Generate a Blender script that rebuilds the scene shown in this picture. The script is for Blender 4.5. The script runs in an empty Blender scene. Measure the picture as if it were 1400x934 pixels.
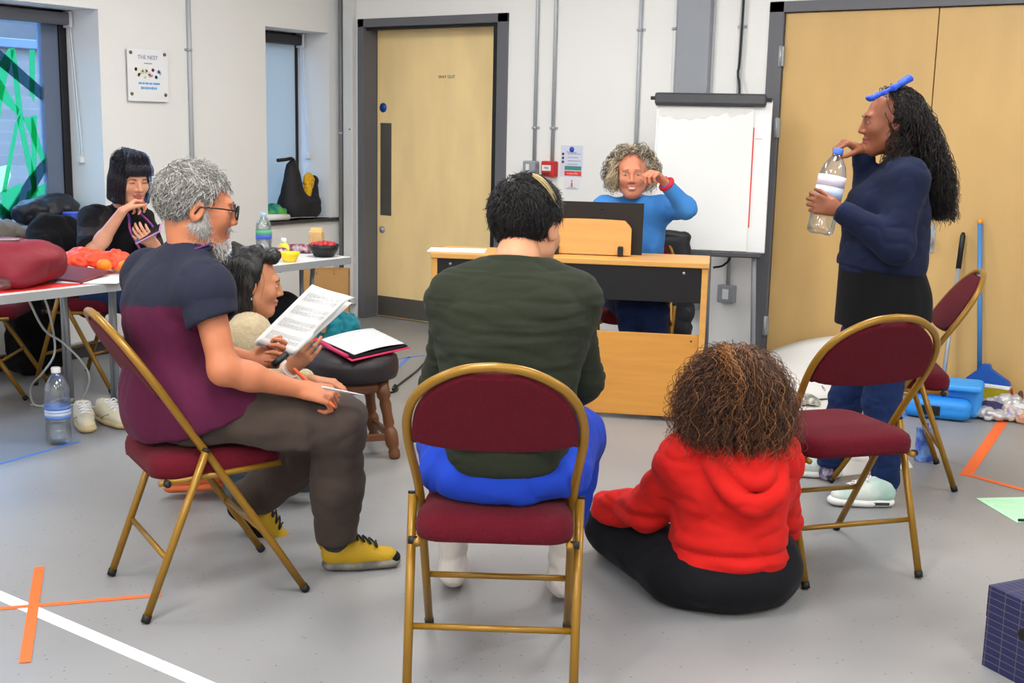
import bpy, bmesh, math, random
import numpy as np
from mathutils import Vector, Matrix
V3 = lambda *a: np.array(a, float)
PI = math.pi
scene = bpy.context.scene
COL = scene.collection
rng = np.random.default_rng(7)
random.seed(7)

# ------------------------------------------------------------------ camera model
FPX, CX, CY, CAMH = 1640., 700., 467., 1.43
_p = math.atan((CY-172.)/FPX); _r = math.atan(0.0213)
_fw = V3(0, math.cos(_p), -math.sin(_p)); _up = V3(0, math.sin(_p), math.cos(_p)); _rt = V3(1, 0, 0)
_R = math.cos(_r)*_rt + math.sin(_r)*_up
_U = -math.sin(_r)*_rt + math.cos(_r)*_up
YAW = math.radians(34.67)
E1 = V3(math.cos(YAW), -math.sin(YAW), 0); E2 = V3(math.sin(YAW), math.cos(YAW), 0)
def ray(x, y): return (x-CX)/FPX*_R + (CY-y)/FPX*_U + _fw
def Q(x, y, Y):                       # photo point at forward distance Y (frame turned to the camera's heading)
    v = ray(x, y); return V3(0, 0, CAMH) + v*(Y/v[1])
def G(x, y, z=0.):                    # photo point at height z
    v = ray(x, y); return V3(0, 0, CAMH) + v*((z-CAMH)/v[2])
def room(P): return V3(P@E1, P@E2, P[2])          # heading frame -> room axes
def unroom(P): return P[0]*E1 + P[1]*E2 + V3(0, 0, P[2])
def GR(x, y, z=0.): return room(G(x, y, z))
def QR(x, y, Y): return room(Q(x, y, Y))
YB, XL = 6.611, -6.161                # back wall, left wall
def onB(x, y, dy=0.):                 # photo point on the back wall
    v = ray(x, y); o = V3(0, 0, CAMH); return room(o + v*((YB+dy-o@E2)/(v@E2)))
def onL(x, y, dx=0.):
    v = ray(x, y); o = V3(0, 0, CAMH); return room(o + v*((XL+dx-o@E1)/(v@E1)))

# ------------------------------------------------------------------ materials
def M(name, col, rough=.6, bump=0., bscale=60., var=0., vscale=8., metal=0., spec=.5, sheen=0., trans=0., stretch=None, emit=0., col2=None, ior=1.45, coat=0.):
    m = bpy.data.materials.new(name); m.use_nodes = True
    nt = m.node_tree; b = nt.nodes['Principled BSDF']
    c = tuple(((x/255.)/12.92 if x/255. <= .04045 else ((x/255.+.055)/1.055)**2.4) for x in col)+(1,)
    b.inputs['Base Color'].default_value = c; b.inputs['Roughness'].default_value = rough
    b.inputs['Metallic'].default_value = metal; b.inputs['Specular IOR Level'].default_value = spec
    b.inputs['IOR'].default_value = ior
    if sheen: b.inputs['Sheen Weight'].default_value = sheen; b.inputs['Sheen Roughness'].default_value = .4
    if trans: b.inputs['Transmission Weight'].default_value = trans
    if coat: b.inputs['Coat Weight'].default_value = coat; b.inputs['Coat Roughness'].default_value = .15
    if emit: b.inputs['Emission Color'].default_value = c; b.inputs['Emission Strength'].default_value = emit
    if bump or var or col2:
        tc = nt.nodes.new('ShaderNodeTexCoord'); mp = nt.nodes.new('ShaderNodeMapping')
        nt.links.new(tc.outputs['Object'], mp.inputs[0])
        if stretch: mp.inputs['Scale'].default_value = stretch
        if var or col2:
            n = nt.nodes.new('ShaderNodeTexNoise'); n.inputs['Scale'].default_value = vscale; n.inputs['Detail'].default_value = 6
            nt.links.new(mp.outputs[0], n.inputs['Vector'])
            r = nt.nodes.new('ShaderNodeValToRGB')
            if col2:
                c2 = tuple((x/255.)**2.2 for x in col2)+(1,)
                r.color_ramp.elements[0].color = c; r.color_ramp.elements[1].color = c2
                r.color_ramp.elements[0].position = .4; r.color_ramp.elements[1].position = .62
            else:
                r.color_ramp.elements[0].color = tuple(x*(1-var) for x in c[:3])+(1,)
                r.color_ramp.elements[1].color = tuple(min(1, x*(1+var)) for x in c[:3])+(1,)
                r.color_ramp.elements[0].position = .3; r.color_ramp.elements[1].position = .7
            nt.links.new(n.outputs[0], r.inputs[0]); nt.links.new(r.outputs[0], b.inputs['Base Color'])
        if bump:
            n2 = nt.nodes.new('ShaderNodeTexNoise'); n2.inputs['Scale'].default_value = bscale; n2.inputs['Detail'].default_value = 4
            nt.links.new(mp.outputs[0], n2.inputs['Vector'])
            bp = nt.nodes.new('ShaderNodeBump'); bp.inputs['Strength'].default_value = bump; bp.inputs['Distance'].default_value = .01
            nt.links.new(n2.outputs[0], bp.inputs['Height']); nt.links.new(bp.outputs[0], b.inputs['Normal'])
    return m
def thin_clear(name, tint=(235, 240, 245), refl=.12, diff=.04):     # thin clear plastic or pane
    m = bpy.data.materials.new(name); m.use_nodes = True; nt = m.node_tree
    out = nt.nodes['Material Output']; nt.nodes.remove(nt.nodes['Principled BSDF'])
    t = nt.nodes.new('ShaderNodeBsdfTransparent'); t.inputs[0].default_value = tuple((x/255.)**2.2 for x in tint)+(1,)
    g = nt.nodes.new('ShaderNodeBsdfGlossy'); g.inputs['Roughness'].default_value = .08
    d = nt.nodes.new('ShaderNodeBsdfDiffuse'); d.inputs[0].default_value = (.8, .85, .9, 1)
    lw = nt.nodes.new('ShaderNodeLayerWeight'); lw.inputs[0].default_value = .35
    ma = nt.nodes.new('ShaderNodeMath'); ma.operation = 'MULTIPLY_ADD'; ma.inputs[1].default_value = .6; ma.inputs[2].default_value = refl*.4
    nt.links.new(lw.outputs['Fresnel'], ma.inputs[0])
    m1 = nt.nodes.new('ShaderNodeMixShader'); m2 = nt.nodes.new('ShaderNodeMixShader'); m2.inputs[0].default_value = diff
    nt.links.new(ma.outputs[0], m1.inputs[0]); nt.links.new(t.outputs[0], m1.inputs[1]); nt.links.new(g.outputs[0], m1.inputs[2])
    nt.links.new(m1.outputs[0], m2.inputs[1]); nt.links.new(d.outputs[0], m2.inputs[2]); nt.links.new(m2.outputs[0], out.inputs[0])
    return m
def translucent(name, col, mixf=.5):
    m = bpy.data.materials.new(name); m.use_nodes = True; nt = m.node_tree
    out = nt.nodes['Material Output']; nt.nodes.remove(nt.nodes['Principled BSDF'])
    c = tuple((x/255.)**2.2 for x in col)+(1,)
    a = nt.nodes.new('ShaderNodeBsdfDiffuse'); a.inputs[0].default_value = c
    b = nt.nodes.new('ShaderNodeBsdfTranslucent'); b.inputs[0].default_value = c
    m1 = nt.nodes.new('ShaderNodeMixShader'); m1.inputs[0].default_value = mixf
    nt.links.new(a.outputs[0], m1.inputs[1]); nt.links.new(b.outputs[0], m1.inputs[2]); nt.links.new(m1.outputs[0], out.inputs[0])
    return m

# ------------------------------------------------------------------ objects
def link(o, parent=None):
    COL.objects.link(o)
    if parent is not None: o.parent = parent
    return o
def tag(o, label=None, cat=None, group=None, kind=None):
    if label: o['label'] = label
    if cat: o['category'] = cat
    if group: o['group'] = group
    if kind: o['kind'] = kind
    return o
def thing(name, label, cat, loc=(0, 0, 0), rz=0., group=None):
    o = bpy.data.objects.new(name, None); o.empty_display_size = .1
    o.location = tuple(loc); o.rotation_euler = (0, 0, rz); link(o)
    return tag(o, label, cat, group)
def copy_tree(o, parent=None):
    c = o.copy(); COL.objects.link(c)
    if parent is not None: c.parent = parent
    for ch in list(o.children): copy_tree(ch, c)
    return c
def npmesh(name, V, F, mats, parent=None, fm=None, smooth=True):
    """V (n,3), F (m,k) uniform faces"""
    me = bpy.data.meshes.new(name)
    V = np.ascontiguousarray(V, np.float32); F = np.ascontiguousarray(F, np.int32)
    k = F.shape[1]
    me.vertices.add(len(V)); me.vertices.foreach_set('co', V.ravel())
    me.loops.add(F.size); me.loops.foreach_set('vertex_index', F.ravel())
    me.polygons.add(len(F)); me.polygons.foreach_set('loop_start', np.arange(0, F.size, k, dtype=np.int32))
    try: me.polygons.foreach_set('loop_total', np.full(len(F), k, np.int32))
    except Exception: pass
    if not isinstance(mats, (list, tuple)): mats = [mats]
    for m in mats: me.materials.append(m)
    if fm is not None: me.polygons.foreach_set('material_index', np.ascontiguousarray(fm, np.int32))
    me.update(calc_edges=True)
    me.polygons.foreach_set('use_smooth', np.full(len(F), bool(smooth)))
    me.validate()
    return link(bpy.data.objects.new(name, me), parent)

def frame(z, xhint=(1, 0, 0)):
    z = np.array(z, float); z /= np.linalg.norm(z); x = np.array(xhint, float); x = x-z*(x@z)
    if np.linalg.norm(x) < 1e-6: x = V3(0, 1, 0)-z*z[1]
    x /= np.linalg.norm(x); return np.column_stack([x, np.cross(z, x), z])
def rotz(a): c, s = math.cos(a), math.sin(a); return np.array([[c, -s, 0], [s, c, 0], [0, 0, 1.]])
def rotx(a): c, s = math.cos(a), math.sin(a); return np.array([[1, 0, 0], [0, c, -s], [0, s, c.real]])
def roty(a): c, s = math.cos(a), math.sin(a); return np.array([[c, 0, s], [0, 1, 0], [-s, 0, c]])

class MB:
    """collects shapes and links them as one mesh"""
    def __init__(s): s.v = []; s.f = []; s.m = []; s.sm = []
    def add(s, vs, fs, mi=0, sm=True, T=None, c=None):
        n = len(s.v)
        for v in vs:
            v = np.array(v, float)
            if T is not None: v = T@v
            if c is not None: v = v+np.array(c, float)
            s.v.append(tuple(v))
        for f in fs: s.f.append(tuple(i+n for i in f)); s.m.append(mi); s.sm.append(sm)
        return s
    def box(s, c, size, T=None, bev=.004, mi=0, seg=2):
        b = bmesh.new(); bmesh.ops.create_cube(b, size=1)
        for v in b.verts: v.co = Vector((v.co.x*size[0], v.co.y*size[1], v.co.z*size[2]))
        if bev > 0:
            bmesh.ops.bevel(b, geom=list(b.edges), offset=min(bev, min(size)*.45), segments=seg, profile=.5, affect='EDGES')
        b.verts.index_update()
        s.add([v.co for v in b.verts], [[v.index for v in f.verts] for f in b.faces], mi, False, T, c); b.free(); return s
    def tube(s, pts, r, seg=10, closed=False, mi=0, caps=True, sq=1.):
        pts = [np.array(p, float) for p in pts]; n = len(pts)
        rs = r if hasattr(r, '__len__') else [r]*n
        tg = []
        for i in range(n):
            a = pts[(i-1) % n] if (closed or i > 0) else pts[i]; b = pts[(i+1) % n] if (closed or i < n-1) else pts[i]
            t = b-a; tg.append(t/(np.linalg.norm(t)+1e-12))
        u = np.cross(tg[0], V3(0, 0, 1))
        if np.linalg.norm(u) < .1: u = np.cross(tg[0], V3(1, 0, 0))
        u /= np.linalg.norm(u); vs = []
        for i in range(n):
            u = u-tg[i]*(u@tg[i]); u /= np.linalg.norm(u); w = np.cross(tg[i], u)
            for k in range(seg):
                a = 2*PI*k/seg; vs.append(pts[i]+rs[i]*(math.cos(a)*u+sq*math.sin(a)*w))
        fs = []
        for i in range(n if closed else n-1):
            j = (i+1) % n
            for k in range(seg):
                l = (k+1) % seg; fs.append((i*seg+k, i*seg+l, j*seg+l, j*seg+k))
        if caps and not closed: fs.append(tuple(range(seg-1, -1, -1))); fs.append(tuple((n-1)*seg+k for k in range(seg)))
        return s.add(vs, fs, mi)
    def lathe(s, prof, seg=24, T=None, c=None, mi=0):
        vs = []; n = len(prof)
        for r, z in prof:
            for k in range(seg): a = 2*PI*k/seg; vs.append((r*math.cos(a), r*math.sin(a), z))
        fs = [(i*seg+k, i*seg+(k+1) % seg, (i+1)*seg+(k+1) % seg, (i+1)*seg+k) for i in range(n-1) for k in range(seg)]
        if prof[0][0] > 1e-5: fs.append(tuple(range(seg-1, -1, -1)))
        if prof[-1][0] > 1e-5: fs.append(tuple((n-1)*seg+k for k in range(seg)))
        return s.add(vs, fs, mi, True, T, c)
    def prism(s, poly, z0, z1, T=None, c=None, mi=0, sm=False):
        n = len(poly)
        vs = [(p[0], p[1], z0) for p in poly]+[(p[0], p[1], z1) for p in poly]
        fs = [tuple(range(n-1, -1, -1)), tuple(range(n, 2*n))]+[(i, (i+1) % n, n+(i+1) % n, n+i) for i in range(n)]
        return s.add(vs, fs, mi, sm, T, c)
    def pillow(s, poly, layers, T=None, c=None, mi=0):
        """layers: (scale, z) rings of the outline about its centroid"""
        P = np.array(poly, float); ce = P.mean(0); n = len(P); vs = []
        for sc, z in layers:
            for p in P: q = ce+(p-ce)*sc; vs.append((q[0], q[1], z))
        m = len(layers)
        fs = [(i*n+k, i*n+(k+1) % n, (i+1)*n+(k+1) % n, (i+1)*n+k) for i in range(m-1) for k in range(n)]
        o = len(s.v); s.add(vs, fs, mi, True, T, c)
        for base, rev in ((0, True), ((m-1)*n, False)):
            q = [o+base+k for k in range(n)]; s.f.append(tuple(q[::-1] if rev else q)); s.m.append(mi); s.sm.append(False)
        return s
    def sheet(s, grid, th=.001, mi=0, sm=True):
        """grid [i][j] of points -> thin closed sheet"""
        g = np.array(grid, float); a, b = g.shape[:2]
        du = np.gradient(g, axis=0); dv = np.gradient(g, axis=1); nn = np.cross(du, dv)
        nn /= np.linalg.norm(nn, axis=2, keepdims=True)+1e-12
        vs = list((g+nn*th/2).reshape(-1, 3))+list((g-nn*th/2).reshape(-1, 3)); o = a*b; fs = []
        for i in range(a-1):
            for j in range(b-1):
                q = (i*b+j, (i+1)*b+j, (i+1)*b+j+1, i*b+j+1); fs.append(q); fs.append(tuple(x+o for x in q[::-1]))
        rim = [(i, 0) for i in range(a)]+[(a-1, j) for j in range(1, b)]+[(i, b-1) for i in range(a-2, -1, -1)]+[(0, j) for j in range(b-2, 0, -1)]
        ids = [i*b+j for i, j in rim]
        for k in range(len(ids)): p, q = ids[k], ids[(k+1) % len(ids)]; fs.append((q, p, p+o, q+o))
        return s.add(vs, fs, mi, sm)
    def build(s, name, mats, parent=None, smooth=None):
        me = bpy.data.meshes.new(name); me.from_pydata(s.v, [], s.f)
        if not isinstance(mats, (list, tuple)): mats = [mats]
        for m in mats: me.materials.append(m)
        me.polygons.foreach_set('material_index', s.m)
        me.polygons.foreach_set('use_smooth', s.sm if smooth is None else [smooth]*len(s.f))
        me.update(); 
        bm = bmesh.new(); bm.from_mesh(me); bmesh.ops.recalc_face_normals(bm, faces=bm.faces); bm.to_mesh(me); bm.free()
        return link(bpy.data.objects.new(name, me), parent)
def rrect(w, h, r, n=6, cx=0, cy=0):
    out = []
    for qx, qy, a0 in ((1, 1, 0), (-1, 1, 90), (-1, -1, 180), (1, -1, 270)):
        for i in range(n+1):
            a = math.radians(a0+90*i/n); out.append((cx+qx*(w/2-r)+r*math.cos(a), cy+qy*(h/2-r)+r*math.sin(a)))
    return out
def spline(pts, n=8):
    P = [np.array(p, float) for p in pts]; P = [2*P[0]-P[1]]+P+[2*P[-1]-P[-2]]; out = []
    for i in range(1, len(P)-2):
        for k in range(n):
            t = k/n; a, b, c, d = P[i-1:i+3]
            out.append(.5*((2*b)+(-a+c)*t+(2*a-5*b+4*c-d)*t*t+(-a+3*b-3*c+d)*t**3))
    out.append(P[-2]); return out
def text_obj(name, body, size, mat, loc, T, parent=None, align='CENTER', depth=.0006, spacing=1.0):
    cu = bpy.data.curves.new(name, 'FONT'); cu.body = body; cu.size = size; cu.align_x = align; cu.extrude = depth; cu.space_character = spacing
    t = bpy.data.objects.new(name+'_c', cu); COL.objects.link(t)
    bpy.context.view_layer.update()
    me = bpy.data.meshes.new_from_object(t.evaluated_get(bpy.context.evaluated_depsgraph_get()))
    bpy.data.objects.remove(t)
    for v in me.vertices: v.co = Vector(tuple(T@np.array(v.co)+np.array(loc, float)))
    me.materials.clear(); me.materials.append(mat); me.name = name
    return link(bpy.data.objects.new(name, me), parent)

# ------------------------------------------------------------------ noise
def _h(ix, iy, iz, seed):
    n = (ix.astype(np.int64)*374761393+iy.astype(np.int64)*668265263+iz.astype(np.int64)*2147483647+seed*144665) & 0x7fffffff
    n = ((n ^ (n >> 13))*1274126177) & 0x7fffffff; n = n ^ (n >> 16)
    return (n & 0xffff)/32767.5-1.
def noise(P, sc=10., seed=0):
    p = np.asarray(P, float)*sc; i = np.floor(p); f = p-i; f = f*f*(3-2*f); x, y, z = i[:, 0], i[:, 1], i[:, 2]; o = 0
    for dx in (0, 1):
        for dy in (0, 1):
            for dz in (0, 1):
                w = (f[:, 0] if dx else 1-f[:, 0])*(f[:, 1] if dy else 1-f[:, 1])*(f[:, 2] if dz else 1-f[:, 2])
                o = o+w*_h(x+dx, y+dy, z+dz, seed)
    return o
def fbm(P, sc, seed=0, oc=3): return sum(noise(P, sc*2**k, seed+k)*.5**k for k in range(oc))

# ------------------------------------------------------------------ distance fields
class SDF:
    def __init__(s): s.P = []
    def cap(s, a, b, r1, r2=None, k=.02, sq=None, op=0):
        a = np.array(a, float); b = np.array(b, float); r2 = r1 if r2 is None else r2; m = max(r1, r2)
        s.P.append(('c', (a, b, r1, r2, sq), np.minimum(a, b)-m*1.6, np.maximum(a, b)+m*1.6, k, op)); return s
    def ell(s, c, r, T=None, k=.02, op=0):
        c = np.array(c, float); r = np.array(r, float)
        if r.ndim == 0: r = np.full(3, float(r))
        s.P.append(('e', (c, r, T), c-r.max()*1.02, c+r.max()*1.02, k, op)); return s
    def box(s, c, h, rd=.005, T=None, k=.01, op=0):
        c = np.array(c, float); h = np.array(h, float); m = np.linalg.norm(h)
        s.P.append(('b', (c, h, rd, T), c-m, c+m, k, op)); return s
    def plane(s, p, n, k=.004):                     # cut away the side the normal points to
        n = np.array(n, float); s.P.append(('p', (np.array(p, float), n/np.linalg.norm(n)), V3(-99, -99, -99), V3(99, 99, 99), k, 1)); return s
    def ev(s, P, lo, hi):
        d = np.full(len(P), .12)
        for kd, q, plo, phi, k, op in s.P:
            mg = .03+k
            if np.any(plo-mg > hi) or np.any(phi+mg < lo): continue
            if kd == 'c':
                a, b, r1, r2, sq = q; X = P
                ba = b-a
                if sq is not None:
                    n, f = sq; n = n/np.linalg.norm(n); X = P+np.outer((P-a)@n*(1/f-1), n)
                    ba = ba+n*((ba@n)*(1/f-1))
                pa = X-a; t = np.clip(pa@ba/(ba@ba+1e-12), 0, 1)
                e = np.linalg.norm(pa-np.outer(t, ba), axis=1)-(r1+(r2-r1)*t)
            elif kd == 'e':
                c, r, T = q; X = P-c
                if T is not None: X = X@T
                k0 = np.linalg.norm(X/r, axis=1); k1 = np.linalg.norm(X/(r*r), axis=1)+1e-9; e = k0*(k0-1)/k1
            elif kd == 'b':
                c, h, rd, T = q; X = P-c
                if T is not None: X = X@T
                X = np.abs(X)-(h-rd); e = np.linalg.norm(np.maximum(X, 0), axis=1)+np.minimum(X.max(1), 0)-rd
            else:
                p, n = q; e = -((P-p)@n)
            if op == 0:
                hh = np.maximum(k-np.abs(d-e), 0)/k; d = np.minimum(d, e)-hh*hh*k*.25
            else:
                e = -e; hh = np.maximum(k-np.abs(d-e), 0)/k; d = np.maximum(d, e)+hh*hh*k*.25
        return d
    def mesh(s, vox=.005, smooth=1, n=24):
        us = [p for p in s.P if p[5] == 0]
        lo = np.min([p[2] for p in us], 0)-vox*2; hi = np.max([p[3] for p in us], 0)+vox*2
        nb = np.ceil((hi-lo)/(n*vox)).astype(int)
        Vk = []; Vp = []; Fs = []; DIM = nb*n+8
        key = lambda I: ((I[:, 0]+2)*DIM[1]+(I[:, 1]+2))*DIM[2]+(I[:, 2]+2)
        m = n+2
        g = np.stack(np.meshgrid(*[np.arange(-1, n+1)]*3, indexing='ij'), -1).reshape(-1, 3)
        for bx in range(nb[0]):
            for by in range(nb[1]):
                for bz in range(nb[2]):
                    o = np.array([bx, by, bz])*n; blo = lo+(o-1)*vox; bhi = lo+(o+n+1)*vox
                    if not any(np.all(p[2] <= bhi) and np.all(p[3] >= blo) for p in us): continue
                    ce = (blo+bhi)/2
                    d = s.ev(lo+(g+o)*vox, blo, bhi).reshape(m, m, m)
                    sg = d < 0
                    if sg.all() or not sg.any(): continue
                    # cells -1..n-1  (m-1)
                    c = m-1; cs = np.zeros((c, c, c), int)
                    for a in (0, 1):
                        for b in (0, 1):
                            for e in (0, 1): cs += sg[a:a+c, b:b+c, e:e+c]
                    act = (cs > 0) & (cs < 8)
                    I = np.argwhere(act)
                    acc = np.zeros((len(I), 3)); cnt = np.zeros(len(I))
                    offs = [(a, b, e) for a in (0, 1) for b in (0, 1) for e in (0, 1)]
                    for p0 in offs:
                        for ax in range(3):
                            if p0[ax]: continue
                            p1 = list(p0); p1[ax] = 1
                            d0 = d[I[:, 0]+p0[0], I[:, 1]+p0[1], I[:, 2]+p0[2]]; d1 = d[I[:, 0]+p1[0], I[:, 1]+p1[1], I[:, 2]+p1[2]]
                            cr = (d0 < 0) != (d1 < 0); t = np.where(cr, d0/(d0-d1+1e-15), 0)
                            pt = np.tile(np.array(p0, float), (len(I), 1)); pt[:, ax] += t
                            acc += pt*cr[:, None]; cnt += cr
                    Vp.append(lo+(I-1+o+acc/cnt[:, None])*vox); Vk.append(key(I-1+o))
                    # faces for edges based at samples 0..n-1 (array 1..n)
                    for ax in range(3):
                        s0 = sg[1:n+1, 1:n+1, 1:n+1]; sl = [slice(1, n+1)]*3; sl[ax] = slice(2, n+2); s1 = sg[tuple(sl)]
                        E = np.argwhere(s0 != s1)
                        if not len(E): continue
                        fl = s0[E[:, 0], E[:, 1], E[:, 2]]; E = E+o
                        u = [(1, 2), (2, 0), (0, 1)][ax]; q = []
                        for du, dv in ((-1, -1), (0, -1), (0, 0), (-1, 0)):
                            C = E.copy(); C[:, u[0]] += du; C[:, u[1]] += dv; q.append(key(C))
                        q = np.stack(q, 1); q[~fl] = q[~fl][:, ::-1]; Fs.append(q)
        K = np.concatenate(Vk); V = np.concatenate(Vp); F = np.concatenate(Fs)
        uk, ix = np.unique(K, return_index=True); V = V[ix]; F = np.searchsorted(uk, F); F = np.minimum(F, len(uk)-1)
        for _ in range(smooth): V = lap(V, F, .5)
        return V, F
def lap(V, F, w=.5):
    A = np.zeros_like(V); c = np.zeros(len(V))
    for i in range(4):
        a, b = F[:, i], F[:, (i+1) % 4]
        for x in range(3): A[:, x] += np.bincount(a, V[b, x], len(V))+np.bincount(b, V[a, x], len(V))
        c += np.bincount(a, minlength=len(V))+np.bincount(b, minlength=len(V))
    return V*(1-w)+w*A/np.maximum(c, 1)[:, None]
def vnorm(V, F):
    n = np.cross(V[F[:, 2]]-V[F[:, 0]], V[F[:, 3]]-V[F[:, 1]]); N = np.zeros_like(V)
    for i in range(4):
        for x in range(3): N[:, x] += np.bincount(F[:, i], n[:, x], len(V))
    return N/(np.linalg.norm(N, axis=1, keepdims=True)+1e-12)
def folds(V, F, amp=.004, sc=9., stretch=(1, 1, 1), seed=0, T=None, sharp=True, mask=None):
    """cloth folds pushed along the normals; stretch <1 makes them long on that axis"""
    N = vnorm(V, F); X = V if T is None else V@T
    X = X*np.array(stretch); X = X+.02*np.stack([noise(X, sc*.7, seed+20), noise(X, sc*.7, seed+21), noise(X, sc*.7, seed+22)], 1)
    h = noise(X, sc, seed)
    if sharp: h = (np.minimum(np.abs(h)*2.2, 1.2)**.8-.6)*.9+.35*noise(X, sc*2.1, seed+3)
    else: h = h+.5*noise(X, sc*2.1, seed+3)
    h = h*amp
    if mask is not None: h = h*(mask(V) if callable(mask) else mask)
    return V+N*h[:, None]
def sdf_obj(name, S, mats, parent=None, vox=.005, smooth=1, fold=None, fm=None):
    V, F = S.mesh(vox, smooth)
    for fo in (fold or []): V = folds(V, F, **fo)
    m = None
    if fm is not None: m = fm(V[F].mean(1))
    return npmesh(name, V, F, mats, parent, m)

# ------------------------------------------------------------------ strands
def strands(name, P, r0, mats, parent=None, taper=.35, seg=3, fm=None):
    """P (n,m,3) centre lines -> thin tubes in one mesh"""
    P = np.asarray(P, float); n, m = P.shape[:2]
    T = np.gradient(P, axis=1); T /= np.linalg.norm(T, axis=2, keepdims=True)+1e-9
    a = np.where(np.abs(T[:, :, 2:3]) > .9, V3(1, 0, 0), V3(0, 0, 1)); U = np.cross(T, a); U /= np.linalg.norm(U, axis=2, keepdims=True)+1e-9
    W = np.cross(T, U)
    rr = np.asarray(r0, float).reshape(-1, 1)*np.linspace(1, taper, m)[None, :]
    vs = []
    for k in range(seg):
        t = 2*PI*k/seg; vs.append(P+rr[:, :, None]*(math.cos(t)*U+math.sin(t)*W))
    V = np.stack(vs, 2).reshape(-1, 3)
    b = (np.arange(n)[:, None]*m+np.arange(m-1)[None, :])*seg
    F = np.concatenate([np.stack([b+k, b+(k+1) % seg, b+seg+(k+1) % seg, b+seg+k], -1).reshape(-1, 4) for k in range(seg)])
    f = None
    if fm is not None: f = np.tile(np.repeat(fm, m-1), seg)
    return npmesh(name, V, F, mats, parent, f)
# ================================================================== materials in use
m_wall = M('white wall paint', (232, 231, 228), .75, bump=.06, bscale=90, var=.015, vscale=1.5)
m_ceil = M('ceiling paint', (228, 228, 226), .9)
m_grey = M('grey gloss paint', (98, 99, 104), .42, bump=.03, bscale=30)
m_dgrey = M('dark grey', (58, 59, 63), .45)
m_black = M('black plastic', (17, 17, 19), .42)
m_blackcloth = M('black cloth', (16, 16, 20), .9, bump=.3, bscale=300, sheen=.02, spec=.2)
m_birch = M('birch veneer', (246, 216, 156), .42, bump=.02, bscale=40, var=.07, vscale=3.2, stretch=(1.6, 1.6, .55))
m_birch2 = M('warm birch veneer', (200, 164, 106), .42, bump=.02, bscale=40, var=.06, vscale=3.2, stretch=(1.6, 1.6, .5))
m_beech = M('beech laminate', (214, 158, 84), .38, var=.06, vscale=5, stretch=(.6, 4, 6))
m_beech2 = M('beech laminate desk', (208, 146, 66), .38, var=.07, vscale=6, stretch=(.5, 4, 6))
m_steel = M('brushed steel', (128, 124, 118), .38, metal=.85, var=.05, vscale=20, stretch=(.2, 1, 8))
m_zinc = M('galvanised steel', (172, 176, 180), .42, metal=.45)
m_galv = M('light grey conduit', (176, 180, 184), .45, metal=.25)
m_duct = M('grey duct', (146, 150, 157), .5)
m_whitepl = M('white plastic', (225, 226, 226), .4)
m_paper = M('white paper', (228, 228, 225), .85, bump=.05, bscale=30)
m_ink = M('grey print', (150, 150, 152), .9)
m_dink = M('dark print', (70, 70, 75), .9)
m_red = M('red plastic', (196, 40, 40), .4)
m_blue = M('blue print', (45, 80, 200), .6)
m_lblue = M('light blue print', (90, 160, 222), .6)
m_green = M('green print', (70, 140, 130), .6)
m_skyprint = M('sky grey print', (208, 212, 230), .7)
m_redpr = M('red print', (225, 60, 55), .6)
m_yell = M('yellow print', (238, 214, 130), .7)
m_pinkpr = M('pink print', (238, 170, 170), .7)
m_orange_tape = M('orange tape', (238, 106, 44), .55)
m_white_tape = M('white tape', (226, 230, 234), .5)
m_blue_tape = M('blue tape', (82, 130, 214), .55)
m_pane = thin_clear('window glass', (226, 231, 235), .1, .02)
m_clear = thin_clear('clear plastic', (247, 249, 251), .22, .03)

# ================================================================== floor
def floor_mat():
    m = bpy.data.materials.new('grey speckled vinyl'); m.use_nodes = True; nt = m.node_tree; b = nt.nodes['Principled BSDF']
    tc = nt.nodes.new('ShaderNodeTexCoord')
    n1 = nt.nodes.new('ShaderNodeTexNoise'); n1.inputs['Scale'].default_value = 1.3; n1.inputs['Detail'].default_value = 5
    n2 = nt.nodes.new('ShaderNodeTexVoronoi'); n2.inputs['Scale'].default_value = 26.
    n3 = nt.nodes.new('ShaderNodeTexVoronoi'); n3.inputs['Scale'].default_value = 60.
    for n in (n1, n2, n3): nt.links.new(tc.outputs['Object'], n.inputs['Vector'])
    r1 = nt.nodes.new('ShaderNodeValToRGB'); r1.color_ramp.elements[0].color = (.25, .25, .253, 1); r1.color_ramp.elements[1].color = (.285, .283, .282, 1)
    r1.color_ramp.elements[0].position = .35; r1.color_ramp.elements[1].position = .65
    nt.links.new(n1.outputs[0], r1.inputs[0])
    prev = r1.outputs[0]
    for n, th, col in ((n2, .1, (.12, .12, .13, 1)), (n3, .1, (.27, .27, .28, 1))):
        r = nt.nodes.new('ShaderNodeValToRGB'); r.color_ramp.elements[0].position = th*.6; r.color_ramp.elements[0].color = (1, 1, 1, 1)
        r.color_ramp.elements[1].position = th; r.color_ramp.elements[1].color = (0, 0, 0, 1)
        nt.links.new(n.outputs['Distance'], r.inputs[0])
        mx = nt.nodes.new('ShaderNodeMix'); mx.data_type = 'RGBA'; mx.inputs['B'].default_value = col
        nt.links.new(r.outputs[0], mx.inputs['Factor']); nt.links.new(prev, mx.inputs['A']); prev = mx.outputs['Result']
    nt.links.new(prev, b.inputs['Base Color']); b.inputs['Roughness'].default_value = .36; b.inputs['Specular IOR Level'].default_value = .45
    n4 = nt.nodes.new('ShaderNodeTexNoise'); n4.inputs['Scale'].default_value = 220
    bp = nt.nodes.new('ShaderNodeBump'); bp.inputs['Strength'].default_value = .06; bp.inputs['Distance'].default_value = .01
    nt.links.new(tc.outputs['Object'], n4.inputs['Vector']); nt.links.new(n4.outputs[0], bp.inputs['Height']); nt.links.new(bp.outputs[0], b.inputs['Normal'])
    return m
XR, YF, ZC = 2.6, -3.2, 3.0
def struct(o): o['kind'] = 'structure'; return o
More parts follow.
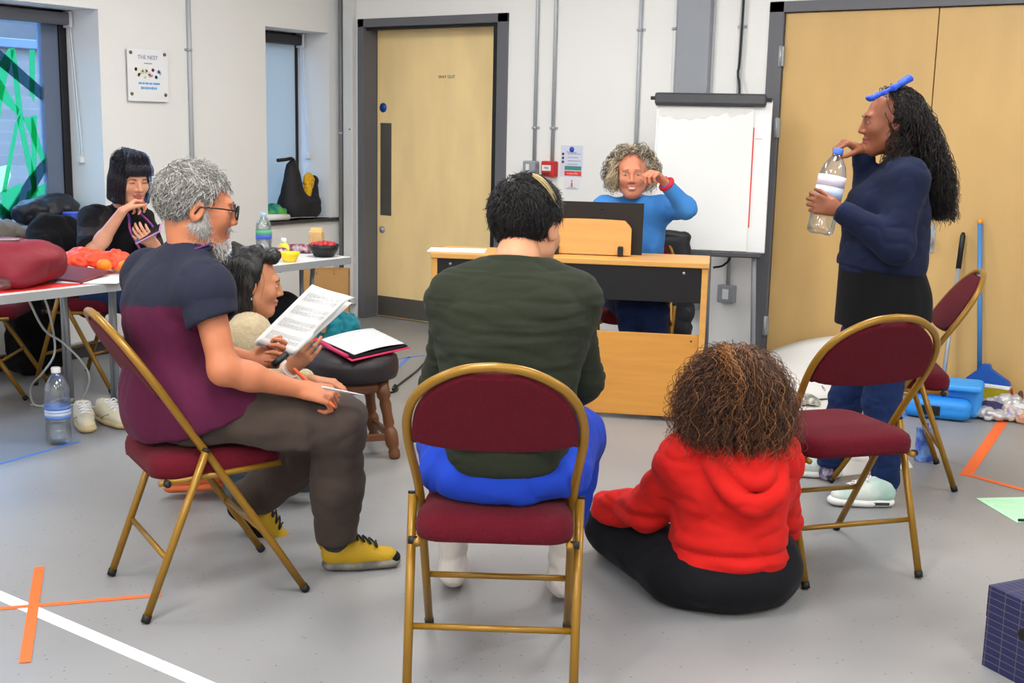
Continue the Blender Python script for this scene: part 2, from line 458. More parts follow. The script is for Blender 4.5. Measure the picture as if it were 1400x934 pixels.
struct(MB().box(((XL+XR)/2, (YB+YF)/2, -.05), (XR-XL+.6, YB-YF+.6, .1), bev=0).build('floor', floor_mat()))
struct(MB().box(((XL+XR)/2, (YB+YF)/2, ZC+.05), (XR-XL+.6, YB-YF+.6, .1), bev=0).build('ceiling', m_ceil))
struct(MB().box((XR+.1, (YB+YF)/2, ZC/2), (.2, YB-YF+.4, ZC), bev=0).build('wall_right', m_wall))
struct(MB().box(((XL+XR)/2, YF-.1, ZC/2), (XR-XL, .2, ZC), bev=0).build('wall_front', m_wall))
def span(mb, x0, x1, y0, y1, z0, z1, bev=0., mi=0): return mb.box(((x0+x1)/2, (y0+y1)/2, (z0+z1)/2), (x1-x0, y1-y0, z1-z0), bev=bev, mi=mi)
D1 = (-5.965, -4.65, 2.155); D2 = (-2.835, -.95, 2.152)
w = MB()
span(w, XL-.35, D1[0], YB, YB+.25, 0, ZC); span(w, D1[1], D2[0], YB, YB+.25, 0, ZC); span(w, D2[1], XR, YB, YB+.25, 0, ZC)
span(w, D1[0], D1[1], YB, YB+.25, D1[2], ZC); span(w, D2[0], D2[1], YB, YB+.25, D2[2], ZC)
span(w, D1[0], D1[1], YB+.2, YB+.25, 0, D1[2]); span(w, D2[0], D2[1], YB+.2, YB+.25, 0, D2[2])
struct(w.build('wall_back', m_wall))
W1 = (2.95, 4.565, .735, 2.052); W2 = (5.895, 6.512, .735, 2.058); WD = .36
w = MB()
ys = [YF, W1[0], W1[1], W2[0], W2[1], YB]
for a, b in ((0, 1), (2, 3), (4, 5)): span(w, XL-WD, XL, ys[a], ys[b], 0, ZC)
for W in (W1, W2): span(w, XL-WD, XL, W[0], W[1], 0, W[2]-.02); span(w, XL-WD, XL, W[0], W[1], W[3], ZC)
struct(w.build('wall_left', m_wall))
w = MB(); span(w, XL, XL+.012, YF, YB, 0, .085, .003); struct(w.build('baseboard_left', M('dark skirting', (52, 53, 58), .5)))
w = MB(); span(w, XL, XL+.03, YF, YB, .085, .098, .003); struct(w.build('trim_1', m_zinc))

# ------------------------------------------------------------------ door_1
d = thing('door_1', 'single birch door in a grey frame with push plate and kick plate', 'door', ((D1[0]+D1[1])/2, YB, 0)); struct(d)
ox = d.location.x; x0, x1 = D1[0]-ox, D1[1]-ox; fw = .058; dp = .135
f = MB()
for a, b in ((x0, x0+fw), (x1-.085, x1)): span(f, a, b, -.012, .2, 0, D1[2], .003)
span(f, x0, x1, -.012, .2, D1[2]-fw, D1[2], .003); f.build('door_frame', m_grey, d)
g = MB(); span(g, x1-.13, x1-.085, .01, .03, 0, D1[2]-fw); span(g, x0+fw, x1-.085, .02, .06, D1[2]-fw-.02, D1[2]-fw); g.build('door_shade_strips', m_black, d)  # black strips stand in for a dark reflection and the shaded head soffit
lf = MB(); span(lf, x0+fw+.004, x1-.088, dp, dp+.045, .006, D1[2]-fw-.004, .002); leaf = lf.build('door_leaf', m_birch, d)
lf = MB(); span(lf, x0+fw+.01, x1-.09, dp-.002, dp, .012, .16, .0008); lf.build('kick_plate', m_steel, d)
lx = x0+fw
lf = MB(); span(lf, lx+.035, lx+.14, dp-.002, dp, .76, 1.43, .0008); lf.build('push_plate', m_steel, d)
rx90 = rotx(PI/2)
MB().lathe([(.034, 0), (.034, .0015)], 28, rx90, (lx+.06, dp, 1.54)).build('fire_door_disc', M('sign blue', (20, 74, 160), .4), d)
lk = MB().lathe([(.026, 0), (.026, .006), (.02, .008), (.012, .008), (.012, .018), (.009, .019)], 20, rx90, (lx+.055, dp, .655)).build('lock', m_zinc, d)
text_obj('door_text', 'WAY OUT', .031, m_dink, (lx+.64, dp-.0008, 1.745), rx90, d)
# ------------------------------------------------------------------ door_2 (double)
d = thing('door_2', 'double birch doors in a grey frame behind the standing woman', 'door', ((D2[0]+D2[1])/2, YB, 0)); struct(d)
ox = d.location.x; x0, x1 = D2[0]-ox, D2[1]-ox; fw = .088; dp = .012
f = MB()
for a, b in ((x0, x0+fw), (x1-fw, x1)): span(f, a, b, -.012, .2, 0, D2[2], .003)
span(f, x0, x1, -.012, .2, D2[2]-.06, D2[2], .003); f.build('door_frame', m_grey, d)
for a, b in ((x0+fw+.003, -.004), (.002, x1-fw-.003)):
    lf = MB(); span(lf, a, b, dp, dp+.045, .006, D2[2]-.064, .0015); lf.build('door_leaf', m_birch2, d)
for z in (1.85, 1.45, .3):
    h = MB(); span(h, x0+fw-.016, x0+fw+.012, -.02, dp, z-.055, z+.055, .003); h.tube([(x0+fw-.002, -.022, z-.058), (x0+fw-.002, -.022, z+.058)], .007); h.build('hinge', m_zinc, d)
h = MB(); span(h, .02, .075, dp-.004, dp, .80, .95, .003); h.lathe([(.014, 0), (.014, .03), (.026, .034), (.03, .055), (.02, .068), (0, .07)], 18, rx90, (.047, dp, .87)); h.build('door_knob', m_zinc, d)

# ------------------------------------------------------------------ windows
m_frame = M('dark window frame', (28, 24, 28), .4); m_bframe = M('grey window frame', (96, 108, 128), .5)
def window(n, W, label):
    d = thing('window_%d' % n, label, 'window', (XL-WD, (W[0]+W[1])/2, W[2])); struct(d)
    hy = (W[1]-W[0])/2; hz = W[3]-W[2]
    f = MB(); t = .05
    for a, b in ((-hy, -hy+t), (hy-t, hy)): span(f, -.02, .05, a, b, 0, hz, .003)
    span(f, -.02, .05, -hy, hy, 0, .07, .003); span(f, -.02, .05, -hy, hy, hz-t, hz, .003); f.build('window_frame', m_frame, d)
    p = MB(); span(p, .0, .006, -hy+t, hy-t, .07, hz-t); p.build('pane', m_pane, d)
    s = MB(); span(s, .05, WD+.03, -hy-(.0 if n == 1 else .03), hy+(.0 if n == 1 else .085), -.022, .0, .004); s.build('window_sill', m_whitepl if n == 1 else m_dgrey, d)
    return d, hy, hz
w1, hy1, hz1 = window(1, W1, 'large window at left with green leaf film and a raised grey roller blind')
f = MB(); span(f, -.015, .035, hy1-.16, hy1-.05, .07, hz1-.05, .003); f.build('mullion', m_bframe, w1)
w2, hy2, hz2 = window(2, W2, 'narrow recessed window with a lowered blue roller blind')
# the film on the glass of window 1, cut from coloured vinyl
def film_mat(name, col, t=.55):
    m = bpy.data.materials.new(name); m.use_nodes = True; nt = m.node_tree; out = nt.nodes['Material Output']; nt.nodes.remove(nt.nodes['Principled BSDF'])
    c = tuple((x/255.)**1.1 for x in col)+(1,); a = nt.nodes.new('ShaderNodeBsdfTransparent'); a.inputs[0].default_value = c
    b = nt.nodes.new('ShaderNodeBsdfTranslucent'); b.inputs[0].default_value = tuple((x/255.)**2.2 for x in col)+(1,); mx = nt.nodes.new('ShaderNodeMixShader'); mx.inputs[0].default_value = t
    nt.links.new(a.outputs[0], mx.inputs[1]); nt.links.new(b.outputs[0], mx.inputs[2]); nt.links.new(mx.outputs[0], out.inputs[0]); return m
def film(name, polys, mat):
    b = MB()
    gx = XL-WD+.008
    for k, P in enumerate(polys):
        pts = []
        for (x, y) in P:
            v = ray(x, y); o = V3(0, 0, CAMH); q = room(o+v*((gx-o@E1)/(v@E1)))
            pts.append((q[1]-(W1[0]+W1[1])/2, q[2]-W1[2]))
        b.prism(pts, 0, .0006, np.array([[0, 0, 1.], [1, 0, 0], [0, 1, 0]]), (.008+.0008*k, 0, 0))
    return b.build(name, mat, w1)
film('leaf_film', [[(-30, 170), (-10, 100), (12, 66), (20, 66), (4, 130), (-4, 200), (-24, 260)], [(40, 68), (48, 68), (47, 140), (40, 128)],
     [(-10, 100), (0, 108), (26, 150), (24, 158), (-6, 130)], [(14, 68), (21, 68), (33, 175), (52, 262), (44, 262), (24, 170)],
     [(30, 160), (44, 160), (63, 222), (58, 226)], [(28, 155), (8, 262), (2, 262), (20, 168)], [(42, 158), (50, 158), (49, 270), (42, 270)],
     [(-20, 255), (12, 290), (-20, 305)], [(0, 262), (30, 250), (20, 300), (2, 300)], [(36, 262), (62, 250), (60, 280), (30, 296)]], film_mat('green film', (112, 205, 150)))
film('bar_film', [[(-20, 55), (-20, 75), (60, 140), (60, 122), (0, 68)], [(70, 205), (70, 222), (25, 300), (2, 300), (40, 240)], [(-20, 262), (-20, 285), (10, 305), (22, 296)]], film_mat('dark olive film', (96, 118, 122), .4))
film('cream_film', [[(-16, 258), (-12, 238), (0, 228), (12, 225), (15, 240), (10, 255), (0, 264)]], film_mat('cream film', (235, 242, 214)))
# blinds
def blind(name, W, drop, mat, label, box_mat):
    t = thing(name, label, 'blind', (XL-WD+.09, (W[0]+W[1])/2, W[3]), 0)
    hy = (W[1]-W[0])/2
    b = MB(); span(b, -.035, .035, -hy+.02, hy-.02, -.085, -.015, .012); b.build('headrail', box_mat, t)
    b = MB(); span(b, -.03, .04, hy-.03, hy-.008, -.1, -.005, .004); b.build('bracket', m_whitepl, t)
    if drop > .12:
        b = MB(); span(b, -.002, .002, -hy+.035, hy-.075, -drop, -.05); b.build('fabric', mat, t)
    b = MB()
    pts = spline([(.0, hy-.018, -.05), (.03, hy-.018, -.4), (.06, hy-.017, -.8), (.075, hy-.016, -.88), (.085, hy-.016, -.8), (.05, hy-.017, -.4), (.02, hy-.018, -.05)], 8)
    b.tube(pts, .0035, 6); b.build('cord', m_whitepl, t)
    b = MB(); span(b, .05, .09, hy-.03, hy, -.9, -.86, .006); b.build('cord_tensioner', m_whitepl, t)
    return t
m_blindblue = translucent('blue blind fabric', (218, 214, 204), .6)
blind('roller_blind', W1, .1, m_duct, 'raised grey roller blind at the head of the large left window', M('grey blind', (104, 106, 112), .6))
blind('roller_blind', W2, 1.3, m_blindblue, 'lowered blue roller blind in the narrow window recess', m_dgrey)

# ------------------------------------------------------------------ conduits, boxes, notices on the walls
def conduit(name, loc, zs, label, r=.0115, wall='B', clips=(), group='wall conduits', mat=None):
    t = thing(name, label, 'pipe', loc, 0, group)
    MB().tube([(0, 0, zs[0]), (0, 0, zs[1])], r, 12).build('pipe', mat or m_galv, t)
    for z in clips:
        c = MB().lathe([(r+.003, -.009), (r+.003, .009)], 14, None, (0, 0, z))
        if wall == 'B': span(c, -.03, .03, .008, .014, z-.008, z+.008, .001)
        else: span(c, -.014, -.008, -.03, .03, z-.008, z+.008, .001)
        c.build('pipe_clip', m_zinc, t)
    return t
yb = YB-.014
conduit('conduit', (-4.418, yb, 0), (1.2, ZC), 'thin grey conduit running down to the grey switch box', clips=(1.42, 2.5))
conduit('conduit', (-4.278, yb, 0), (1.2, ZC), 'thin grey conduit running down to the red fire call point', clips=(1.42, 2.5))
conduit('conduit', (-3.665, yb, 0), (.3, ZC), 'thin grey conduit behind the woman at the piano', clips=(2.02, 1.0))
conduit('conduit', (-3.425, yb, 0), (.3, ZC), 'thin pale conduit against the left edge of the wide grey duct', clips=(2.02,), mat=m_whitepl)
conduit('conduit', (-3.0, yb, 0), (.52, ZC), 'grey conduit behind the flipchart running down to the low socket box', clips=(2.02, .7))
conduit('conduit', (XL+.014, 5.228, 0), (.1, ZC), 'grey conduit on the left wall between the sign and the window recess', wall='L', clips=(1.86, 1.0), r=.014)
conduit('conduit', (XL+.05, YB-.03, 0), (.1, ZC), 'dark grey pipe running up the room corner', r=.017, clips=(1.35,), mat=M('grey pipe', (120, 122, 124), .5))
t = thing('cable_trunking', 'white square cable trunking beside the left door frame', 'trunking', (-6.03, YB, 0))
b = MB(); span(b, -.045, .045, -.045, -.002, .1, ZC, .004); b.build('body', M('pale grey trunking', (214, 215, 214), .5), t)
for z in (.45, 1.38, 2.3): MB().lathe([(.006, 0), (.006, .003), (0, .004)], 10, rx90, (.02, -.045, z)).build('screw', m_dgrey, t)
t = thing('duct', 'wide grey vertical cable duct on the wall above the flipchart', 'duct', (-3.288, YB, 0))
b = MB(); span(b, -.107, .107, -.06, 0, .35, ZC, .006); b.build('body', m_duct, t)
b = MB(); span(b, -.118, -.107, -.02, 0, .35, ZC, .002); span(b, .107, .118, -.02, 0, .35, ZC, .002); b.build('flange', M('pale duct flange', (186, 189, 193), .5), t)
def ebox(name, x, z, label, cat, m0, s=.1):
    t = thing(name, label, cat, (x, YB, z))
    b = MB(); span(b, -s/2, s/2, -.055, 0, -s/2, s/2, .008); b.build('back_box', m0, t)
    return t
t = ebox('switch_box', -4.432, 1.158, 'small grey surface switch box left of the red call point', 'switch', m_duct, .098)
b = MB(); span(b, -.02, .006, -.062, -.055, -.012, .028, .002); b.build('rocker', m_whitepl, t)
t = ebox('fire_call_point', -4.287, 1.16, 'red fire alarm call point box on the white wall', 'fire alarm', m_red, .1)
b = MB(); span(b, -.04, .028, -.0565, -.055, -.012, .024, .0006); b.build('break_glass', m_paper, t)
text_obj('alarm_text', 'FIRE', .02, m_dink, (-.006, -.0572, -.001), rx90, t)
b = MB(); span(b, -.035, .02, -.06, -.055, -.042, -.022, .002); b.build('alarm_bar', M('dark red', (120, 20, 20), .5), t)
t = ebox('socket_box', -2.998, .468, 'small grey socket box low on the wall below the flipchart', 'socket', m_duct, .105)
b = MB(); span(b, -.017, .022, -.0575, -.055, -.03, .03, .002); b.build('cover', m_whitepl, t)
def plate(mb, x0, x1, z0, z1, y=-.0012, th=.0012, mi=0): span(mb, x0, x1, y-th, y, z0, z1, 0, mi)
t = thing('fire_notice', 'fire action notice with blue disc and green and red bands', 'sign', (-4.137, YB, 1.213))
b = MB(); plate(b, -.083, .083, -.1, .1, 0, .0012); b.build('sheet', m_skyprint, t)
MB().lathe([(.018, 0), (.018, .001)], 20, rx90, (0, -.0014, .075)).build('blue_disc', m_blue, t)
b = MB(); plate(b, -.05, .075, -.056, -.03); b.build('green_band', m_green, t)
b = MB(); plate(b, -.05, .075, -.092, -.062); b.build('red_band', m_redpr, t)
b = MB(); [plate(b, -.03, .07-.02*(i % 2), .045-.022*i, .049-.022*i) for i in range(4)]; b.build('print_lines', m_ink, t)
b = MB(); [b.lathe([(.009, 0), (.009, .001)], 12, rx90, (-.065, -.0013, z)) for z in (.045, .02, -.005)]; b.build('pictograms', m_dink, t)
text_obj('notice_text', 'Fire action', .017, m_dink, (0, -.0014, .052), rx90, t)
text_obj('red_band_text', 'In case of fire', .015, m_paper, (.012, -.0028, -.082), rx90, t)
t = thing('small_notice', 'small white notice with a red figure under the fire notice', 'sign', (-4.13, YB, 1.066))
b = MB(); plate(b, -.062, .058, -.038, .038, 0, .0012); b.build('sheet', M('notice white', (226, 224, 228), .7), t)
b = MB().lathe([(.006, 0), (.006, .001)], 12, rx90, (0, -.0013, .022)); b.prism([(-.008, -.016), (.008, -.016), (.006, .012), (-.006, .012)], 0, .001, rx90, (0, -.0013, 0)); b.build('red_figure', M('figure red', (200, 110, 115), .7), t)
b = MB(); plate(b, -.045, .045, -.03, -.026); plate(b, -.03, .03, -.022, -.0185); b.build('print_lines', m_ink, t)
# acrylic sign on the left wall
t = thing('acrylic_sign', 'clear acrylic wall sign with four standoffs and coloured lettering', 'sign', (XL, 4.896, 1.688))
b = MB(); span(b, .018, .022, -.152, .152, -.158, .158, .001); b.build('acrylic_plate', M('acrylic', (232, 233, 234), .12, spec=.6), t)
TL = np.array([[0, 0, 1.], [1, 0, 0], [0, 1, 0]])   # text facing +X
for y in (-.127, .127):
    for z in (-.115, .13): MB().lathe([(.011, 0), (.011, .024), (.008, .028), (0, .028)], 16, TL, (0.001, y, z)).build('standoff', M('antique brass', (128, 112, 84), .35, metal=.8), t)
text_obj('sign_title', 'THE NEST', .034, M('sign lilac', (126, 128, 160), .7), (.0228, 0, .095), TL, t)
b = MB(); b.box((.0226, 0, .07), (.0004, .06, .006), bev=0); b.build('sign_subtitle', m_ink, t)
b = MB()
for i in range(4):
    yy = -.078+.05*i
    for k in range(5): b.lathe([(.011, 0), (.011, .001)], 10, TL, (.0224, yy+.016*math.cos(k*2.4), .012+.022*math.sin(k*1.9+i)), mi=i)
b.build('sign_figures', [M('pastel yellow', (236, 222, 160), .8), M('pastel lime', (218, 226, 190), .8), M('pastel pink', (238, 192, 192), .8), M('pastel blue', (172, 206, 236), .8)], t)
b = MB()
for y0, y1 in ((-.075, -.05), (-.045, -.03), (-.025, -.002), (.003, .03), (.035, .085)): b.box((.0226, (y0+y1)/2, -.05), (.0004, y1-y0, .011), bev=0)
for k in range(9): b.box((.0226, -.052+.0135*k, -.078), (.0004, .0105, .017 if k % 3 == 0 else .013), bev=0)
b.build('sign_print', m_lblue, t)

# ------------------------------------------------------------------ tapes on the floor
def tape(pts, wd, mat, label, z=.0006):
    a, b = [G(*p) for p in pts]; a = room(a); b = room(b)
    c = (a+b)/2; dv = (b-a)[:2]; L = np.linalg.norm(dv)
    m = MB(); m.box((0, 0, z+.0004), (L, wd, .0008), bev=0)
    o = m.build('floor_tape', mat); o.location = (c[0], c[1], 0); o.rotation_euler = (0, 0, math.atan2(dv[1], dv[0]))
    return tag(o, label, 'tape', 'tape marks on the floor')
tape([(-90, 776), (330, 958)], .045, m_white_tape, 'long white tape line crossing the front left floor')
tape([(54, 776), (34, 907)], .03, m_orange_tape, 'orange tape strip pointing away in the orange cross at front left', .002)
tape([(-60, 838), (221, 814)], .022, m_orange_tape, 'long sideways orange tape strip ending under the left chair leg', .0012)
tape([(-80, 657), (108, 604)], .02, m_blue_tape, 'blue tape line under the big water bottle')
tape([(1371, 577), (1320, 651)], .05, m_orange_tape, 'orange tape strip running towards the litter by the doors')
tape([(1318, 648), (1460, 687)], .03, m_orange_tape, 'orange tape strip leading right above the green sheet', .0014)
tape([(535, 492), (580, 486)], .02, m_blue_tape, 'pale blue tape strip between the stool and the man in green')
tape([(1160, 622), (1240, 566)], .03, m_blue_tape, 'blue tape strip behind the standing woman')
tape([(525, 520), (560, 488)], .02, m_blue_tape, 'short blue tape strip slanting by the stool')
# ================================================================== furniture
m_gold = M('gold painted steel', (142, 103, 24), .36, metal=.3, coat=.15)
m_maroon = M('maroon chair fabric', (90, 15, 29), .92, bump=.35, bscale=420, var=.16, vscale=160, sheen=.04, spec=.2)
m_foot = M('black rubber foot', (14, 14, 15), .6)
def chair_mesh():
    t = thing('folding_chair', 'x', 'chair')
    # hoop: front feet up the sides, over the back
    def side(x): return [V3(x*.2, .243, .012), V3(x*.199, .14, .178), V3(x*.197, -.035, .452), V3(x*.197, -.058, .487)]
    S = (V3(0, -.325, .892)-V3(0, -.058, .487)); Ln = np.linalg.norm(S); S /= Ln
    def onp(x, u): return V3(x, -.058, .487)+S*u
    prof = [(.197, 0), (.201, .07), (.211, .16), (.216, .225), (.213, .29), (.197, .35), (.165, .4), (.118, .438), (.064, .463), (0, .472)]
    half = spline([V3(a, b, 0) for a, b in prof], 4)
    up = [onp(p[0], p[1]) for p in half]
    path = side(1)[:-1]+up+[onp(-p[0], p[1]) for p in half[::-1][1:]]+side(-1)[:-1][::-1]
    b = MB(); b.tube(path, .0118, 12); b.build('hoop_frame', m_gold, t)
    for x in (1, -1):
        f = V3(x*.208, -.243, .012); tp = V3(x*.216, -.06, .488)
        b = MB(); b.tube([f, f+(tp-f)*.5, tp], .0118, 12); leg = b.build('rear_leg', m_gold, t)
        b = MB(); b.tube([tp+(tp-f)*.004, tp+(tp-f)*.018], .0124, 12); b.build('cap', m_foot, leg)
        for nm, p, d in (('rubber_foot', f, (f-tp)), ('rubber_foot', V3(x*.2, .243, .012), V3(0, .51, -.82))):
            d = d/np.linalg.norm(d); b = MB(); b.tube([p-d*.012, p+d*.009], .0135, 12); b.build(nm, m_foot, leg)
        b = MB(); b.tube([V3(x*.19, -.19, .403), V3(x*.19, 0, .41), V3(x*.185, .175, .418)], .0095, 8)
        rl = b.build('seat_rail', m_gold, t); b = MB(); b.lathe([(.01, -.011), (.011, 0), (.01, .011)], 12, roty(PI/2), (x*.203, -.17, .404)); b.build('pivot', m_foot, rl)
    b = MB(); b.tube([V3(-.199, .128, .2), V3(.199, .128, .2)], .0085, 10); b.build('front_crossbar', m_gold, t)
    b = MB(); b.tube([V3(-.21, -.175, .178), V3(.21, -.175, .178)], .0085, 10); b.build('rear_crossbar', m_gold, t)
    # seat cushion
    out = []
    for q in rrect(.42, .4, .075, 8): 
        wv = .455+.045*(q[1]/.2); out.append((q[0]*(.91+.06*(-q[1]/.2)), q[1]-.004))
    ly = [(.9, .407), (.985, .412), (1.0, .428), (1., .447), (.975, .464), (.9, .476), (.7, .485), (.35, .488)]
    b = MB(); b.pillow(out, ly); o = b.build('seat', m_maroon, t)
    # back panel in the plane of the hoop
    top = [(p[0]-(.012 if p[0] > .05 else 0), p[1]-.012) for p in half if p[1] >= .222]
    low = [(.203*math.cos(a), .228-.042*math.sin(a)) for a in np.linspace(0.12, PI-.12, 15)]
    poly = [(a, b_) for a, b_ in top]+[(-a, b_) for a, b_ in top[::-1][1:]]
    poly = poly[:]   # right side low -> top -> left side low
    poly = [q for q in poly]+[(q[0], q[1]) for q in low[::-1]]
    poly2 = []
    for q in poly:                                   # hand slot at the top middle
        if abs(q[0]) < .05 and q[1] > .43: q = (q[0], .445)
        poly2.append(q)
    Tn = np.column_stack([V3(1, 0, 0), S, np.cross(V3(1, 0, 0), S)])
    b = MB(); b.pillow(poly2, [(.95, -.013), (.99, -.011), (1., -.006), (1., .006), (.99, .011), (.95, .014)], Tn, (0, -.058, .487)); b.build('backrest', m_maroon, t)
    return t
chair0 = chair_mesh(); used = []
def chair(c, fwd, label):
    """c, fwd in the camera-heading frame"""
    o = chair0 if not used else copy_tree(chair0)
    used.append(o); P = room(V3(c[0], c[1], 0)); d = room(V3(fwd[0], fwd[1], 0))
    o.location = tuple(P); o.rotation_euler = (0, 0, math.atan2(-d[0], d[1]))
    tag(o, label, 'chair', 'maroon folding chairs'); return o
a, b_ = (G(195, 857)+G(162, 783))/2, (G(415, 815)+G(355, 750))/2
chair((a+b_)[:2]/2, (b_-a)[:2], 'maroon folding chair under the grey-haired man at left')
chair((-.03, 3.03), (.03, 1), 'maroon folding chair seen from behind under the man in green')
RC = ((G(1103, 808)+G(1253, 788))/2); RF = V3(-.145, .488, 0)/.509
chair((RC+RF*.243)[:2], RF[:2], 'empty maroon folding chair at right, nearest beside the red hoodie')
d = G(1139, 662)-G(1302, 673); d[2] = 0; d /= np.linalg.norm(d); n = V3(d[1], -d[0], 0)
if n[1] < 0: n = -n
chair(((G(1139, 662)+G(1302, 673))/2+n*.215)[:2], d[:2], 'maroon folding chair just right of the standing woman, facing left')
c5 = G(37, 548); chair((c5+V3(-.27, .18, 0))[:2], (1, .1), 'maroon folding chair cut off by the left edge of the photo')
chair((-2.26, 6.42), (.94, -.34), 'maroon folding chair under the woman in black by the window')
chair((.66, 6.42), (-.05, -1), 'maroon folding chair behind the piano under the woman in blue')

# ------------------------------------------------------------------ digital piano
pl, pr_ = GR(588, 345, .8), GR(970, 360, .8); dv = (pr_-pl)[:2]; PW = np.linalg.norm(dv)
pc = (pl+pr_)/2; prz = math.atan2(dv[1], dv[0])
piano = thing('digital_piano', 'light wood digital piano seen from the back with black panel', 'piano', (pc[0], pc[1], 0), prz)
h = PW/2
b = MB(); span(b, -h, h, 0, .36, .772, .8, .004); b.build('lid', m_beech, piano)
for s in (-1, 1):
    x0, x1 = (h-.034, h-.004) if s > 0 else (-h+.004, -h+.034)
    b = MB(); span(b, x0, x1, .012, .1, .0, .772, .003)
    b.prism([(.02, .59), (.3, .59), (.4, .64), (.4, .772), (.02, .772)], x0, x1, np.array([[0, 0, 1.], [1, 0, 0], [0, 1, 0]]), (0, 0, 0))
    span(b, x0-.003, x1+.003, -.03, .4, 0, .03, .003); b.build('side_panel', m_beech, piano)
b = MB(); span(b, -h+.034, h-.034, .016, .034, .6, .772, .002); bp_ = b.build('back_panel', m_black, piano)
b = MB(); [b.lathe([(.007, 0), (.007, .003), (0, .004)], 10, rx90, (x, .016, .745)) for x in (-h+.1, -.14, h-.12)]; b.build('screw', m_zinc, bp_)
b = MB(); span(b, -h+.034, h-.034, .03, .048, .025, .44, .002); mp_ = b.build('lower_panel', m_beech2, piano)
b = MB(); [b.lathe([(.005, 0), (.005, .002), (0, .003)], 10, rx90, (x, .03, z)) for x in (h-.07, -h+.07) for z in (.06, .41)]; b.build('screw', m_dgrey, mp_)
b = MB(); span(b, -h+.034, h-.034, .05, .44, .6, .63, .003); b.build('key_bed', m_beech, piano)
b = MB(); [span(b, -h+.06+i*.0238, -h+.06+i*.0238+.0226, .32, .46, .63, .65, .002) for i in range(52)]; b.build('keys', m_whitepl, piano)
def pp(px, py, yl, z=None):             # photo point -> piano frame, on the plane y = yl
    v = ray(px, py); o = V3(0, 0, CAMH); nr = unroom(V3(-math.sin(prz), math.cos(prz), 0)); p0 = unroom(V3(pc[0], pc[1], 0))
    q = room(o+v*((p0@nr+yl-o@nr)/(v@nr))); r = q-V3(pc[0], pc[1], 0); return V3(math.cos(prz)*r[0]+math.sin(prz)*r[1], yl, r[2])
ax0, ax1 = pp(742, 345, .16)[0], pp(862, 352, .16)[0]
poly = [(ax0, 0), (ax1, 0), (ax1-.002, .135), (ax1-.012, .15)]+[(ax0+(ax1-ax0)*t, .15+.028*math.sin(PI*(1-t*.72)*.62+.35)) for t in np.linspace(.92, .1, 12)]+[(ax0+.01, .16)]
b = MB(); b.prism(poly, 0, .016, rotx(PI/2-.2), (0, .17, .802)); md = b.build('music_desk', m_beech2, piano)
for x in (ax0+.07, ax1-.05):
    b = MB(); b.box((x, .145, .825), (.026, .035, .05), bev=.004); b.build('desk_hinge', m_black, md)
bx0, bx1 = pp(700, 352, .24)[0], pp(877, 352, .24)[0]
b = MB(); b.box((0, 0, .13), (bx1-bx0, .012, .262), bev=.002); [b.lathe([(.005, 0), (.005, .002), (0, .003)], 10, rx90, (x, -.006, .225)) for x in (-.13, .12)]
o = b.build('dark_board', M('dark brown board', (36, 28, 22), .6, spec=.3), None); o.location = tuple(V3(pc[0], pc[1], 0)+rotz(prz)@V3((bx0+bx1)/2, .25, .8)); o.rotation_euler = (-.15, 0, prz)
tag(o, 'dark brown board standing on the piano behind the music desk', 'board')
pa = MB(); pa.box((0, 0, .0015), (.29, .2, .002), bev=0); o = pa.build('loose_paper', m_paper); q = pp(627, 343, .16)
o.location = tuple(V3(pc[0], pc[1], 0)+rotz(prz)@V3(q[0], .13, .8005)); o.rotation_euler = (0, 0, prz+.12); tag(o, 'sheet of white paper lying on the left end of the piano', 'paper')

# ------------------------------------------------------------------ flipchart
fb = (QR(905, 341, 6.80)+QR(1037, 346, 6.70))/2; fd = (QR(1037, 346, 6.70)-QR(905, 341, 6.80)); frz = math.atan2(fd[1], fd[0])
t = thing('flipchart', 'white flipchart easel with torn paper pad by the double doors', 'flipchart', (fb[0], fb[1], 0), frz)
Tf = rotx(-.17); FB = V3(-.02, 0, fb[2]); fwid = .645; fhei = .855
b = MB(); b.box((0, 0, fhei/2), (fwid, .02, fhei), Tf, .006); [None for _ in ()]; b.v = [tuple(np.array(v)+FB) if False else v for v in b.v]
def fpl(mb, x0, x1, z0, z1, y0, y1, bev=.0, mi=0): mb.box(tuple(FB+Tf@V3((x0+x1)/2, (y0+y1)/2, (z0+z1)/2)), (x1-x0, y1-y0, z1-z0), Tf, bev, mi); return mb
fpl(MB(), -fwid/2, fwid/2, 0, fhei, 0, .02, .006).build('board', m_whitepl, t)
pd = fpl(MB(), -fwid/2+.015, fwid/2-.1, .004, fhei-.05, -.014, 0, .002).build('paper_pad', m_paper, t)
xs = np.linspace(-fwid/2+.02, fwid/2-.105, 26)
poly = [(x, fhei-.05) for x in xs[::-1]]+[(x, fhei-.095-.022*math.sin(i*.21)-.008*math.sin(i*1.7)+(.03 if i > 21 else 0)*(i-21)/4-(.02 if i > 18 else 0)) for i, x in enumerate(xs)]
b = MB(); b.prism(poly, .0, .0012, Tf@rx90, tuple(FB+Tf@V3(0, -.0142, 0))); b.build('torn_strip', M('torn paper', (212, 212, 208), .9), pd)
fpl(MB(), fwid/2-.1, fwid/2-.093, .14, .7, -.006, 0).build('red_edge', m_redpr, pd)
fpl(MB(), fwid/2-.085, fwid/2-.05, .635, .641, -.001, 0).build('red_mark', m_pinkpr, t)
b = fpl(MB(), -fwid/2-.01, fwid/2-.035, fhei-.04, fhei+.028, -.045, .03, .012)
b.tube([FB+Tf@V3(-fwid/2-.035, -.01, fhei+.0), FB+Tf@V3(fwid/2-.005, -.01, fhei+.0)], .011, 10); b.build('clamp_bar', m_dgrey, t)
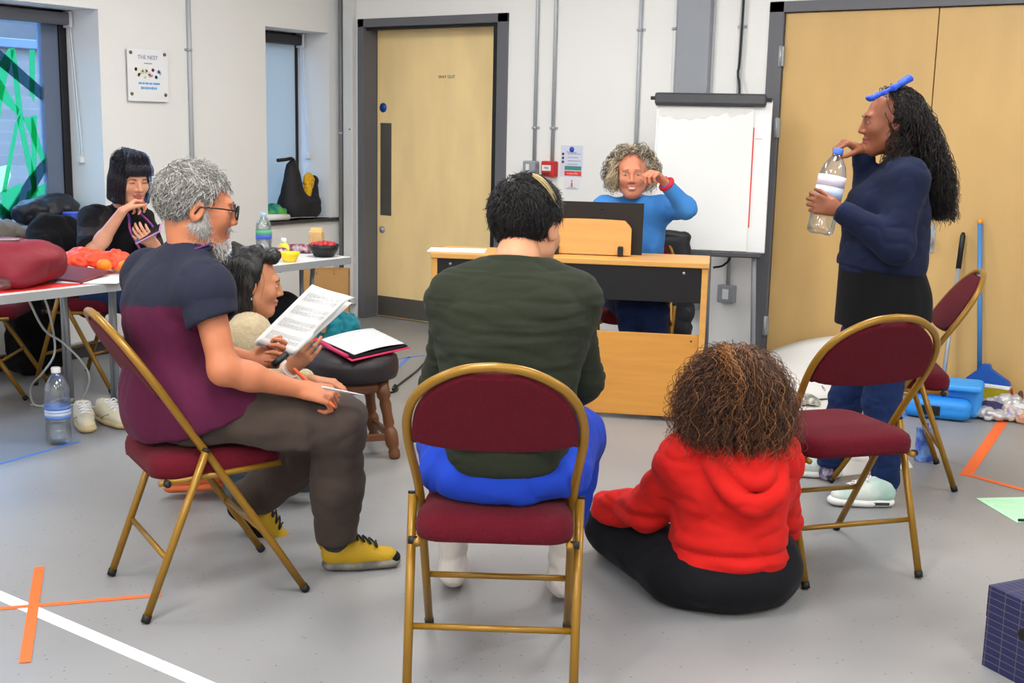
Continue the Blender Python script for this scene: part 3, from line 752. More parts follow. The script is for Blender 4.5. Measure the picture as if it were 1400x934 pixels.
for x, y0, y1, z1 in ((-.26, .03, -.05, .95), (.24, .03, -.05, .95)):
    b = MB(); b.tube([FB+Tf@V3(x, .035, .6), V3(x*1.15, -.1, .012)], .014, 10); lg = b.build('leg', m_duct, t)
b = MB(); b.tube([FB+Tf@V3(0, .035, .8), V3(.0, .285, .012)], .014, 10); b.build('leg', m_duct, t)
b = fpl(MB(), -fwid/2+.03, fwid/2-.02, -.03, -.005, -.04, .01, .004); b.build('pen_tray', m_dgrey, t)
b = MB(); P0 = onB(1016, 0, -.03); pts = spline([V3(-2.985, YB-.03, ZC), onB(1013, 60, -.03), onB(1009, 100, -.035), onB(1011, 132, -.05), V3(-2.96, YB-.05, 1.0), onB(1000, 345, -.04), onB(990, 362, -.05), onB(975, 366, -.08)], 8)
b.tube(pts, .007, 6); o = b.build('black_cable', m_black); tag(o, 'black cable dropping down the wall behind the flipchart', 'cable')

# ------------------------------------------------------------------ tables
m_ttop = M('white table top', (222, 222, 220), .4); m_tedge = M('grey table edge', (150, 152, 154), .45); m_tleg = M('grey steel leg', (150, 152, 155), .35, metal=.5)
def table(label, x0, x1, y0, y1, z, legs):
    cx, cy = (x0+x1)/2, (y0+y1)/2
    t = thing('folding_table', label, 'table', (cx, cy, 0), 0, 'white folding tables')
    P = rrect(x1-x0, y1-y0, .03); P2 = rrect(x1-x0-.008, y1-y0-.008, .026); n = len(P)
    b = MB(); b.prism(P2, z-.014, z); b.build('table_top', m_ttop, t)
    b = MB(); vs = [(p[0], p[1], zz) for zz in (z-.036, z-.0005) for p in P]+[(p[0]*.995, p[1]*.995, zz) for zz in (z-.036, z-.0005) for p in P2]
    fs = []
    for i in range(n):
        j = (i+1) % n; fs += [(i, j, n+j, n+i), (2*n+j, 2*n+i, 3*n+i, 3*n+j), (j, i, 2*n+i, 2*n+j), (n+i, n+j, 3*n+j, 3*n+i)]
    b.add(vs, fs, 0, False); b.build('table_edge', m_tedge, t)
    for (lx, ly, tilt) in legs:
        b = MB(); lx -= cx; ly -= cy
        b.tube([V3(lx, ly, .012), V3(lx-tilt*.4, ly, z*.55), V3(lx-tilt, ly, z-.03)], .0125, 10)
        b.tube([V3(lx+.0, ly, .0), V3(lx, ly, .03)], .016, 10); b.build('leg', m_tleg, t)
    for yy in (y0+.22, y1-.22):
        b = MB(); b.tube([V3(x0+.1-cx, yy-cy, z-.045), V3(x1-.1-cx, yy-cy, z-.045)], .011, 8); b.build('cross_rail', m_tleg, t)
    return t
TZ = .72; TX = -4.37
table('white folding table by the window with the maroon rucksack on it', -5.27, TX, 1.9, 3.83, TZ, [(-5.23, 3.6, 0), (-5.19, 3.6, .03), (-4.93, 3.68, 0), (-4.965, 3.68, -.02), (-4.5, 2.05, 0), (-5.15, 2.05, 0)])
table('white folding table below the small window holding snacks and bottles', -5.1, -4.35, 4.12, 4.78, TZ, [(-5.0, 4.62, 0), (-4.96, 4.62, -.05), (-4.62, 4.66, 0), (-4.58, 4.66, -.05), (-5.0, 4.2, 0), (-4.5, 4.2, 0)])
rs = MB(); rs.sheet([[(-5.2+.78*i/6, 1.95+1.45*j/8, TZ+.0012+.0006*math.sin(i*3+j)) for j in range(9)] for i in range(7)], .001); o = rs.build('red_sheet', M('red sheet', (206, 40, 38), .6)); tag(o, 'bright red sheet covering the window table under the rucksack', 'sheet')

# ------------------------------------------------------------------ stool with open folder
m_dwood = M('dark turned wood', (98, 58, 30), .45, var=.2, vscale=14, stretch=(1, 1, .25))
m_leather = M('dark leather', (31, 23, 27), .5, bump=.1, bscale=120)
sc = room(V3(-.70, 5.13, 0)); SA = YAW
t = thing('stool', 'low turned-leg wooden stool with a dark padded round seat', 'stool', (sc[0], sc[1], 0), YAW)
b = MB(); b.lathe([(.17, .335), (.2, .345), (.207, .37), (.207, .405), (.2, .43), (.17, .443), (.08, .447), (0, .448)], 40); b.build('seat', m_leather, t)
b = MB(); b.lathe([(.16, .29), (.165, .295), (.165, .336), (.1, .336)], 32); b.build('apron', m_dwood, t)
legs = [V3(.205, -.105, 0), V3(.08, .2, 0), V3(-.205, .105, 0), V3(-.08, -.2, 0)]
for f in legs:
    tp = V3(f[0]*.68, f[1]*.68, .335); ax = tp-f; L = np.linalg.norm(ax)
    prof = [(.02, 0), (.024, .01), (.026, .03), (.02, .045), (.027, .06), (.03, .085), (.03, .115), (.024, .13), (.018, .14), (.024, .155), (.022, .2), (.026, .24), (.022, .262), (.03, .275), (.03, L)]
    b = MB(); b.lathe(prof, 14, frame(ax), f); b.build('leg', m_dwood, t)
for i in range(4):
    p, q = legs[i], legs[(i+1) % 4]; u = .095/.335; p = p*(1-.32*u)+V3(0, 0, .095); q = q*(1-.32*u)+V3(0, 0, .095)
    b = MB(); c = (p+q)/2; b.box(c, (np.linalg.norm(p-q), .02, .03), rotz(math.atan2((q-p)[1], (q-p)[0])), .003); b.build('stretcher', m_dwood, t)
# folder (camera-heading frame corners on the seat plane)
m_pink = M('magenta folder', (190, 30, 80), .5); FZ = .453
def sheetq(mb, c4, n=6, m=6, curl=None, th=.001):
    a, b1, c1, d1 = [np.array(x, float) for x in c4]; g = []
    for i in range(n+1):
        u = i/n; row = []
        for j in range(m+1):
            v = j/m; p = (a*(1-u)+b1*u)*(1-v)+(d1*(1-u)+c1*u)*v
            if curl is not None: p = p+curl(u, v)
            row.append(p)
        g.append(row)
    return mb.sheet(g, th)
fo = room(V3(-.66, 5.05, 0)); t = thing('open_folder', 'open magenta folder of sheet music lying on the stool', 'folder', (fo[0], fo[1], FZ-.004), YAW)
L0 = V3(-.66, 5.05, FZ-.004)
def fl(x, y, z): return G(x, y, z)-L0
A0, B0, C0, D0 = fl(434, 470, FZ), fl(481, 494, FZ), fl(561, 476, FZ), fl(515, 452, FZ)
b = MB(); sheetq(b, (A0, B0, C0, D0), th=.003); sp = A0-D0
b2_ = (D0-C0)*.85; sheetq(b, (A0+V3(0, 0, .001), B0+V3(0, 0, .001), B0+b2_*.9+V3(0, 0, .012), A0+b2_*.9+V3(0, 0, .012)), th=.003); b.build('cover', m_pink, t)
ins = lambda u, v, z: (A0*(1-u)+B0*u)*(1-v)+(D0*(1-u)+C0*u)*v+V3(0, 0, z)
b = MB(); sheetq(b, (ins(.02, .04, .006), ins(.95, .04, .006), ins(.95, .98, .006), ins(.02, .98, .006)), th=.006); b.build('black_lining', m_blackcloth, t)
b = MB(); sheetq(b, (ins(0, .06, .014), ins(.9, .1, .014), ins(.9, .95, .011), ins(0, .93, .011)), curl=lambda u, v: V3(0, 0, .01*math.sin(v*PI*.9)), th=.004); pg = b.build('pages', m_paper, t)
b = MB()
for i in range(8):
    u = .1+.1*i
    for k in range(3): sheetq(b, (ins(u+.012*k, .14, .0185), ins(u+.012*k+.003, .14, .0185), ins(u+.012*k+.003, .9, .016), ins(u+.012*k, .9, .016)), 1, 8, lambda u_, v: V3(0, 0, .01*math.sin((.1+v*.8)*PI*.9)), .0006)
b.build('printed_staves', M('faint print', (196, 196, 198), .9), pg)
b = MB(); b.tube([ins(.1, -.02, .014), ins(.9, -.02, .014)], .009, 10); b.build('spine', m_pink, t)

# ------------------------------------------------------------------ bottles, cups, bowls
m_cap_b = M('blue bottle cap', (70, 110, 205), .4); m_cap_w = M('white bottle cap', (230, 230, 232), .4); m_cap_lb = M('pale blue cap', (150, 190, 230), .4)
m_water = thin_clear('water', (243, 247, 250), .15, .02)
def bottle(loc, H, R, cap, label, tilt=None, lab=None, rz=0, group=None, water=.0, mats=None):
    t = thing('water_bottle', label, 'bottle', loc, rz)
    if tilt is not None: t.rotation_euler = tilt
    r = R
    prof = [(.2*r, .006), (.75*r, 0), (.95*r, .01), (r, .03*H/.3), (.97*r, .12*H), (r, .2*H), (.94*r, .3*H), (r, .36*H), (r, .58*H), (.93*r, .63*H), (r*.98, .7*H), (.8*r, .8*H), (.45*r, .89*H), (.3*r, .92*H), (.3*r, .95*H)]
    b = MB(); b.lathe(prof, 28); b.build('bottle_body', m_clear, t)
    if water: b = MB(); b.lathe([(.0, .008), (.7*r, .004), (.9*r, .02), (.95*r, .05), (.93*r, water*H), (0, water*H)], 24); b.build('water_content', m_water, t)
    b = MB(); b.lathe([(.36*r, .93*H), (.37*r, .935*H), (.37*r, .99*H), (.3*r, H), (0, H)], 18); b.build('cap', cap, t)
    z0, z1, ms = lab
    n = len(ms)
    for i, mm in enumerate(ms):
        b = MB(); a, c = z0+(z1-z0)*i/n, z0+(z1-z0)*(i+1)/n; b.lathe([(r*1.012, a*H), (r*1.012, c*H)], 28)
        b.build('label_band' if n > 1 else 'label', mm, t)
    return t
m_lab_w = M('pale blue label', (190, 205, 232), .6); m_lab_b = M('blue label', (90, 130, 205), .6); m_lab_g = M('green label', (90, 160, 120), .6); m_lab_db = M('deep blue label', (60, 90, 180), .6)
P = GR(81, 606); bottle(P, .345, .055, m_cap_w, 'big two litre water bottle standing on the floor on the blue tape', lab=(.34, .5, [m_lab_b, m_lab_w, m_lab_w, m_lab_b]), water=.25)
P = GR(170, 560); bottle(P, .19, .03, m_cap_b, 'small blue-capped water bottle on the floor behind the white trainers', lab=(.2, .5, [m_lab_w]))
P = GR(361, 352, TZ); bottle((P[0], P[1], TZ), .235, .042, m_cap_lb, 'water bottle with green and blue label on the snack table', lab=(.42, .62, [m_lab_db, m_lab_g]), water=.4)
def bowl(x, y, R, Hh, m_out, m_in, nm, label, fill=None):
    P = GR(x, y, TZ); t = thing(nm, label, 'bowl', (P[0], P[1], TZ))
    b = MB(); b.lathe([(.0, 0), (R*.6, 0), (R*.66, .006), (R*.9, Hh*.6), (R, Hh), (R*.96, Hh), (R*.86, Hh*.6), (R*.6, .012), (0, .01)], 32); b.build('bowl', m_out, t)
    return t, P
m_yb = M('yellow plastic', (240, 205, 40), .35)
bowl(396, 358, .052, .05, m_yb, None, 'yellow_bowl', 'small yellow plastic bowl at the front of the snack table')
tb, P = bowl(443, 351, .082, .066, m_black, None, 'black_bowl', 'black plastic bowl heaped with strawberries on the snack table')
m_straw = M('strawberry red', (176, 40, 48), .45)
for k in range(14):
    a = k*2.399; r_ = .062*math.sqrt((k+.5)/14); o = None
    if k == 0:
        s0 = SDF(); s0.ell((0, 0, 0), (.016, .016, .014), k=.008); s0.ell((0, 0, -.01), (.009, .009, .011), k=.01); s0 = sdf_obj('strawberry', s0, m_straw, None, .003); o = s0
    else: o = s0.copy(); COL.objects.link(o)
    o.location = (P[0]+r_*math.cos(a), P[1]+r_*math.sin(a), TZ+.062+.012*(1-r_/.062)); o.rotation_euler = (a, k*.9, a*2)
    tag(o, 'strawberry in the black bowl on the snack table', 'strawberry', 'strawberries in the black bowl')
P = GR(388, 349, TZ); t = thing('lemon_juice_bottle', 'lemon-shaped yellow juice bottle with white cap behind the yellow bowl', 'bottle', (P[0], P[1], TZ))
b = MB(); b.lathe([(0, 0), (.018, 0), (.026, .015), (.029, .035), (.025, .055), (.013, .068), (.012, .072)], 20); b.build('body', M('lemon', (228, 226, 70), .4), t)
b = MB(); b.lathe([(.014, .07), (.016, .074), (.014, .092), (0, .094)], 16); b.build('cap', m_cap_w, t)
P = GR(433, 343, TZ); t = thing('cracker_box', 'tan open cracker packet standing behind the black bowl', 'box', (P[0], P[1], TZ), .4)
b = MB(); b.box((0, 0, .055), (.075, .05, .11), bev=.004); b.build('carton', M('tan card', (216, 178, 120), .7, var=.1, vscale=60), t)
b = MB(); [b.lathe([(.022, 0), (.022, .004)], 14, roty(PI/2), (-.028+.009*i, 0, .108)) for i in range(7)]; b.build('crackers', M('cracker', (222, 184, 122), .8), t)
m_pack = M('red striped packet', (120, 30, 52), .5, col2=(205, 190, 200), vscale=30)
for (x, y, lb, rz) in ((403, 345, 'dark red snack packet lying behind the lemon bottle', .5), (424, 346, 'dark red snack packet lying left of the black bowl', .9), (377, 350, 'purple and white snack packet nearest the water bottle', .2)):
    P = GR(x, y, TZ); S = SDF(); S.box((0, 0, .022), (.06, .035, .02), .018); o = sdf_obj('snack_packet', S, m_pack, None, .006, 1, [dict(amp=.006, sc=30)]); o.location = (P[0], P[1], TZ+.001); o.rotation_euler = (0, 0, rz); tag(o, lb, 'packet', 'snack packets')

# ------------------------------------------------------------------ things on and under the window table
def soft(name, label, cat, loc, rz, parts, mat, vox=.008, folds_=None, group=None):
    S = SDF()
    for p in parts:
        if p[0] == 'e': S.ell(p[1], p[2], k=p[3] if len(p) > 3 else .04)
        elif p[0] == 'c': S.cap(p[1], p[2], p[3], p[4], k=.03)
        else: S.box(p[1], p[2], p[3], k=.03)
    S.plane((0, 0, .002), (0, 0, -1))
    o = sdf_obj(name, S, mat, None, vox, 1, folds_ if folds_ is not None else [dict(amp=.012, sc=14, seed=len(label))])
    V = np.empty(len(o.data.vertices)*3); o.data.vertices.foreach_get('co', V); V = V.reshape(-1, 3); V[:, 2] -= V[:, 2].min()-.0005
    o.data.vertices.foreach_set('co', V.ravel()); o.data.update()
    o.location = tuple(loc); o.rotation_euler = (0, 0, rz)
    return tag(o, label, cat, group)
m_ruck = M('maroon nylon', (128, 26, 42), .6, bump=.15, bscale=260, var=.08, vscale=4)
P = room(Q(18, 392, 5.02)); 
t = thing('rucksack', 'maroon nylon rucksack lying on the red sheet by the window', 'rucksack', (P[0]-.03, P[1]+.02, TZ+.003), YAW-.2)
S = SDF(); S.box((-.12, .0, .085), (.3, .17, .078), .07); S.ell((.02, -.02, .12), (.22, .15, .075), k=.06); S.box((-.08, -.13, .07), (.22, .06, .055), .045, k=.03); S.plane((0, 0, .001), (0, 0, -1))
body = sdf_obj('bag_body', S, m_ruck, t, .007, 1, [dict(amp=.008, sc=9, stretch=(.5, 1, 1), seed=4)])
b = MB(); b.tube(spline([(-.3, -.13, .158), (-.18, -.135, .165), (-.06, -.1, .19), (.08, -.06, .198)], 6), .006, 8); b.build('zip', M('grey zip', (150, 140, 138), .4, metal=.4), t)
b = MB(); b.tube([(-.19, -.14, .168), (-.2, -.15, .15), (-.195, -.155, .13)], .005, 8); b.build('zip_pull', m_zinc, t)
P = room(Q(15, 394, 4.86)); t = thing('plastic_cup', 'clear crumpled plastic cup on its side at the left table edge', 'cup', (P[0], P[1], TZ+.036), .6)
t.rotation_euler = (PI/2, 0, -.6); b = MB(); b.lathe([(.0, 0), (.025, 0), (.034, .085), (.036, .09)], 20); b.build('cup_wall', m_clear, t)
P = GR(100, 383, TZ); o = MB(); sheetq(o, ((-.14, -.1, .012), (.12, -.1, .002), (.12, .11, .03), (-.14, .11, .05)), th=.004); o = o.build('dark_red_folder', M('dark red card', (108, 34, 40), .6)); o.location = (P[0], P[1], TZ+.003); o.rotation_euler = (0, 0, YAW-.3); tag(o, 'dark red card folder tilted between the rucksack and the orange bag', 'folder')
P = GR(125, 385, TZ); o = MB(); sheetq(o, ((-.13, -.09, 0), (.13, -.09, 0), (.13, .1, .004), (-.13, .1, .02)), th=.002); o = o.build('white_papers', m_paper); o.location = (P[0], P[1], TZ+.004); o.rotation_euler = (0, 0, YAW+.1); tag(o, 'white papers under the orange carrier bag on the window table', 'paper')
m_ora = M('orange plastic bag', (240, 74, 38), .45, bump=.3, bscale=24, sheen=.1)
P = GR(132, 372, TZ); soft('carrier_bag', 'crumpled bright orange plastic bag on the window table', 'bag', (P[0], P[1], TZ+.02), YAW, [('e', (0, 0, .02), (.17, .09, .04)), ('e', (-.07, .03, .03), (.08, .06, .045)), ('e', (.08, .0, .03), (.07, .06, .04))], m_ora, .006, [dict(amp=.014, sc=22, seed=5)])
m_orange = M('orange peel', (246, 132, 24), .5, bump=.15, bscale=160)
for k, (x, y) in enumerate(((143, 376), (159, 374), (172, 378))):
    P = GR(x, y, TZ)
    if k == 0:
        S = SDF(); S.ell((0, 0, .031), (.034, .034, .031)); S.ell((0, 0, .066), (.007, .007, .007), k=.008, op=1); og = sdf_obj('satsuma', S, m_orange, None, .005); o = og
    else: o = og.copy(); COL.objects.link(o)
    o.location = (P[0], P[1], TZ+.012); o.rotation_euler = (0, 0, k)
    tag(o, ['satsuma on the window table nearest the orange bag', 'satsuma in the middle beside the orange bag', 'satsuma nearest the grey-haired man\'s back'][k], 'orange', 'satsumas on the window table')
# sill of the large window
m_navy = M('dark padded nylon', (24, 26, 34), .5, bump=.2, bscale=40)
def sill(px, py, z, off=0.):
    v = ray(px, py); q = room(V3(0, 0, CAMH)+v*((z-CAMH)/v[2])); return q
SZ = W1[2]
o = soft('padded_jacket', 'black padded jacket bundled on the large window sill', 'jacket', (XL-.15, 4.27, SZ+.072), PI/2, [('e', (0, 0, .06), (.2, .11, .085)), ('e', (-.1, .0, .05), (.11, .1, .065)), ('e', (.1, 0, .08), (.1, .09, .07))], m_navy, .008, [dict(amp=.02, sc=12, seed=8)])
soft('grey_blanket', 'folded grey blanket under the black jacket on the window sill', 'blanket', (XL-.15, 4.22, SZ+.001), PI/2, [('b', (0, 0, .035), (.27, .13, .032), .03)], M('grey fleece', (120, 124, 130), .95, bump=.2, bscale=120), .008, [dict(amp=.012, sc=9, stretch=(.3, 1, 1), seed=3)])
soft('beige_scarf', 'beige cloth bundle at the left end of the window sill', 'cloth', (XL-.06, 3.84, SZ), PI/2, [('e', (0, 0, .04), (.16, .12, .07)), ('e', (.1, 0, .03), (.1, .1, .05))], M('beige cloth', (112, 106, 98), .95, bump=.3, bscale=120), .008, [dict(amp=.018, sc=12, seed=13)])
t = thing('blue_tin', 'small blue tin beside the black jacket on the window sill', 'tin', (XL-.045, 4.34, SZ+.075), .3); b = MB(); b.box((0, 0, .03), (.11, .07, .055), bev=.01); b.build('tin_body', M('tin blue', (50, 80, 200), .4), t); b = MB(); b.box((0, 0, .06), (.114, .074, .012), bev=.005); b.build('lid', M('tin lid', (84, 116, 220), .4), t)
for k, (mt, lb) in enumerate(((M('pale blue cover', (150, 180, 214), .5), 'pale blue notebook on top of the pile at the left table end'), (m_dgrey, 'grey laptop under the pale blue notebook on the window sill'))):
    P = room(Q(12, 338, 5.95)); b = MB(); b.box((0, 0, .01), (.26, .34, .02), bev=.003); o = b.build(['notebook', 'laptop'][k], mt); o.location = (XL-.14, 3.4, [SZ+.022, SZ+.001][k]); o.rotation_euler = (0, 0, .12*k); tag(o, lb, ['notebook', 'laptop'][k])
# jacket on the back of the woman's chair
soft('black_jacket', 'black jacket draped over the chair back by the window', 'jacket', room(V3(-2.45, 6.49, .43)), YAW-.34, [('b', (.07, 0, .1), (.05, .22, .13), .045), ('b', (.0, 0, .26), (.06, .245, .13), .055), ('e', (-.05, 0, .37), (.07, .2, .1))], m_blackcloth, .01, [dict(amp=.016, sc=10, stretch=(1, 1, .4), seed=2)])
# under the tables
P = onL(48, 478, .16); soft('black_rucksack', 'black rucksack leaning on the wall under the window table', 'rucksack', (XL+.2, P[1]-.02, .0), 0, [('b', (0, 0, .24), (.11, .15, .24), .08), ('e', (.09, 0, .16), (.06, .12, .14))], m_blackcloth, .01)
P = room(Q(388, 440, 6.35)); soft('black_holdall', 'black holdall under the snack table behind the dark-haired woman', 'bag', (P[0], P[1], 0), YAW, [('b', (0, 0, .25), (.085, .14, .25), .07), ('e', (.03, -.06, .2), (.09, .08, .16)), ('e', (0, .02, .44), (.07, .1, .09))], m_blackcloth, .01, [dict(amp=.006, sc=9)])
m_kraft = M('brown kraft paper', (186, 140, 84), .8, bump=.06, bscale=20, var=.06, vscale=9)
P = room(Q(447, 420, 8.0)); t = thing('paper_carrier', 'brown paper carrier bag standing on the floor by the corner', 'bag', (P[0], P[1], 0), YAW+.05)
b = MB(); w_, d_, h_ = .3, .14, .46
vs = [(-w_/2, -d_/2, 0), (w_/2, -d_/2, 0), (w_/2, d_/2, 0), (-w_/2, d_/2, 0), (-w_/2, -d_/2, h_), (w_/2, -d_/2, h_), (w_/2, d_/2, h_), (-w_/2, d_/2, h_), (-w_/2+.02, 0, h_*.45), (w_/2-.02, 0, h_*.45)]
b.add(vs, [(3, 2, 1, 0), (0, 1, 5, 4), (2, 3, 7, 6), (0, 4, 8), (0, 8, 3), (8, 4, 7), (3, 8, 7), (1, 9, 5), (1, 2, 9), (9, 6, 5), (2, 6, 9)], 0, False)
o = b.build('bag_body', m_kraft, t); md_ = o.modifiers.new('s', 'SOLIDIFY'); md_.thickness = .0015
for s in (-1, 1):
    b = MB(); b.tube(spline([(-.06, s*d_/2, h_-.03), (-.055, s*d_/2, h_+.05), (0, s*d_/2, h_+.08), (.055, s*d_/2, h_+.05), (.06, s*d_/2, h_-.03)], 6), .004, 6); b.build('handle', m_kraft, t)
m_teal = M('teal fleece', (10, 108, 122), .9, bump=.2, bscale=60, sheen=.2)
P = room(Q(455, 470, 6.35)); soft('teal_coat', 'teal coat heaped on the floor beyond the sheet music', 'coat', (P[0], P[1], 0), YAW, [('e', (0, 0, .13), (.17, .15, .17)), ('e', (.06, 0, .3), (.09, .1, .11)), ('e', (-.17, .02, .27), (.1, .09, .16)), ('e', (.13, 0, .17), (.07, .09, .12))], m_teal, .008, [dict(amp=.03, sc=10, stretch=(1, 1, .6), seed=31), dict(amp=.012, sc=22, seed=3)])
# sill of the narrow window
sz = W2[2]
t = thing('black_backpack', 'black backpack with yellow lining gaping open on the narrow sill', 'backpack', (XL-.08, 6.27, sz), 0)
S = SDF(); sqx = (V3(1, 0, 0), .85); S.cap((0, -.06, .1), (0, -.055, .37), .112, .05, .03, sqx); S.box((0, .02, .09), (.095, .16, .09), .07, k=.04); S.cap((0, .1, .1), (0, .155, .265), .085, .04, .03, sqx); S.cap((.03, .055, .3), (.03, .045, .2), .03, .012, .02, None, 1)
S.plane((0, 0, .002), (0, 0, -1))
sdf_obj('bag_body', S, M('charcoal nylon', (30, 30, 35), .7, bump=.2, bscale=120), t, .006, 1, [dict(amp=.007, sc=13, stretch=(1, 1, .5), seed=6)])
S = SDF(); S.ell((.03, .08, .27), (.03, .05, .06), k=.02); S.ell((.05, .05, .2), (.03, .025, .06), k=.02); sdf_obj('yellow_lining', S, M('yellow lining', (222, 170, 30), .8), t, .005, 1, [dict(amp=.008, sc=30)])
b = MB(); b.tube(spline([(0, -.2, .42), (0, -.12, .425), (.0, -.06, .43), (0, -.03, .40)], 5), .013, 8); b.build('strap', m_black, t)
soft('teal_cloth', 'teal and green cloth crumpled at the left of the narrow sill', 'cloth', (XL-.1, 6.0, sz), PI/2, [('e', (0, 0, .05), (.13, .09, .06)), ('e', (.07, .02, .03), (.08, .07, .05))], M('teal print cloth', (12, 120, 128), .9, col2=(110, 190, 70), vscale=14), .006, [dict(amp=.014, sc=20, seed=9)])
b = MB(); sheetq(b, ((-.06, -.3, .004), (.05, -.3, .004), (.05, .3, .004), (-.06, .3, .004)), 8, 10, lambda u, v: V3(0, 0, .035*max(0, u-.4)**.7*(1-v*.9)), .002)
b.tube([(.03, -.32, .03), (.03, -.12, .024)], .022, 12); o = b.build('rolled_papers', m_paper); o.location = (XL-.02, 6.2, sz+.002); tag(o, 'rolled white papers along the front of the narrow sill', 'paper')
# cables
b = MB()
b.tube(spline([room(Q(38, 408, 5.6)), room(Q(60, 450, 5.6)), room(Q(85, 468, 5.7)), room(Q(112, 495, 5.7)), room(Q(122, 520, 5.75)), GR(108, 551, .01), GR(85, 545, .01), GR(50, 555, .01), GR(42, 530, .05), room(Q(60, 508, 5.6)), room(Q(75, 480, 5.7)), room(Q(68, 430, 5.6)), room(Q(60, 406, 5.6))], 8), .0055, 6)
b.tube(spline([GR(42, 553, .006), GR(70, 557, .006), GR(110, 553, .006), GR(135, 558, .006), GR(158, 553, .006)], 8), .0055, 6)
o = b.build('white_cable', M('white cable', (188, 188, 184), .5)); tag(o, 'looping white power cable hanging under the window table', 'cable')
b = MB(); b.tube(spline([GR(508, 533, .005), GR(530, 537, .005), GR(543, 533, .005), GR(540, 526, .005), GR(537, 533, .005), GR(548, 524, .005), GR(575, 502, .005), GR(600, 470, .005)], 8), .006, 6); o = b.build('black_cable', m_black); tag(o, 'thin black cable looping over the floor by the stool', 'cable')

# ------------------------------------------------------------------ by the double doors
t = thing('mop_handle', 'silver mop handle with black grip leaning on the doors', 'mop', (0, 0, 0)); p0, p1 = onB(1284, 560, -.28), onB(1317, 318, -.02); p0[2] = .03
t.location = tuple(V3(p0[0], p0[1], 0)); q = p1-V3(p0[0], p0[1], 0); p_ = V3(0, 0, .03); ax = q-p_
b = MB(); b.tube([p_, p_+ax*.8], .0115, 10); b.build('pole', m_zinc, t); b = MB(); b.tube([p_+ax*.79, p_+ax*.98, p_+ax], [.014, .014, .008], 10); b.build('grip', m_black, t)
S = SDF(); S.box((0, -.02, .02), (.12, .05, .018), .012); sdf_obj('mop_head', S, m_dgrey, t, .006)
p1 = onB(1340, 300, -.02); p0 = onB(1336, 545, -.1); t = thing('broom', 'blue broom with yellow bristles leaning upright against the doors', 'broom', (p0[0], p0[1], 0)); q = p1-V3(p0[0], p0[1], 0); p_ = V3(0, 0, .2); ax = q-p_
m_bluepl = M('blue plastic', (70, 128, 190), .4); b = MB(); b.tube([p_, p_+ax*.975], .0125, 12); b.build('pole', m_bluepl, t); b = MB(); b.tube([p_+ax*.97, p_+ax], .014, 12); b.build('end_cap', M('orange cap', (224, 150, 60), .5), t)
b = MB(); b.prism([(-.1, 0), (.13, 0), (.12, .02), (.03, .075), (.018, .1), (-.018, .1), (-.03, .075), (-.09, .02)], -.02, .02, rx90, (.03, 0, .15)); b.build('broom_head', M('dark blue plastic', (30, 84, 170), .45), t)
b = MB(); span(b, -.075, .16, -.022, .022, .13, .15, .003); b.build('white_strip', m_whitepl, t)
b = MB(); b.prism([(-.07, .13), (.155, .13), (.165, .0), (-.08, .0)], -.025, .025, rx90, (0, 0, 0)); b.build('bristles', M('yellow bristles', (176, 160, 20), .9, bump=1., bscale=60, stretch=(6, 6, .3)), t)
m_mat = M('bright blue mat', (40, 140, 226), .5, bump=.04, bscale=60)
P = (GR(1243, 574)+GR(1316, 577))/2; t = thing('blue_mat', 'bright blue folded mat bag on the floor by the doors', 'mat', (P[0]-.02, P[1]+.1, 0), .2)
S = SDF(); S.box((0, -.02, .055), (.165, .075, .053), .045); o = sdf_obj('mat_roll', S, m_mat, t, .007, 1, [dict(amp=.004, sc=9, stretch=(.3, 1, 1))])
S = SDF(); S.box((.03, .09, .09), (.175, .07, .09), .035); S.box((.03, .055, .165), (.175, .1, .018), .015, k=.02); sdf_obj('mat_flap', S, M('light blue mat', (60, 158, 238), .5), t, .007, 1, [dict(amp=.004, sc=7, stretch=(.3, 1, 1), seed=3)])
b = MB(); b.box((-.03, -.095, .05), (.09, .012, .05), bev=.004); b.build('strap', m_black, t)
# litter pile
def lit(x, y, nm, label, cat, parts, mat, fo=.01, sc=24, rz=0): 
    P = GR(x, y); return soft(nm, label, cat, (P[0], P[1], 0), rz, parts, mat, .006, [dict(amp=fo, sc=sc, seed=x % 17)])
m_silver = M('crumpled silver film', (196, 194, 196), .3, metal=.35, bump=.3, bscale=40)
lit(1345, 569, 'purple_cloth', 'purple cloth at the left end of the litter by the doors', 'cloth', [('e', (0, 0, .03), (.12, .06, .045))], M('purple cloth', (58, 50, 90), .9))
lit(1359, 566, 'silver_wrapper', 'large crumpled silver wrapper in the litter by the doors', 'wrapper', [('e', (.03, 0, .035), (.1, .06, .045)), ('e', (.08, .02, .05), (.06, .05, .04))], m_silver, .02, 30)
lit(1352, 574, 'clear_wrapper', 'small flattened silver wrapper at the front of the litter', 'wrapper', [('e', (0, 0, .02), (.09, .05, .035))], m_silver, .014)
P = GR(1370, 573); t = thing('paper_cup', 'white paper cup lying in the litter above the orange tape', 'cup', (P[0], P[1], .042)); t.rotation_euler = (PI/2, 0, 2.2); b = MB(); b.lathe([(0, 0), (.03, 0), (.04, .1), (.042, .1), (.038, .098), (.028, .004), (0, .003)], 20); b.build('cup_wall', m_paper, t)
lit(1380, 558, 'red_ball', 'small red ball of cloth in the litter by the doors', 'cloth', [('e', (0, 0, .07), (.05, .05, .07))], M('red cloth', (160, 24, 36), .8))
lit(1400, 556, 'brown_bag', 'brown crumpled bag at the right edge by the doors', 'bag', [('e', (.03, -.05, .07), (.11, .08, .085))], M('brown bag', (104, 72, 62), .8), .02)
lit(1403, 548, 'white_bundle', 'white bundle on top of the litter at the right edge', 'cloth', [('e', (.03, .05, .16), (.07, .06, .06)), ('e', (.03, .05, .06), (.06, .06, .08))], m_paper)
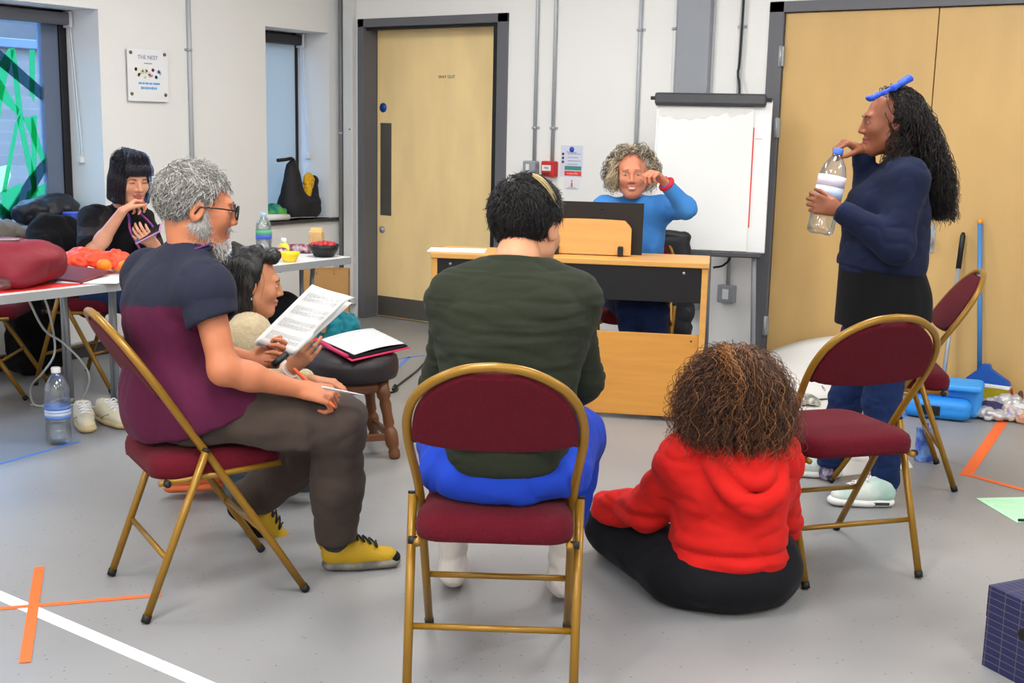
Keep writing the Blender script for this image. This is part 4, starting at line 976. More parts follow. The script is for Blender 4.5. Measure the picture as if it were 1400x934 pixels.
lit(1384, 575, 'lilac_wrapper', 'lilac patterned wrapper at the front right of the litter', 'wrapper', [('e', (0, 0, .025), (.08, .06, .04))], M('lilac wrap', (150, 146, 180), .5, col2=(220, 200, 170), vscale=50), .014)
lit(1396, 578, 'peach_cloth', 'peach coloured cloth at the front right corner of the litter', 'cloth', [('e', (.03, 0, .02), (.07, .05, .035))], M('peach cloth', (206, 150, 118), .8))
# big white sheet propped on the doors
b = MB(); c4 = [onB(1048, 482, -.06), onB(1142, 460, -.06), room(G(1150, 545)), room(G(1045, 560))]; cz = V3(c4[3][0], c4[3][1], 0)
sheetq(b, [c-cz for c in c4], 10, 10, lambda u, v: V3(.0, -.09*math.sin(v*PI)*(.4+.6*u), .02*math.sin(u*3)), .002); o = b.build('banner_paper', m_paper); o.location = tuple(cz); tag(o, 'large white paper sheet propped against the doors behind the curly hair', 'paper')
def flat(name, pts, mat, label, z, cat='paper'):
    P = [GR(*p) for p in pts]; c = sum(P)/len(P); b = MB(); b.prism([(q-c)[:2] for q in P], 0, .0012); o = b.build(name, mat); o.location = (c[0], c[1], z); return tag(o, label, cat)
flat('floor_paper', [(1068, 556), (1125, 540), (1200, 556), (1130, 580)], m_paper, 'white paper lying flat in front of the propped sheet', .001)
flat('floor_paper', [(1128, 628), (1225, 600), (1248, 640), (1150, 652)], m_paper, 'white paper lying on the floor behind the standing woman\'s feet', .001)
lit(1100, 524, 'yellow_wrapper', 'yellow wrapper on the white paper beside the curly hair', 'wrapper', [('e', (0, 0, .05), (.05, .05, .06))], M('yellow wrap', (214, 180, 60), .6), .012)
lit(1108, 541, 'purple_wrapper', 'purple and white wrapper on the white paper', 'wrapper', [('e', (0, 0, .03), (.11, .07, .045))], M('purple wrap', (110, 90, 120), .6, col2=(220, 215, 220), vscale=30), .016)
lit(1098, 554, 'grey_wrapper', 'grey wrapper at the front of the white paper', 'wrapper', [('e', (0, 0, .02), (.09, .06, .03))], M('grey wrap', (120, 122, 116), .6, col2=(210, 205, 190), vscale=30), .014)
# carton, green sheet, navy box
P = GR(1262, 630); t = thing('drink_carton', 'blue drink carton standing on the floor behind the empty chair', 'carton', (P[0], P[1], 0), YAW+.3)
b = MB(); b.box((0, 0, .075), (.065, .05, .15), bev=.004); b.build('carton_body', M('carton blue', (120, 160, 222), .5, col2=(60, 90, 190), vscale=22), t); b = MB(); b.lathe([(.012, .15), (.012, .172), (0, .173)], 14); b.build('cap', M('violet cap', (60, 50, 170), .4), t)
g0, g1 = G(1334, 682), G(1393, 717); dd = (g1-g0)/np.linalg.norm(g1-g0); nn = V3(-dd[1], dd[0], 0); cg = room(g0+dd*.148+nn*.105)
ang = math.atan2(room(dd)[1], room(dd)[0])
t = thing('green_sheet', 'pale green printed sheet on the floor at the right edge', 'paper', (cg[0], cg[1], .0008), ang); b = MB(); b.box((0, 0, .001), (.297, .21, .0012), bev=0); b.build('sheet', M('pale green paper', (184, 230, 190), .85), t)
b = MB(); [b.box((-.11+.02*i, 0, .0018), (.004, .17-.03*(i % 3 == 2), .0006), bev=0) for i in range(12)]; b.build('printed_lines', M('green ink', (168, 212, 176), .9), t)
t_pen = MB(); t_pen.tube([(0, 0, .006), (.12, 0, .006)], .005, 8); o = t_pen.build('black_pen', m_black); P = GR(1392, 714); o.location = (P[0], P[1], .0025); o.rotation_euler = (0, 0, YAW+.1); tag(o, 'black pen at the near corner of the green sheet', 'pen')
def box_mat():
    m = M('navy gold grid board', (34, 40, 92), .6); nt = m.node_tree; bs = nt.nodes['Principled BSDF']
    tc = nt.nodes.new('ShaderNodeTexCoord'); br = nt.nodes.new('ShaderNodeTexBrick')
    mp = nt.nodes.new('ShaderNodeMapping'); nt.links.new(tc.outputs['UV'], mp.inputs[0])
    br.offset = 0; br.inputs['Scale'].default_value = 1; br.inputs['Brick Width'].default_value = .052; br.inputs['Row Height'].default_value = .02; br.inputs['Mortar Size'].default_value = .0009; br.inputs['Mortar Smooth'].default_value = .1
    for k in ('Color1', 'Color2'): br.inputs[k].default_value = (.014, .017, .075, 1)
    br.inputs['Mortar'].default_value = (.13, .105, .10, 1)
    nt.links.new(mp.outputs[0], br.inputs['Vector']); nt.links.new(br.outputs[0], bs.inputs['Base Color']); return m
k0 = G(1341, 909); d1 = V3(.42, -.907, 0); d2 = V3(.907, .42, 0); BW, BD, BH = .33, .40, .232
cb = room(k0+d1*BW/2+d2*BD/2); ang = math.atan2(room(d1)[1], room(d1)[0])
t = thing('storage_box', 'navy cardboard storage box with gold grid at the bottom right', 'box', (cb[0], cb[1], 0), ang)
b = MB(); b.box((0, 0, BH*.4), (BW-.002, BD-.002, BH*.8), bev=.002); bo = b.build('box_body', box_mat(), t); b = MB(); b.box((0, 0, BH-.045), (BW, BD, .09), bev=.002); bl = b.build('lid', bo.data.materials[0], t)
for o in (bo, bl):
    uv = o.data.uv_layers.new(name='u')
    for p in o.data.polygons:
        for li in p.loop_indices:
            co = o.data.vertices[o.data.loops[li].vertex_index].co; n = p.normal
            uv.data[li].uv = (co.x, co.y) if abs(n.z) > .7 else ((co.y, co.z) if abs(n.x) > .7 else (co.x, co.z))
b = MB(); b.prism(rrect(.1, .03, .0149), 0, .003, rx90, (.0, -BD/2-.001, .142)); b.build('hand_hole', m_black, t)
# white trainers by the bottle
# ================================================================== people
def nrm(v): v = np.array(v, float); return v/np.linalg.norm(v)
def hframe(f, u):
    f = nrm(f); r = nrm(np.cross(f, u)); return r, f, np.cross(r, f)
class Person:
    def __init__(s, name_label, org, joints, hf, hu, bf, hs=1.):
        """joints: name -> point in the heading frame; org: ground point; hf/hu head forward/up; bf body forward"""
        s.org = np.array(org, float); s.root = thing('person', name_label, 'person', tuple(room(s.org)), YAW)
        s.J = {k: np.array(v, float)-s.org for k, v in joints.items()}
        s.r, s.f, s.u = hframe(hf, hu); s.bf = nrm(bf); s.hs = hs
    def H(s, x, y, z): return s.J['head']+s.hs*(x*s.r+y*s.f+z*s.u)
    def T(s): return np.column_stack([s.r, s.f, s.u])
    def head(s, S, ears=True, mouth=0., lids=True, female=False):
        h = s.hs; T = s.T(); H = s.H
        E = lambda c, r, k=.01, op=0, TT=None: S.ell(H(*c), np.array(r)*h, T if TT is None else TT, k, op)
        S.cap(s.J['neck'], H(0, -.028, -.045), .055*h if not female else .047*h, .05*h if not female else .044*h, .03)
        E((0, -.014, .034), (.074, .093, .084), .02)
        E((0, .024, -.03), (.061, .066, .082), .03)
        for x in (-1, 1):
            S.cap(H(x*.048, .004, -.056), H(x*.014, .064, -.096), .0215*h, .019*h, .034)
            E((x*.037, .064, -.022), (.023, .021, .022), .03)
        S.cap(H(-.03, .081, .026), H(.03, .081, .026), .011*h, .011*h, .022)
        for x in (-1, 1): E((x*.033, .106, .007), (.018, .019, .012), .012, 1)
        for x in (-1, 1): E((x*.032, .0765, .006), (.0145, .0125, .0115), .003)
        S.cap(H(0, .089, .016), H(0, .1065, -.026), .0065*h, .0098*h, .014)
        for x in (-1, 1): E((x*.0115, .0955, -.031), (.0082, .0095, .0072), .007)
        E((0, .0905, -.0555), (.023, .0085, .0062), .006); E((0, .0885, -.0685), (.02, .009, .0072), .006)
        if mouth: E((0, .1, -.062), (.016, .02, mouth), .003, 1)
        else: S.cap(H(-.021, .097, -.062), H(.021, .097, -.062), .0016*h, .0016*h, .002, None, 1)
        if ears:
            for x in (-1, 1):
                S.ell(H(x*.0765, -.006, -.004), np.array([.0095, .019, .031])*h, T@rotx(-.2)@rotz(-.35*x), .008)
                S.ell(H(x*.086, -.002, -.002), np.array([.006, .011, .02])*h, T@rotx(-.2)@rotz(-.35*x), .005, 1)
    def eyes(s, look=(0, 1, -.1), open_=.0068, iris=(60, 40, 28)):
        ms = [M('eye white', (226, 222, 216), .25), M('iris', iris, .25)]; T = s.T()
        for x in (-1, 1):
            S = SDF(); c = s.H(x*.032, .0775, .0055); S.ell(c, np.array([.0118, .0135, open_])*s.hs, T)
            g = c+T@(nrm(look)*.0128*s.hs)
            sdf_obj('eye', S, ms, s.root, .0018, 0, fm=lambda P: (np.linalg.norm(P-g, axis=1) < .0056*s.hs).astype(int))
    def lashes(s, mat, z=.0):
        for x in (-1, 1):
            b = MB(); b.tube([s.H(x*(.032+d), .0905-abs(d)*.35, z+.001-abs(d)*.15) for d in (-.013, -.006, 0, .006, .013)], .0014, 5); b.build('eyelash', mat, s.root)
    def brows(s, mat, z=.026, th=.0032, happy=0):
        for x in (-1, 1):
            b = MB(); b.tube([s.H(x*.016, .0935, z-.001+.004*happy), s.H(x*.03, .0925, z+.003), s.H(x*.047, .08, z-.003-.003*happy)], [th, th*1.1, th*.5], 6, sq=.8); b.build('eyebrow', mat, s.root)
    def hand(s, S, W, D, N, side, curls=(35, 40, 45, 50), thumb=(.5, .6, .3), sc=1., spread=.06):
        """W wrist, D toward knuckles, N out of the palm, side = direction of the thumb side"""
        D = nrm(D); N = nrm(N-D*(np.dot(N, D))); X = nrm(np.cross(N, D)); X = X if X@np.array(side) > 0 else -X
        fl = ((.043, .026, .021), (.047, .029, .022), (.044, .027, .022), (.034, .02, .019)); tips = []
        S.cap(W, W+D*.035*sc, .024*sc, .024*sc, .012, (N, .72))
        for i in range(4):
            xo = (.029, .0095, -.0105, -.029)[i]; ln = (.09, .094, .09, .082)[i]
            K = W+(D*ln+X*xo-N*(.002*abs(i-1.2)))*sc
            S.cap(W+(X*xo*.6+D*.02)*sc, K, .0125*sc, .0105*sc, .012)
            a = 0; p = K; c = curls[i] if not hasattr(curls[i], '__len__') else None
            cc = (c*.75, c, c*.7) if c is not None else curls[i]
            dx = X*(1.3-i)*spread
            for j in range(3):
                a += math.radians(cc[j]); d = nrm(math.cos(a)*(D+dx)+math.sin(a)*N)
                q = p+d*fl[i][j]*sc; r0 = (.0092, .0082, .0074)[j]*sc*(.9 if i == 3 else 1); r1 = (.0082, .0075, .006)[j]*sc*(.9 if i == 3 else 1)
                S.cap(p, q, r0, r1, .0035); p = q
            tips.append(p)
        B = W+(D*.028+X*.024+N*.006)*sc; tx, td, tn = thumb
        S.cap(W+D*.012*sc+X*.012*sc, B, .0145*sc, .014*sc, .012)
        d1 = nrm(X*tx+D*td+N*tn); p1 = B+d1*.04*sc; S.cap(B, p1, .0135*sc, .0105*sc, .01)
        d2 = nrm(d1+D*.35+N*.25); p2 = p1+d2*.03*sc; S.cap(p1, p2, .0103*sc, .009*sc, .004)
        d3 = nrm(d2+D*.35+N*.2-X*.15); p3 = p2+d3*.024*sc; S.cap(p2, p3, .009*sc, .0068*sc, .004)
        s.tips = tips; s.thumb_tip = p3; s.palm = W+D*.05*sc
        return tips, p3
    def arm(s, S, k, sc=1.):
        a, b, c = s.J['sh'+k], s.J['el'+k], s.J['wr'+k]
        S.cap(a, b, .05*sc, .042*sc, .03); S.cap(b, b+(c-b)*.35, .043*sc, .043*sc, .03); S.cap(b+(c-b)*.3, c, .043*sc, .027*sc, .02)
    def leg(s, S, k, sc=1., foot=True):
        a, b, c = s.J['hip'+k], s.J['kn'+k], s.J['an'+k]
        S.cap(a, b, .078*sc, .052*sc, .03); S.cap(b, b+(c-b)*.4, .053*sc, .054*sc, .03); S.cap(b+(c-b)*.35, c, .052*sc, .036*sc, .02)
        if foot and 'to'+k in s.J: S.cap(c, s.J['to'+k], .034*sc, .026*sc, .03)
    def core(s, S, sc=1.):
        J = s.J; f = (s.bf, .7)
        S.cap(J['pelvis'], J['waist'], .13*sc, .12*sc, .05, f); S.cap(J['waist'], J['chest'], .12*sc, .135*sc, .05, f)
        S.cap(J['chest'], J['neck'], .12*sc, .05*sc, .06, f); S.cap(J['shL'], J['shR'], .05*sc, .05*sc, .06)
    def body(s, mats, hands, legs=True, vox=.004, sc=1., fm=None, female=False, mouth=0., feet=False, cut=None, armsc=.84):
        S = SDF(); s.core(S, sc*.93)
        for k in 'LR':
            s.arm(S, k, sc*armsc)
            if legs: s.leg(S, k, sc*.88, feet)
        s.head(S, female=female, mouth=mouth)
        for hd in hands: s.hand(S, **hd)
        if cut is not None: cut(S)
        s.S = S
        return sdf_obj('body', S, mats, s.root, vox, 1, fm=fm)
    def lipfm(s, extra=None):
        T = s.T()
        def fm(P):
            X = (P-s.J['head'])@T/s.hs; m = np.zeros(len(P), int)
            m[((X[:, 0]/.024)**2+((X[:, 2]+.0615)/.0135)**2 < 1) & (X[:, 1] > .075)] = 1
            if extra is not None: m = extra(P, X, m)
            return m
        return fm
    def ellipt_dirs(s, n, seed=0):
        g = np.random.default_rng(seed); z = g.uniform(-1, 1, n); a = g.uniform(0, 2*PI, n); r = np.sqrt(1-z*z)
        return np.stack([r*np.cos(a), r*np.sin(a), z], 1), g
def seatcut(per, c, fwd, z=.4895):
    """keeps a sitter on top of the chair seat"""
    d = nrm(V3(fwd[0], fwd[1], 0)); T = np.column_stack([V3(d[1], -d[0], 0), d, V3(0, 0, 1)]); ce = V3(c[0], c[1], 0)-d*.004-per.org
    return lambda S: S.box(V3(ce[0], ce[1], z-.07), (.235, .215, .07), .03, T, .012, 1)
def shoe(parent, heel, d, up, L, m_up, m_sole, m_lace=None, name='shoe', wd=1., extra=None, high=.0):
    """heel: back bottom of the sole; d: toe direction"""
    d = nrm(d); up = nrm(np.array(up, float)-d*np.dot(up, d)); r = np.cross(d, up); T = np.column_stack([r, d, up]); P = lambda x, y, z: heel+r*x*wd+d*y+up*z
    S = SDF(); k = L/.28
    S.cap(P(0, .045*k, .055), P(0, .12*k, .055), .036*wd, .038*wd, .03); S.cap(P(0, .12*k, .045), P(.0, .225*k, .036), .04*wd, .036*wd, .03, (up, .8))
    S.cap(P(0, .045*k, .05), P(0, .05*k, .09+high), .034*wd, .033*wd, .03); S.cap(P(0, .07*k, .085), P(0, .16*k, .06), .03*wd, .026*wd, .03)
    S.cap(P(0, .052*k, .1+high), P(0, .055*k, .17), .026, .03, .008, None, 1)
    S.plane(P(0, 0, .022), -up, .002)
    o = sdf_obj(name, S, m_up, parent, .004, 1)
    S = SDF(); S.cap(P(0, .045*k, .016), P(0, .13*k, .014), .039*wd, .039*wd, .02, (up, .52)); S.cap(P(0, .13*k, .016), P(.0, .232*k, .02), .043*wd, .04*wd, .02, (up, .5)); S.cap(P(0, .05*k, .016), P(0, .23*k, .016), .036*wd, .034*wd, .02, (up, .5)); S.plane(P(0, 0, .001), -up, .001)
    sdf_obj('sole', S, m_sole, o, .004, 1)
    if m_lace is not None:
        b = MB(); U_ = np.empty(len(o.data.vertices)*3); o.data.vertices.foreach_get('co', U_); U_ = (U_.reshape(-1, 3)-heel)@T; U_[:, 0] /= wd
        def top(x, y):
            w_ = (np.abs(U_[:, 0]-x) < .007) & (np.abs(U_[:, 1]-y) < .007); return (U_[w_, 2].max() if w_.any() else .06)+.0015
        for i in range(4):
            y = (.122+.022*i)*k
            b.tube([P(x, y+.004*abs(x)/.03, top(x, y)) for x in (-.027, -.015, 0, .015, .027)], .0034, 6)
            if i < 3: b.tube([P(x, y+.011*k*(1+x/.025), top(x, y+.011*k*(1+x/.025))) for x in (-.025, -.012, 0, .012, .025)], .003, 6)
        for sx in (-1, 1): b.tube(spline([P(0, .118*k, top(0, .118*k)+.002), P(sx*.018, .112*k, top(0, .118*k)+.012), P(sx*.03, .125*k, top(sx*.02, .12*k)+.004), P(sx*.012, .122*k, top(0, .12*k)+.002)], 4), .0026, 6)
        b.build('laces', m_lace, o)
    if extra is not None: extra(o, P, k, T)
    return o
m_skinA = M('tanned skin', (184, 114, 80), .5, bump=.04, bscale=200, var=.06, vscale=30, spec=.35)
m_skinC = M('pale warm skin', (206, 148, 118), .5, var=.05, vscale=30, spec=.35)
m_skinF = M('brown skin', (136, 80, 54), .48, var=.06, vscale=30, spec=.4)
m_skinG = M('rosy skin', (206, 134, 104), .5, var=.06, vscale=30, spec=.35)
m_lip = M('lips', (190, 106, 94), .45); m_lipd = M('dark lips', (176, 92, 88), .45); m_lipF = M('brown lips', (132, 70, 60), .45)
m_hblack = M('black hair', (16, 14, 15), .45, spec=.5); m_hdark = M('dark brown hair', (30, 22, 20), .45); m_hdark2 = M('brown hair', (52, 36, 28), .5)
HAIRCAP = lambda s, S, ex=.012, cut=None: S.ell(s.H(0, -.014, .034), (np.array([.074, .093, .084])+ex)*s.hs, s.T(), .01)

def cotton(n, c, b=.25, v=.05): return M(n, c, .88, bump=b, bscale=350, var=v, vscale=12, sheen=.03, spec=.25)

# ------------------------------------------------------------------ A: grey-haired man, left
A = Person('man with grey hair and glasses in navy and purple shirt holding sheet music', G(275, 760), dict(
    head=Q(268, 284, 3.52), neck=Q(258, 338, 3.5), chest=Q(238, 425, 3.53), waist=Q(232, 530, 3.53), pelvis=V3(-.996, 3.52, .575),
    shL=Q(200, 378, 3.66), shR=Q(280, 395, 3.38), elR=Q(306, 506, 3.33), wrR=Q(408, 532, 3.44), elL=Q(262, 478, 3.82), wrL=Q(345, 492, 3.78),
    hipL=V3(-1.014, 3.608, .565), hipR=V3(-.926, 3.462, .56), knR=Q(462, 578, 3.53), anR=Q(460, 735, 3.70), toR=Q(530, 752, 3.76), knL=Q(448, 590, 3.86), anL=Q(340, 688, 4.0), toL=Q(368, 715, 4.02)),
    (.93, .36, -.14), (.14, .05, 1), (.85, .5, 0), 1.08)
J = A.J
hR = dict(W=J['wrR'], D=nrm(Q(446, 540, 3.46)-Q(408, 532, 3.44)), N=V3(.0, .55, -.85), side=V3(.2, .7, .6), curls=(62, 66, 70, 74), thumb=(.45, .8, .35), sc=1.05)
hL = dict(W=J['wrL'], D=nrm(Q(392, 486, 3.76)-Q(345, 492, 3.78)), N=V3(.1, -.75, .5), side=V3(0, .3, 1), curls=((45, 55, 35), (55, 62, 40), (60, 66, 45), (64, 70, 45)), thumb=(.35, .95, .35), sc=1.02, spread=.02)
m_beard = M('grey beard', (150, 146, 142), .8)
cutA = seatcut(A, (-.945, 3.551), (.857, .516))
bodyA = A.body([m_skinA, m_lip], [hR, hL], fm=A.lipfm(), cut=cutA, armsc=.95)
# shirt: navy yoke, purple below
S = SDF(); f = (A.bf, .74)
S.cap(J['pelvis']+V3(-.0, -.0, -.01), J['waist'], .16, .158, .05, f); S.ell(J['pelvis']+V3(.0, .0, .0), (.16, .165, .14), None, .06); S.cap(J['pelvis']+V3(.03, -.01, .05), J['waist']+V3(.05, 0, 0), .155, .145, .06); S.cap(J['waist'], J['chest'], .158, .165, .06, f); S.cap(J['chest'], J['neck']+V3(-.01, 0, -.04), .15, .075, .07, f)
S.cap(J['shL']+V3(0, 0, -.01), J['shR']+V3(0, 0, -.01), .056, .056, .06); S.cap(J['shL'], J['chest'], .062, .12, .05); S.cap(J['shR'], J['chest'], .06, .12, .09); S.cap(J['neck']+V3(0, 0, -.03), J['shL'], .05, .056, .05); S.cap(J['neck']+V3(0, 0, -.03), J['shR'], .05, .056, .05)
S.cap(J['waist']+A.bf*.06, J['pelvis']+A.bf*.05+V3(0, 0, .03), .12, .12, .05)
S.cap(J['pelvis']+V3(-.01, 0, .02), J['hipR']+V3(.03, .01, .02), .15, .118, .06)
for k in 'RL': S.cap(J['hip'+k]+V3(0, 0, .025), J['hip'+k]+(J['kn'+k]-J['hip'+k])*.28+V3(0, 0, .03), .115, .112, .06)
S.ell((J['waist']+J['pelvis'])/2+A.bf*.085+V3(.02, -.02, -.02), (.135, .16, .115), None, .06); S.cap(J['pelvis']+A.bf*.1+V3(0, 0, .05), J['pelvis']+A.bf*.16+V3(0, -.02, .055), .1, .085, .05); cutA(S); S.plane(J['pelvis']+A.bf*-.1+V3(0, 0, -.075), A.bf*.36+V3(0, 0, -1), .008)
seam = J['chest']+V3(0, 0, .012)
def fmA(P): return ((P-seam)@nrm(V3(0, .15, 1)) < 0).astype(int)
sh = sdf_obj('t_shirt', S, [cotton('navy cotton', (36, 38, 54)), cotton('purple cotton', (82, 24, 54))], A.root, .006, 2, [dict(amp=.007, sc=9, stretch=(1, 1, .35), seed=3, sharp=False), dict(amp=.004, sc=15, stretch=(1, 1, .5), seed=9)], fmA)
for k, t in (('R', .40), ('L', .4)):
    S = SDF(); e = J['sh'+k]+(J['el'+k]-J['sh'+k])*t; a = nrm(J['el'+k]-J['sh'+k]); S.cap(J['sh'+k]-a*.005+(J['neck']-J['sh'+k])*.12, J['sh'+k]+a*.02, .07, .074, .04); S.cap(J['sh'+k], e+a*.03, .073, .076, .04); S.plane(e, nrm(a+V3(.15, 0, 0)), .003); S.cap(e-a*.02, e+a*.05, .064, .066, .004, None, 1)
    sdf_obj('sleeve', S, cotton('navy sleeve', (36, 38, 54)), sh, .005, 2, [dict(amp=.005, sc=12, stretch=(1, 1, .5), seed=7)])
b = MB(); ring = [J['neck']+V3(0, 0, -.012)+.064*1.08*(math.cos(a)*A.r+math.sin(a)*V3(A.f[0], A.f[1], .25)) for a in np.linspace(0, 2*PI, 24, False)]; b.tube(ring, .009, 8, True); b.build('collar', cotton('navy rib', (34, 36, 60)), sh)
b = MB(); ring = [p+V3(0, 0, .013)+.004*nrm(p-J['neck']) for p in ring]; b.tube(ring, .006, 6, True, sq=.5); b.build('lanyard', M('purple lanyard', (66, 44, 130), .7, col2=(150, 40, 80), vscale=40), A.root)
# trousers
m_trA = cotton('brown work trousers', (68, 57, 51), .3, .12)
S = SDF(); S.cap(J['hipL'], J['hipR'], .105, .1, .06); S.ell(J['pelvis']+V3(.0, 0, -.0), (.14, .145, .11), None, .06)
for k in 'LR':
    a, kn, an = J['hip'+k], J['kn'+k], J['an'+k]
    S.cap(a, a+(kn-a)*.4, .098, .104, .05); S.cap(a+(kn-a)*.4, kn, .104, .082, .05); S.cap(kn, kn+(an-kn)*.5, .083, .082, .03); S.cap(kn+(an-kn)*.5, an+(an-kn)*-.04, .082, .073, .03)
S.box(J['hipR']+(J['knR']-J['hipR'])*.66+V3(0, -.075, -.02), (.07, .022, .055), .02, None, .03); cutA(S)
S.plane(J['anR']+V3(0, 0, -.01)+nrm(J['anR']-J['knR'])*.0, V3(0, 0, -1), .004)
tr = sdf_obj('trousers', S, m_trA, A.root, .006, 2, [dict(amp=.009, sc=9, stretch=(.45, 1, .8), seed=12, sharp=False), dict(amp=.007, sc=14, stretch=(.6, 1, .9), seed=5)])
m_yel = M('mustard suede', (176, 140, 20), .75, bump=.2, bscale=200); m_gsole = M('grey sole', (124, 120, 110), .7, col2=(60, 60, 58), vscale=12); m_blacklace = M('black lace', (22, 22, 24), .8)
def toe_cap(o, P, k, T):
    S = SDF(); S.ell(P(0, .252*k, .03), (.034, .022, .018), T); sdf_obj('toe_cap', S, m_blackcloth, o, .004)
    b = MB(); b.tube([P(0, .008, .06), P(0, -.006, .085), P(0, .01, .11)], .006, 6); b.build('heel_loop', m_yel, o)
def sock(per, k, mat, r=.046, h=.1, down=.03):
    a, kn = per.J['an'+k], per.J['kn'+k]; d = nrm(kn-a); S = SDF(); S.cap(a-d*down, a+d*h, r, r+.006, .02); return sdf_obj('sock', S, mat, per.root, .005, 1, [dict(amp=.003, sc=24)])
m_gsock = cotton('charcoal sock', (58, 57, 60))
hb = G(437, 783)-A.org; hb[2] = .002; tb = G(538, 776)-A.org
sock(A, 'R', m_gsock); shoe(A.root, hb+V3(.0, .03, 0), V3(tb[0]-hb[0], .045, 0), V3(0, 0, 1), .262, m_yel, m_gsole, m_blacklace, extra=toe_cap)
sock(A, 'L', m_gsock); q = Q(318, 686, 4.02)-A.org; shoe(A.root, q+V3(-.03, 0, -.02), V3(.68, .05, -.55), V3(.55, -.1, .7), .285, m_yel, m_blackcloth, m_blacklace)
# hair and beard
m_hg = [M('grey hair', (140, 137, 132), .5), M('silver hair', (202, 199, 193), .45), M('dark grey hair', (92, 88, 85), .55)]
def short_hair(per, mats, n, L, region, flow, seed, r=.0011, lift=.35, ex=.008, shell=None, probs=None):
    D, g = per.ellipt_dirs(n*4, seed); D = D[region(D)][:n]; n = len(D)
    R0 = np.array([.074, .093, .084])+ex*.3; c0 = np.array([0, -.014, .034]); P = D*R0+c0; N = D/R0; N /= np.linalg.norm(N, axis=1, keepdims=True)
    fl = flow(D, g); fl = fl-N*np.sum(fl*N, 1, keepdims=True); fl /= np.linalg.norm(fl, axis=1, keepdims=True)+1e-6
    LL = L*g.uniform(.6, 1.2, n)[:, None]; m = 5; pts = []
    for i in range(m):
        t = i/(m-1); pts.append(P+LL*t*(fl*(1-lift*.3)+N*lift*(1-t*.9)+.25*t*g.normal(0, .35, (n, 3))))
    X = np.stack(pts, 1).reshape(-1, 3)*per.hs; W = X@per.T().T+per.J['head']; W = W.reshape(n, m, 3)
    S = SDF()
    shell(S)
    sdf = sdf_obj('hair', S, mats, per.root, .005, 1, [dict(amp=.0015, sc=60, seed=seed)])
    fm = g.choice(len(mats), n, p=probs)
    strands('hair_strands', W, r*per.hs*g.uniform(.7, 1.3, n), mats, sdf, fm=fm)
    return sdf
def cap_shell(per, cuts, ex=.010, r=None):
    def f(S):
        S.ell(per.H(0, -.014, .034), (np.array([.074, .093, .084])+ex)*per.hs if r is None else np.array(r)*per.hs, per.T(), .01)
        for p, n in cuts: S.plane(per.H(*p), per.T()@nrm(n), .006)
    return f
regA = lambda D: (D[:, 2] > -.62) & ((D[:, 1] < .55) | (D[:, 2] > .52)) & ((D[:, 2] > -.1) | (D[:, 1] < -.1)) & ~((D[:, 1] > .05) & (D[:, 2] < .1))
flA = lambda D, g: np.stack([D[:, 0]*.3+g.normal(0, .3, len(D)), np.where(D[:, 2] > .5, .35, -.5)+g.normal(0, .4, len(D)), -np.ones(len(D))*np.where(D[:, 2] > .6, .1, .9)], 1)
hA = short_hair(A, m_hg, 8500, .042, regA, flA, 5, .0014, .5, ex=.004, shell=cap_shell(A, ex=.006, cuts=[((0, .052, .055), (0, 1, -.75)), ((0, .0, -.062), (0, .5, -1)), ((0, .02, -.02), (0, 1, -.12))]), probs=(.5, .32, .18))
S = SDF(); H = A.H
for x in (-1, 1): S.cap(H(x*.052, .0, -.05), H(x*.016, .064, -.1), .0255*1.08, .023*1.08, .03); S.cap(H(x*.062, .018, -.01), H(x*.05, .02, -.06), .012, .02, .02)
S.cap(H(-.018, .09, -.047), H(.018, .09, -.047), .0085, .0085, .01); S.cap(H(0, .07, -.1), H(0, .066, -.125), .024, .014, .03)
S.ell(H(0, .098, -.062), (.022, .014, .009), A.T(), .006, 1)
bd = sdf_obj('beard', S, [m_beard, m_hg[1]], A.root, .004, 1, [dict(amp=.004, sc=70)])
g = np.random.default_rng(3); Vb = np.empty(len(bd.data.vertices)*3); bd.data.vertices.foreach_get('co', Vb); Vb = Vb.reshape(-1, 3); ix = g.choice(len(Vb), 1300); nb_ = np.array([bd.data.vertices[i].normal[:] for i in ix]); Lb = g.uniform(.008, .018, len(ix))[:, None]
strands('beard_strands', np.stack([Vb[ix]+Lb*t*(nb_*.7+A.T()@V3(0, .1, -.8)+.3*g.normal(0, 1, (len(ix), 3))*t) for t in (0, .35, .7, 1)], 1), .0009, [m_beard, m_hg[1]], bd, fm=g.integers(0, 2, len(ix)))
A.brows(m_hg[2]); A.eyes((0, 1, -.5))
t_ = MB()
for x in (-1, 1):
    ring = [A.H(x*(.033+.024*math.cos(a)), .108-abs(.024*math.cos(a))*.12, .002+.019*math.sin(a)) for a in np.linspace(0, 2*PI, 20, False)]; t_.tube(ring, .0024, 6, True)
    t_.tube([A.H(x*.056, .104, .008), A.H(x*.078, .06, .01), A.H(x*.083, .0, .008), A.H(x*.082, -.012, -.012)], .0025, 6)
t_.tube([A.H(-.01, .11, .006), A.H(0, .114, .009), A.H(.01, .11, .006)], .0022, 6); gl = t_.build('glasses', m_black, A.root)
t_ = MB(); [t_.prism([(x*.033+.022*math.cos(a), .002+.017*math.sin(a)) for a in np.linspace(0, 2*PI, 20, False)], -.0006, .0006, A.T()@rx90*A.hs, A.H(0, .107, 0)) for x in (-1, 1)]; t_.build('lenses', m_clear, gl)
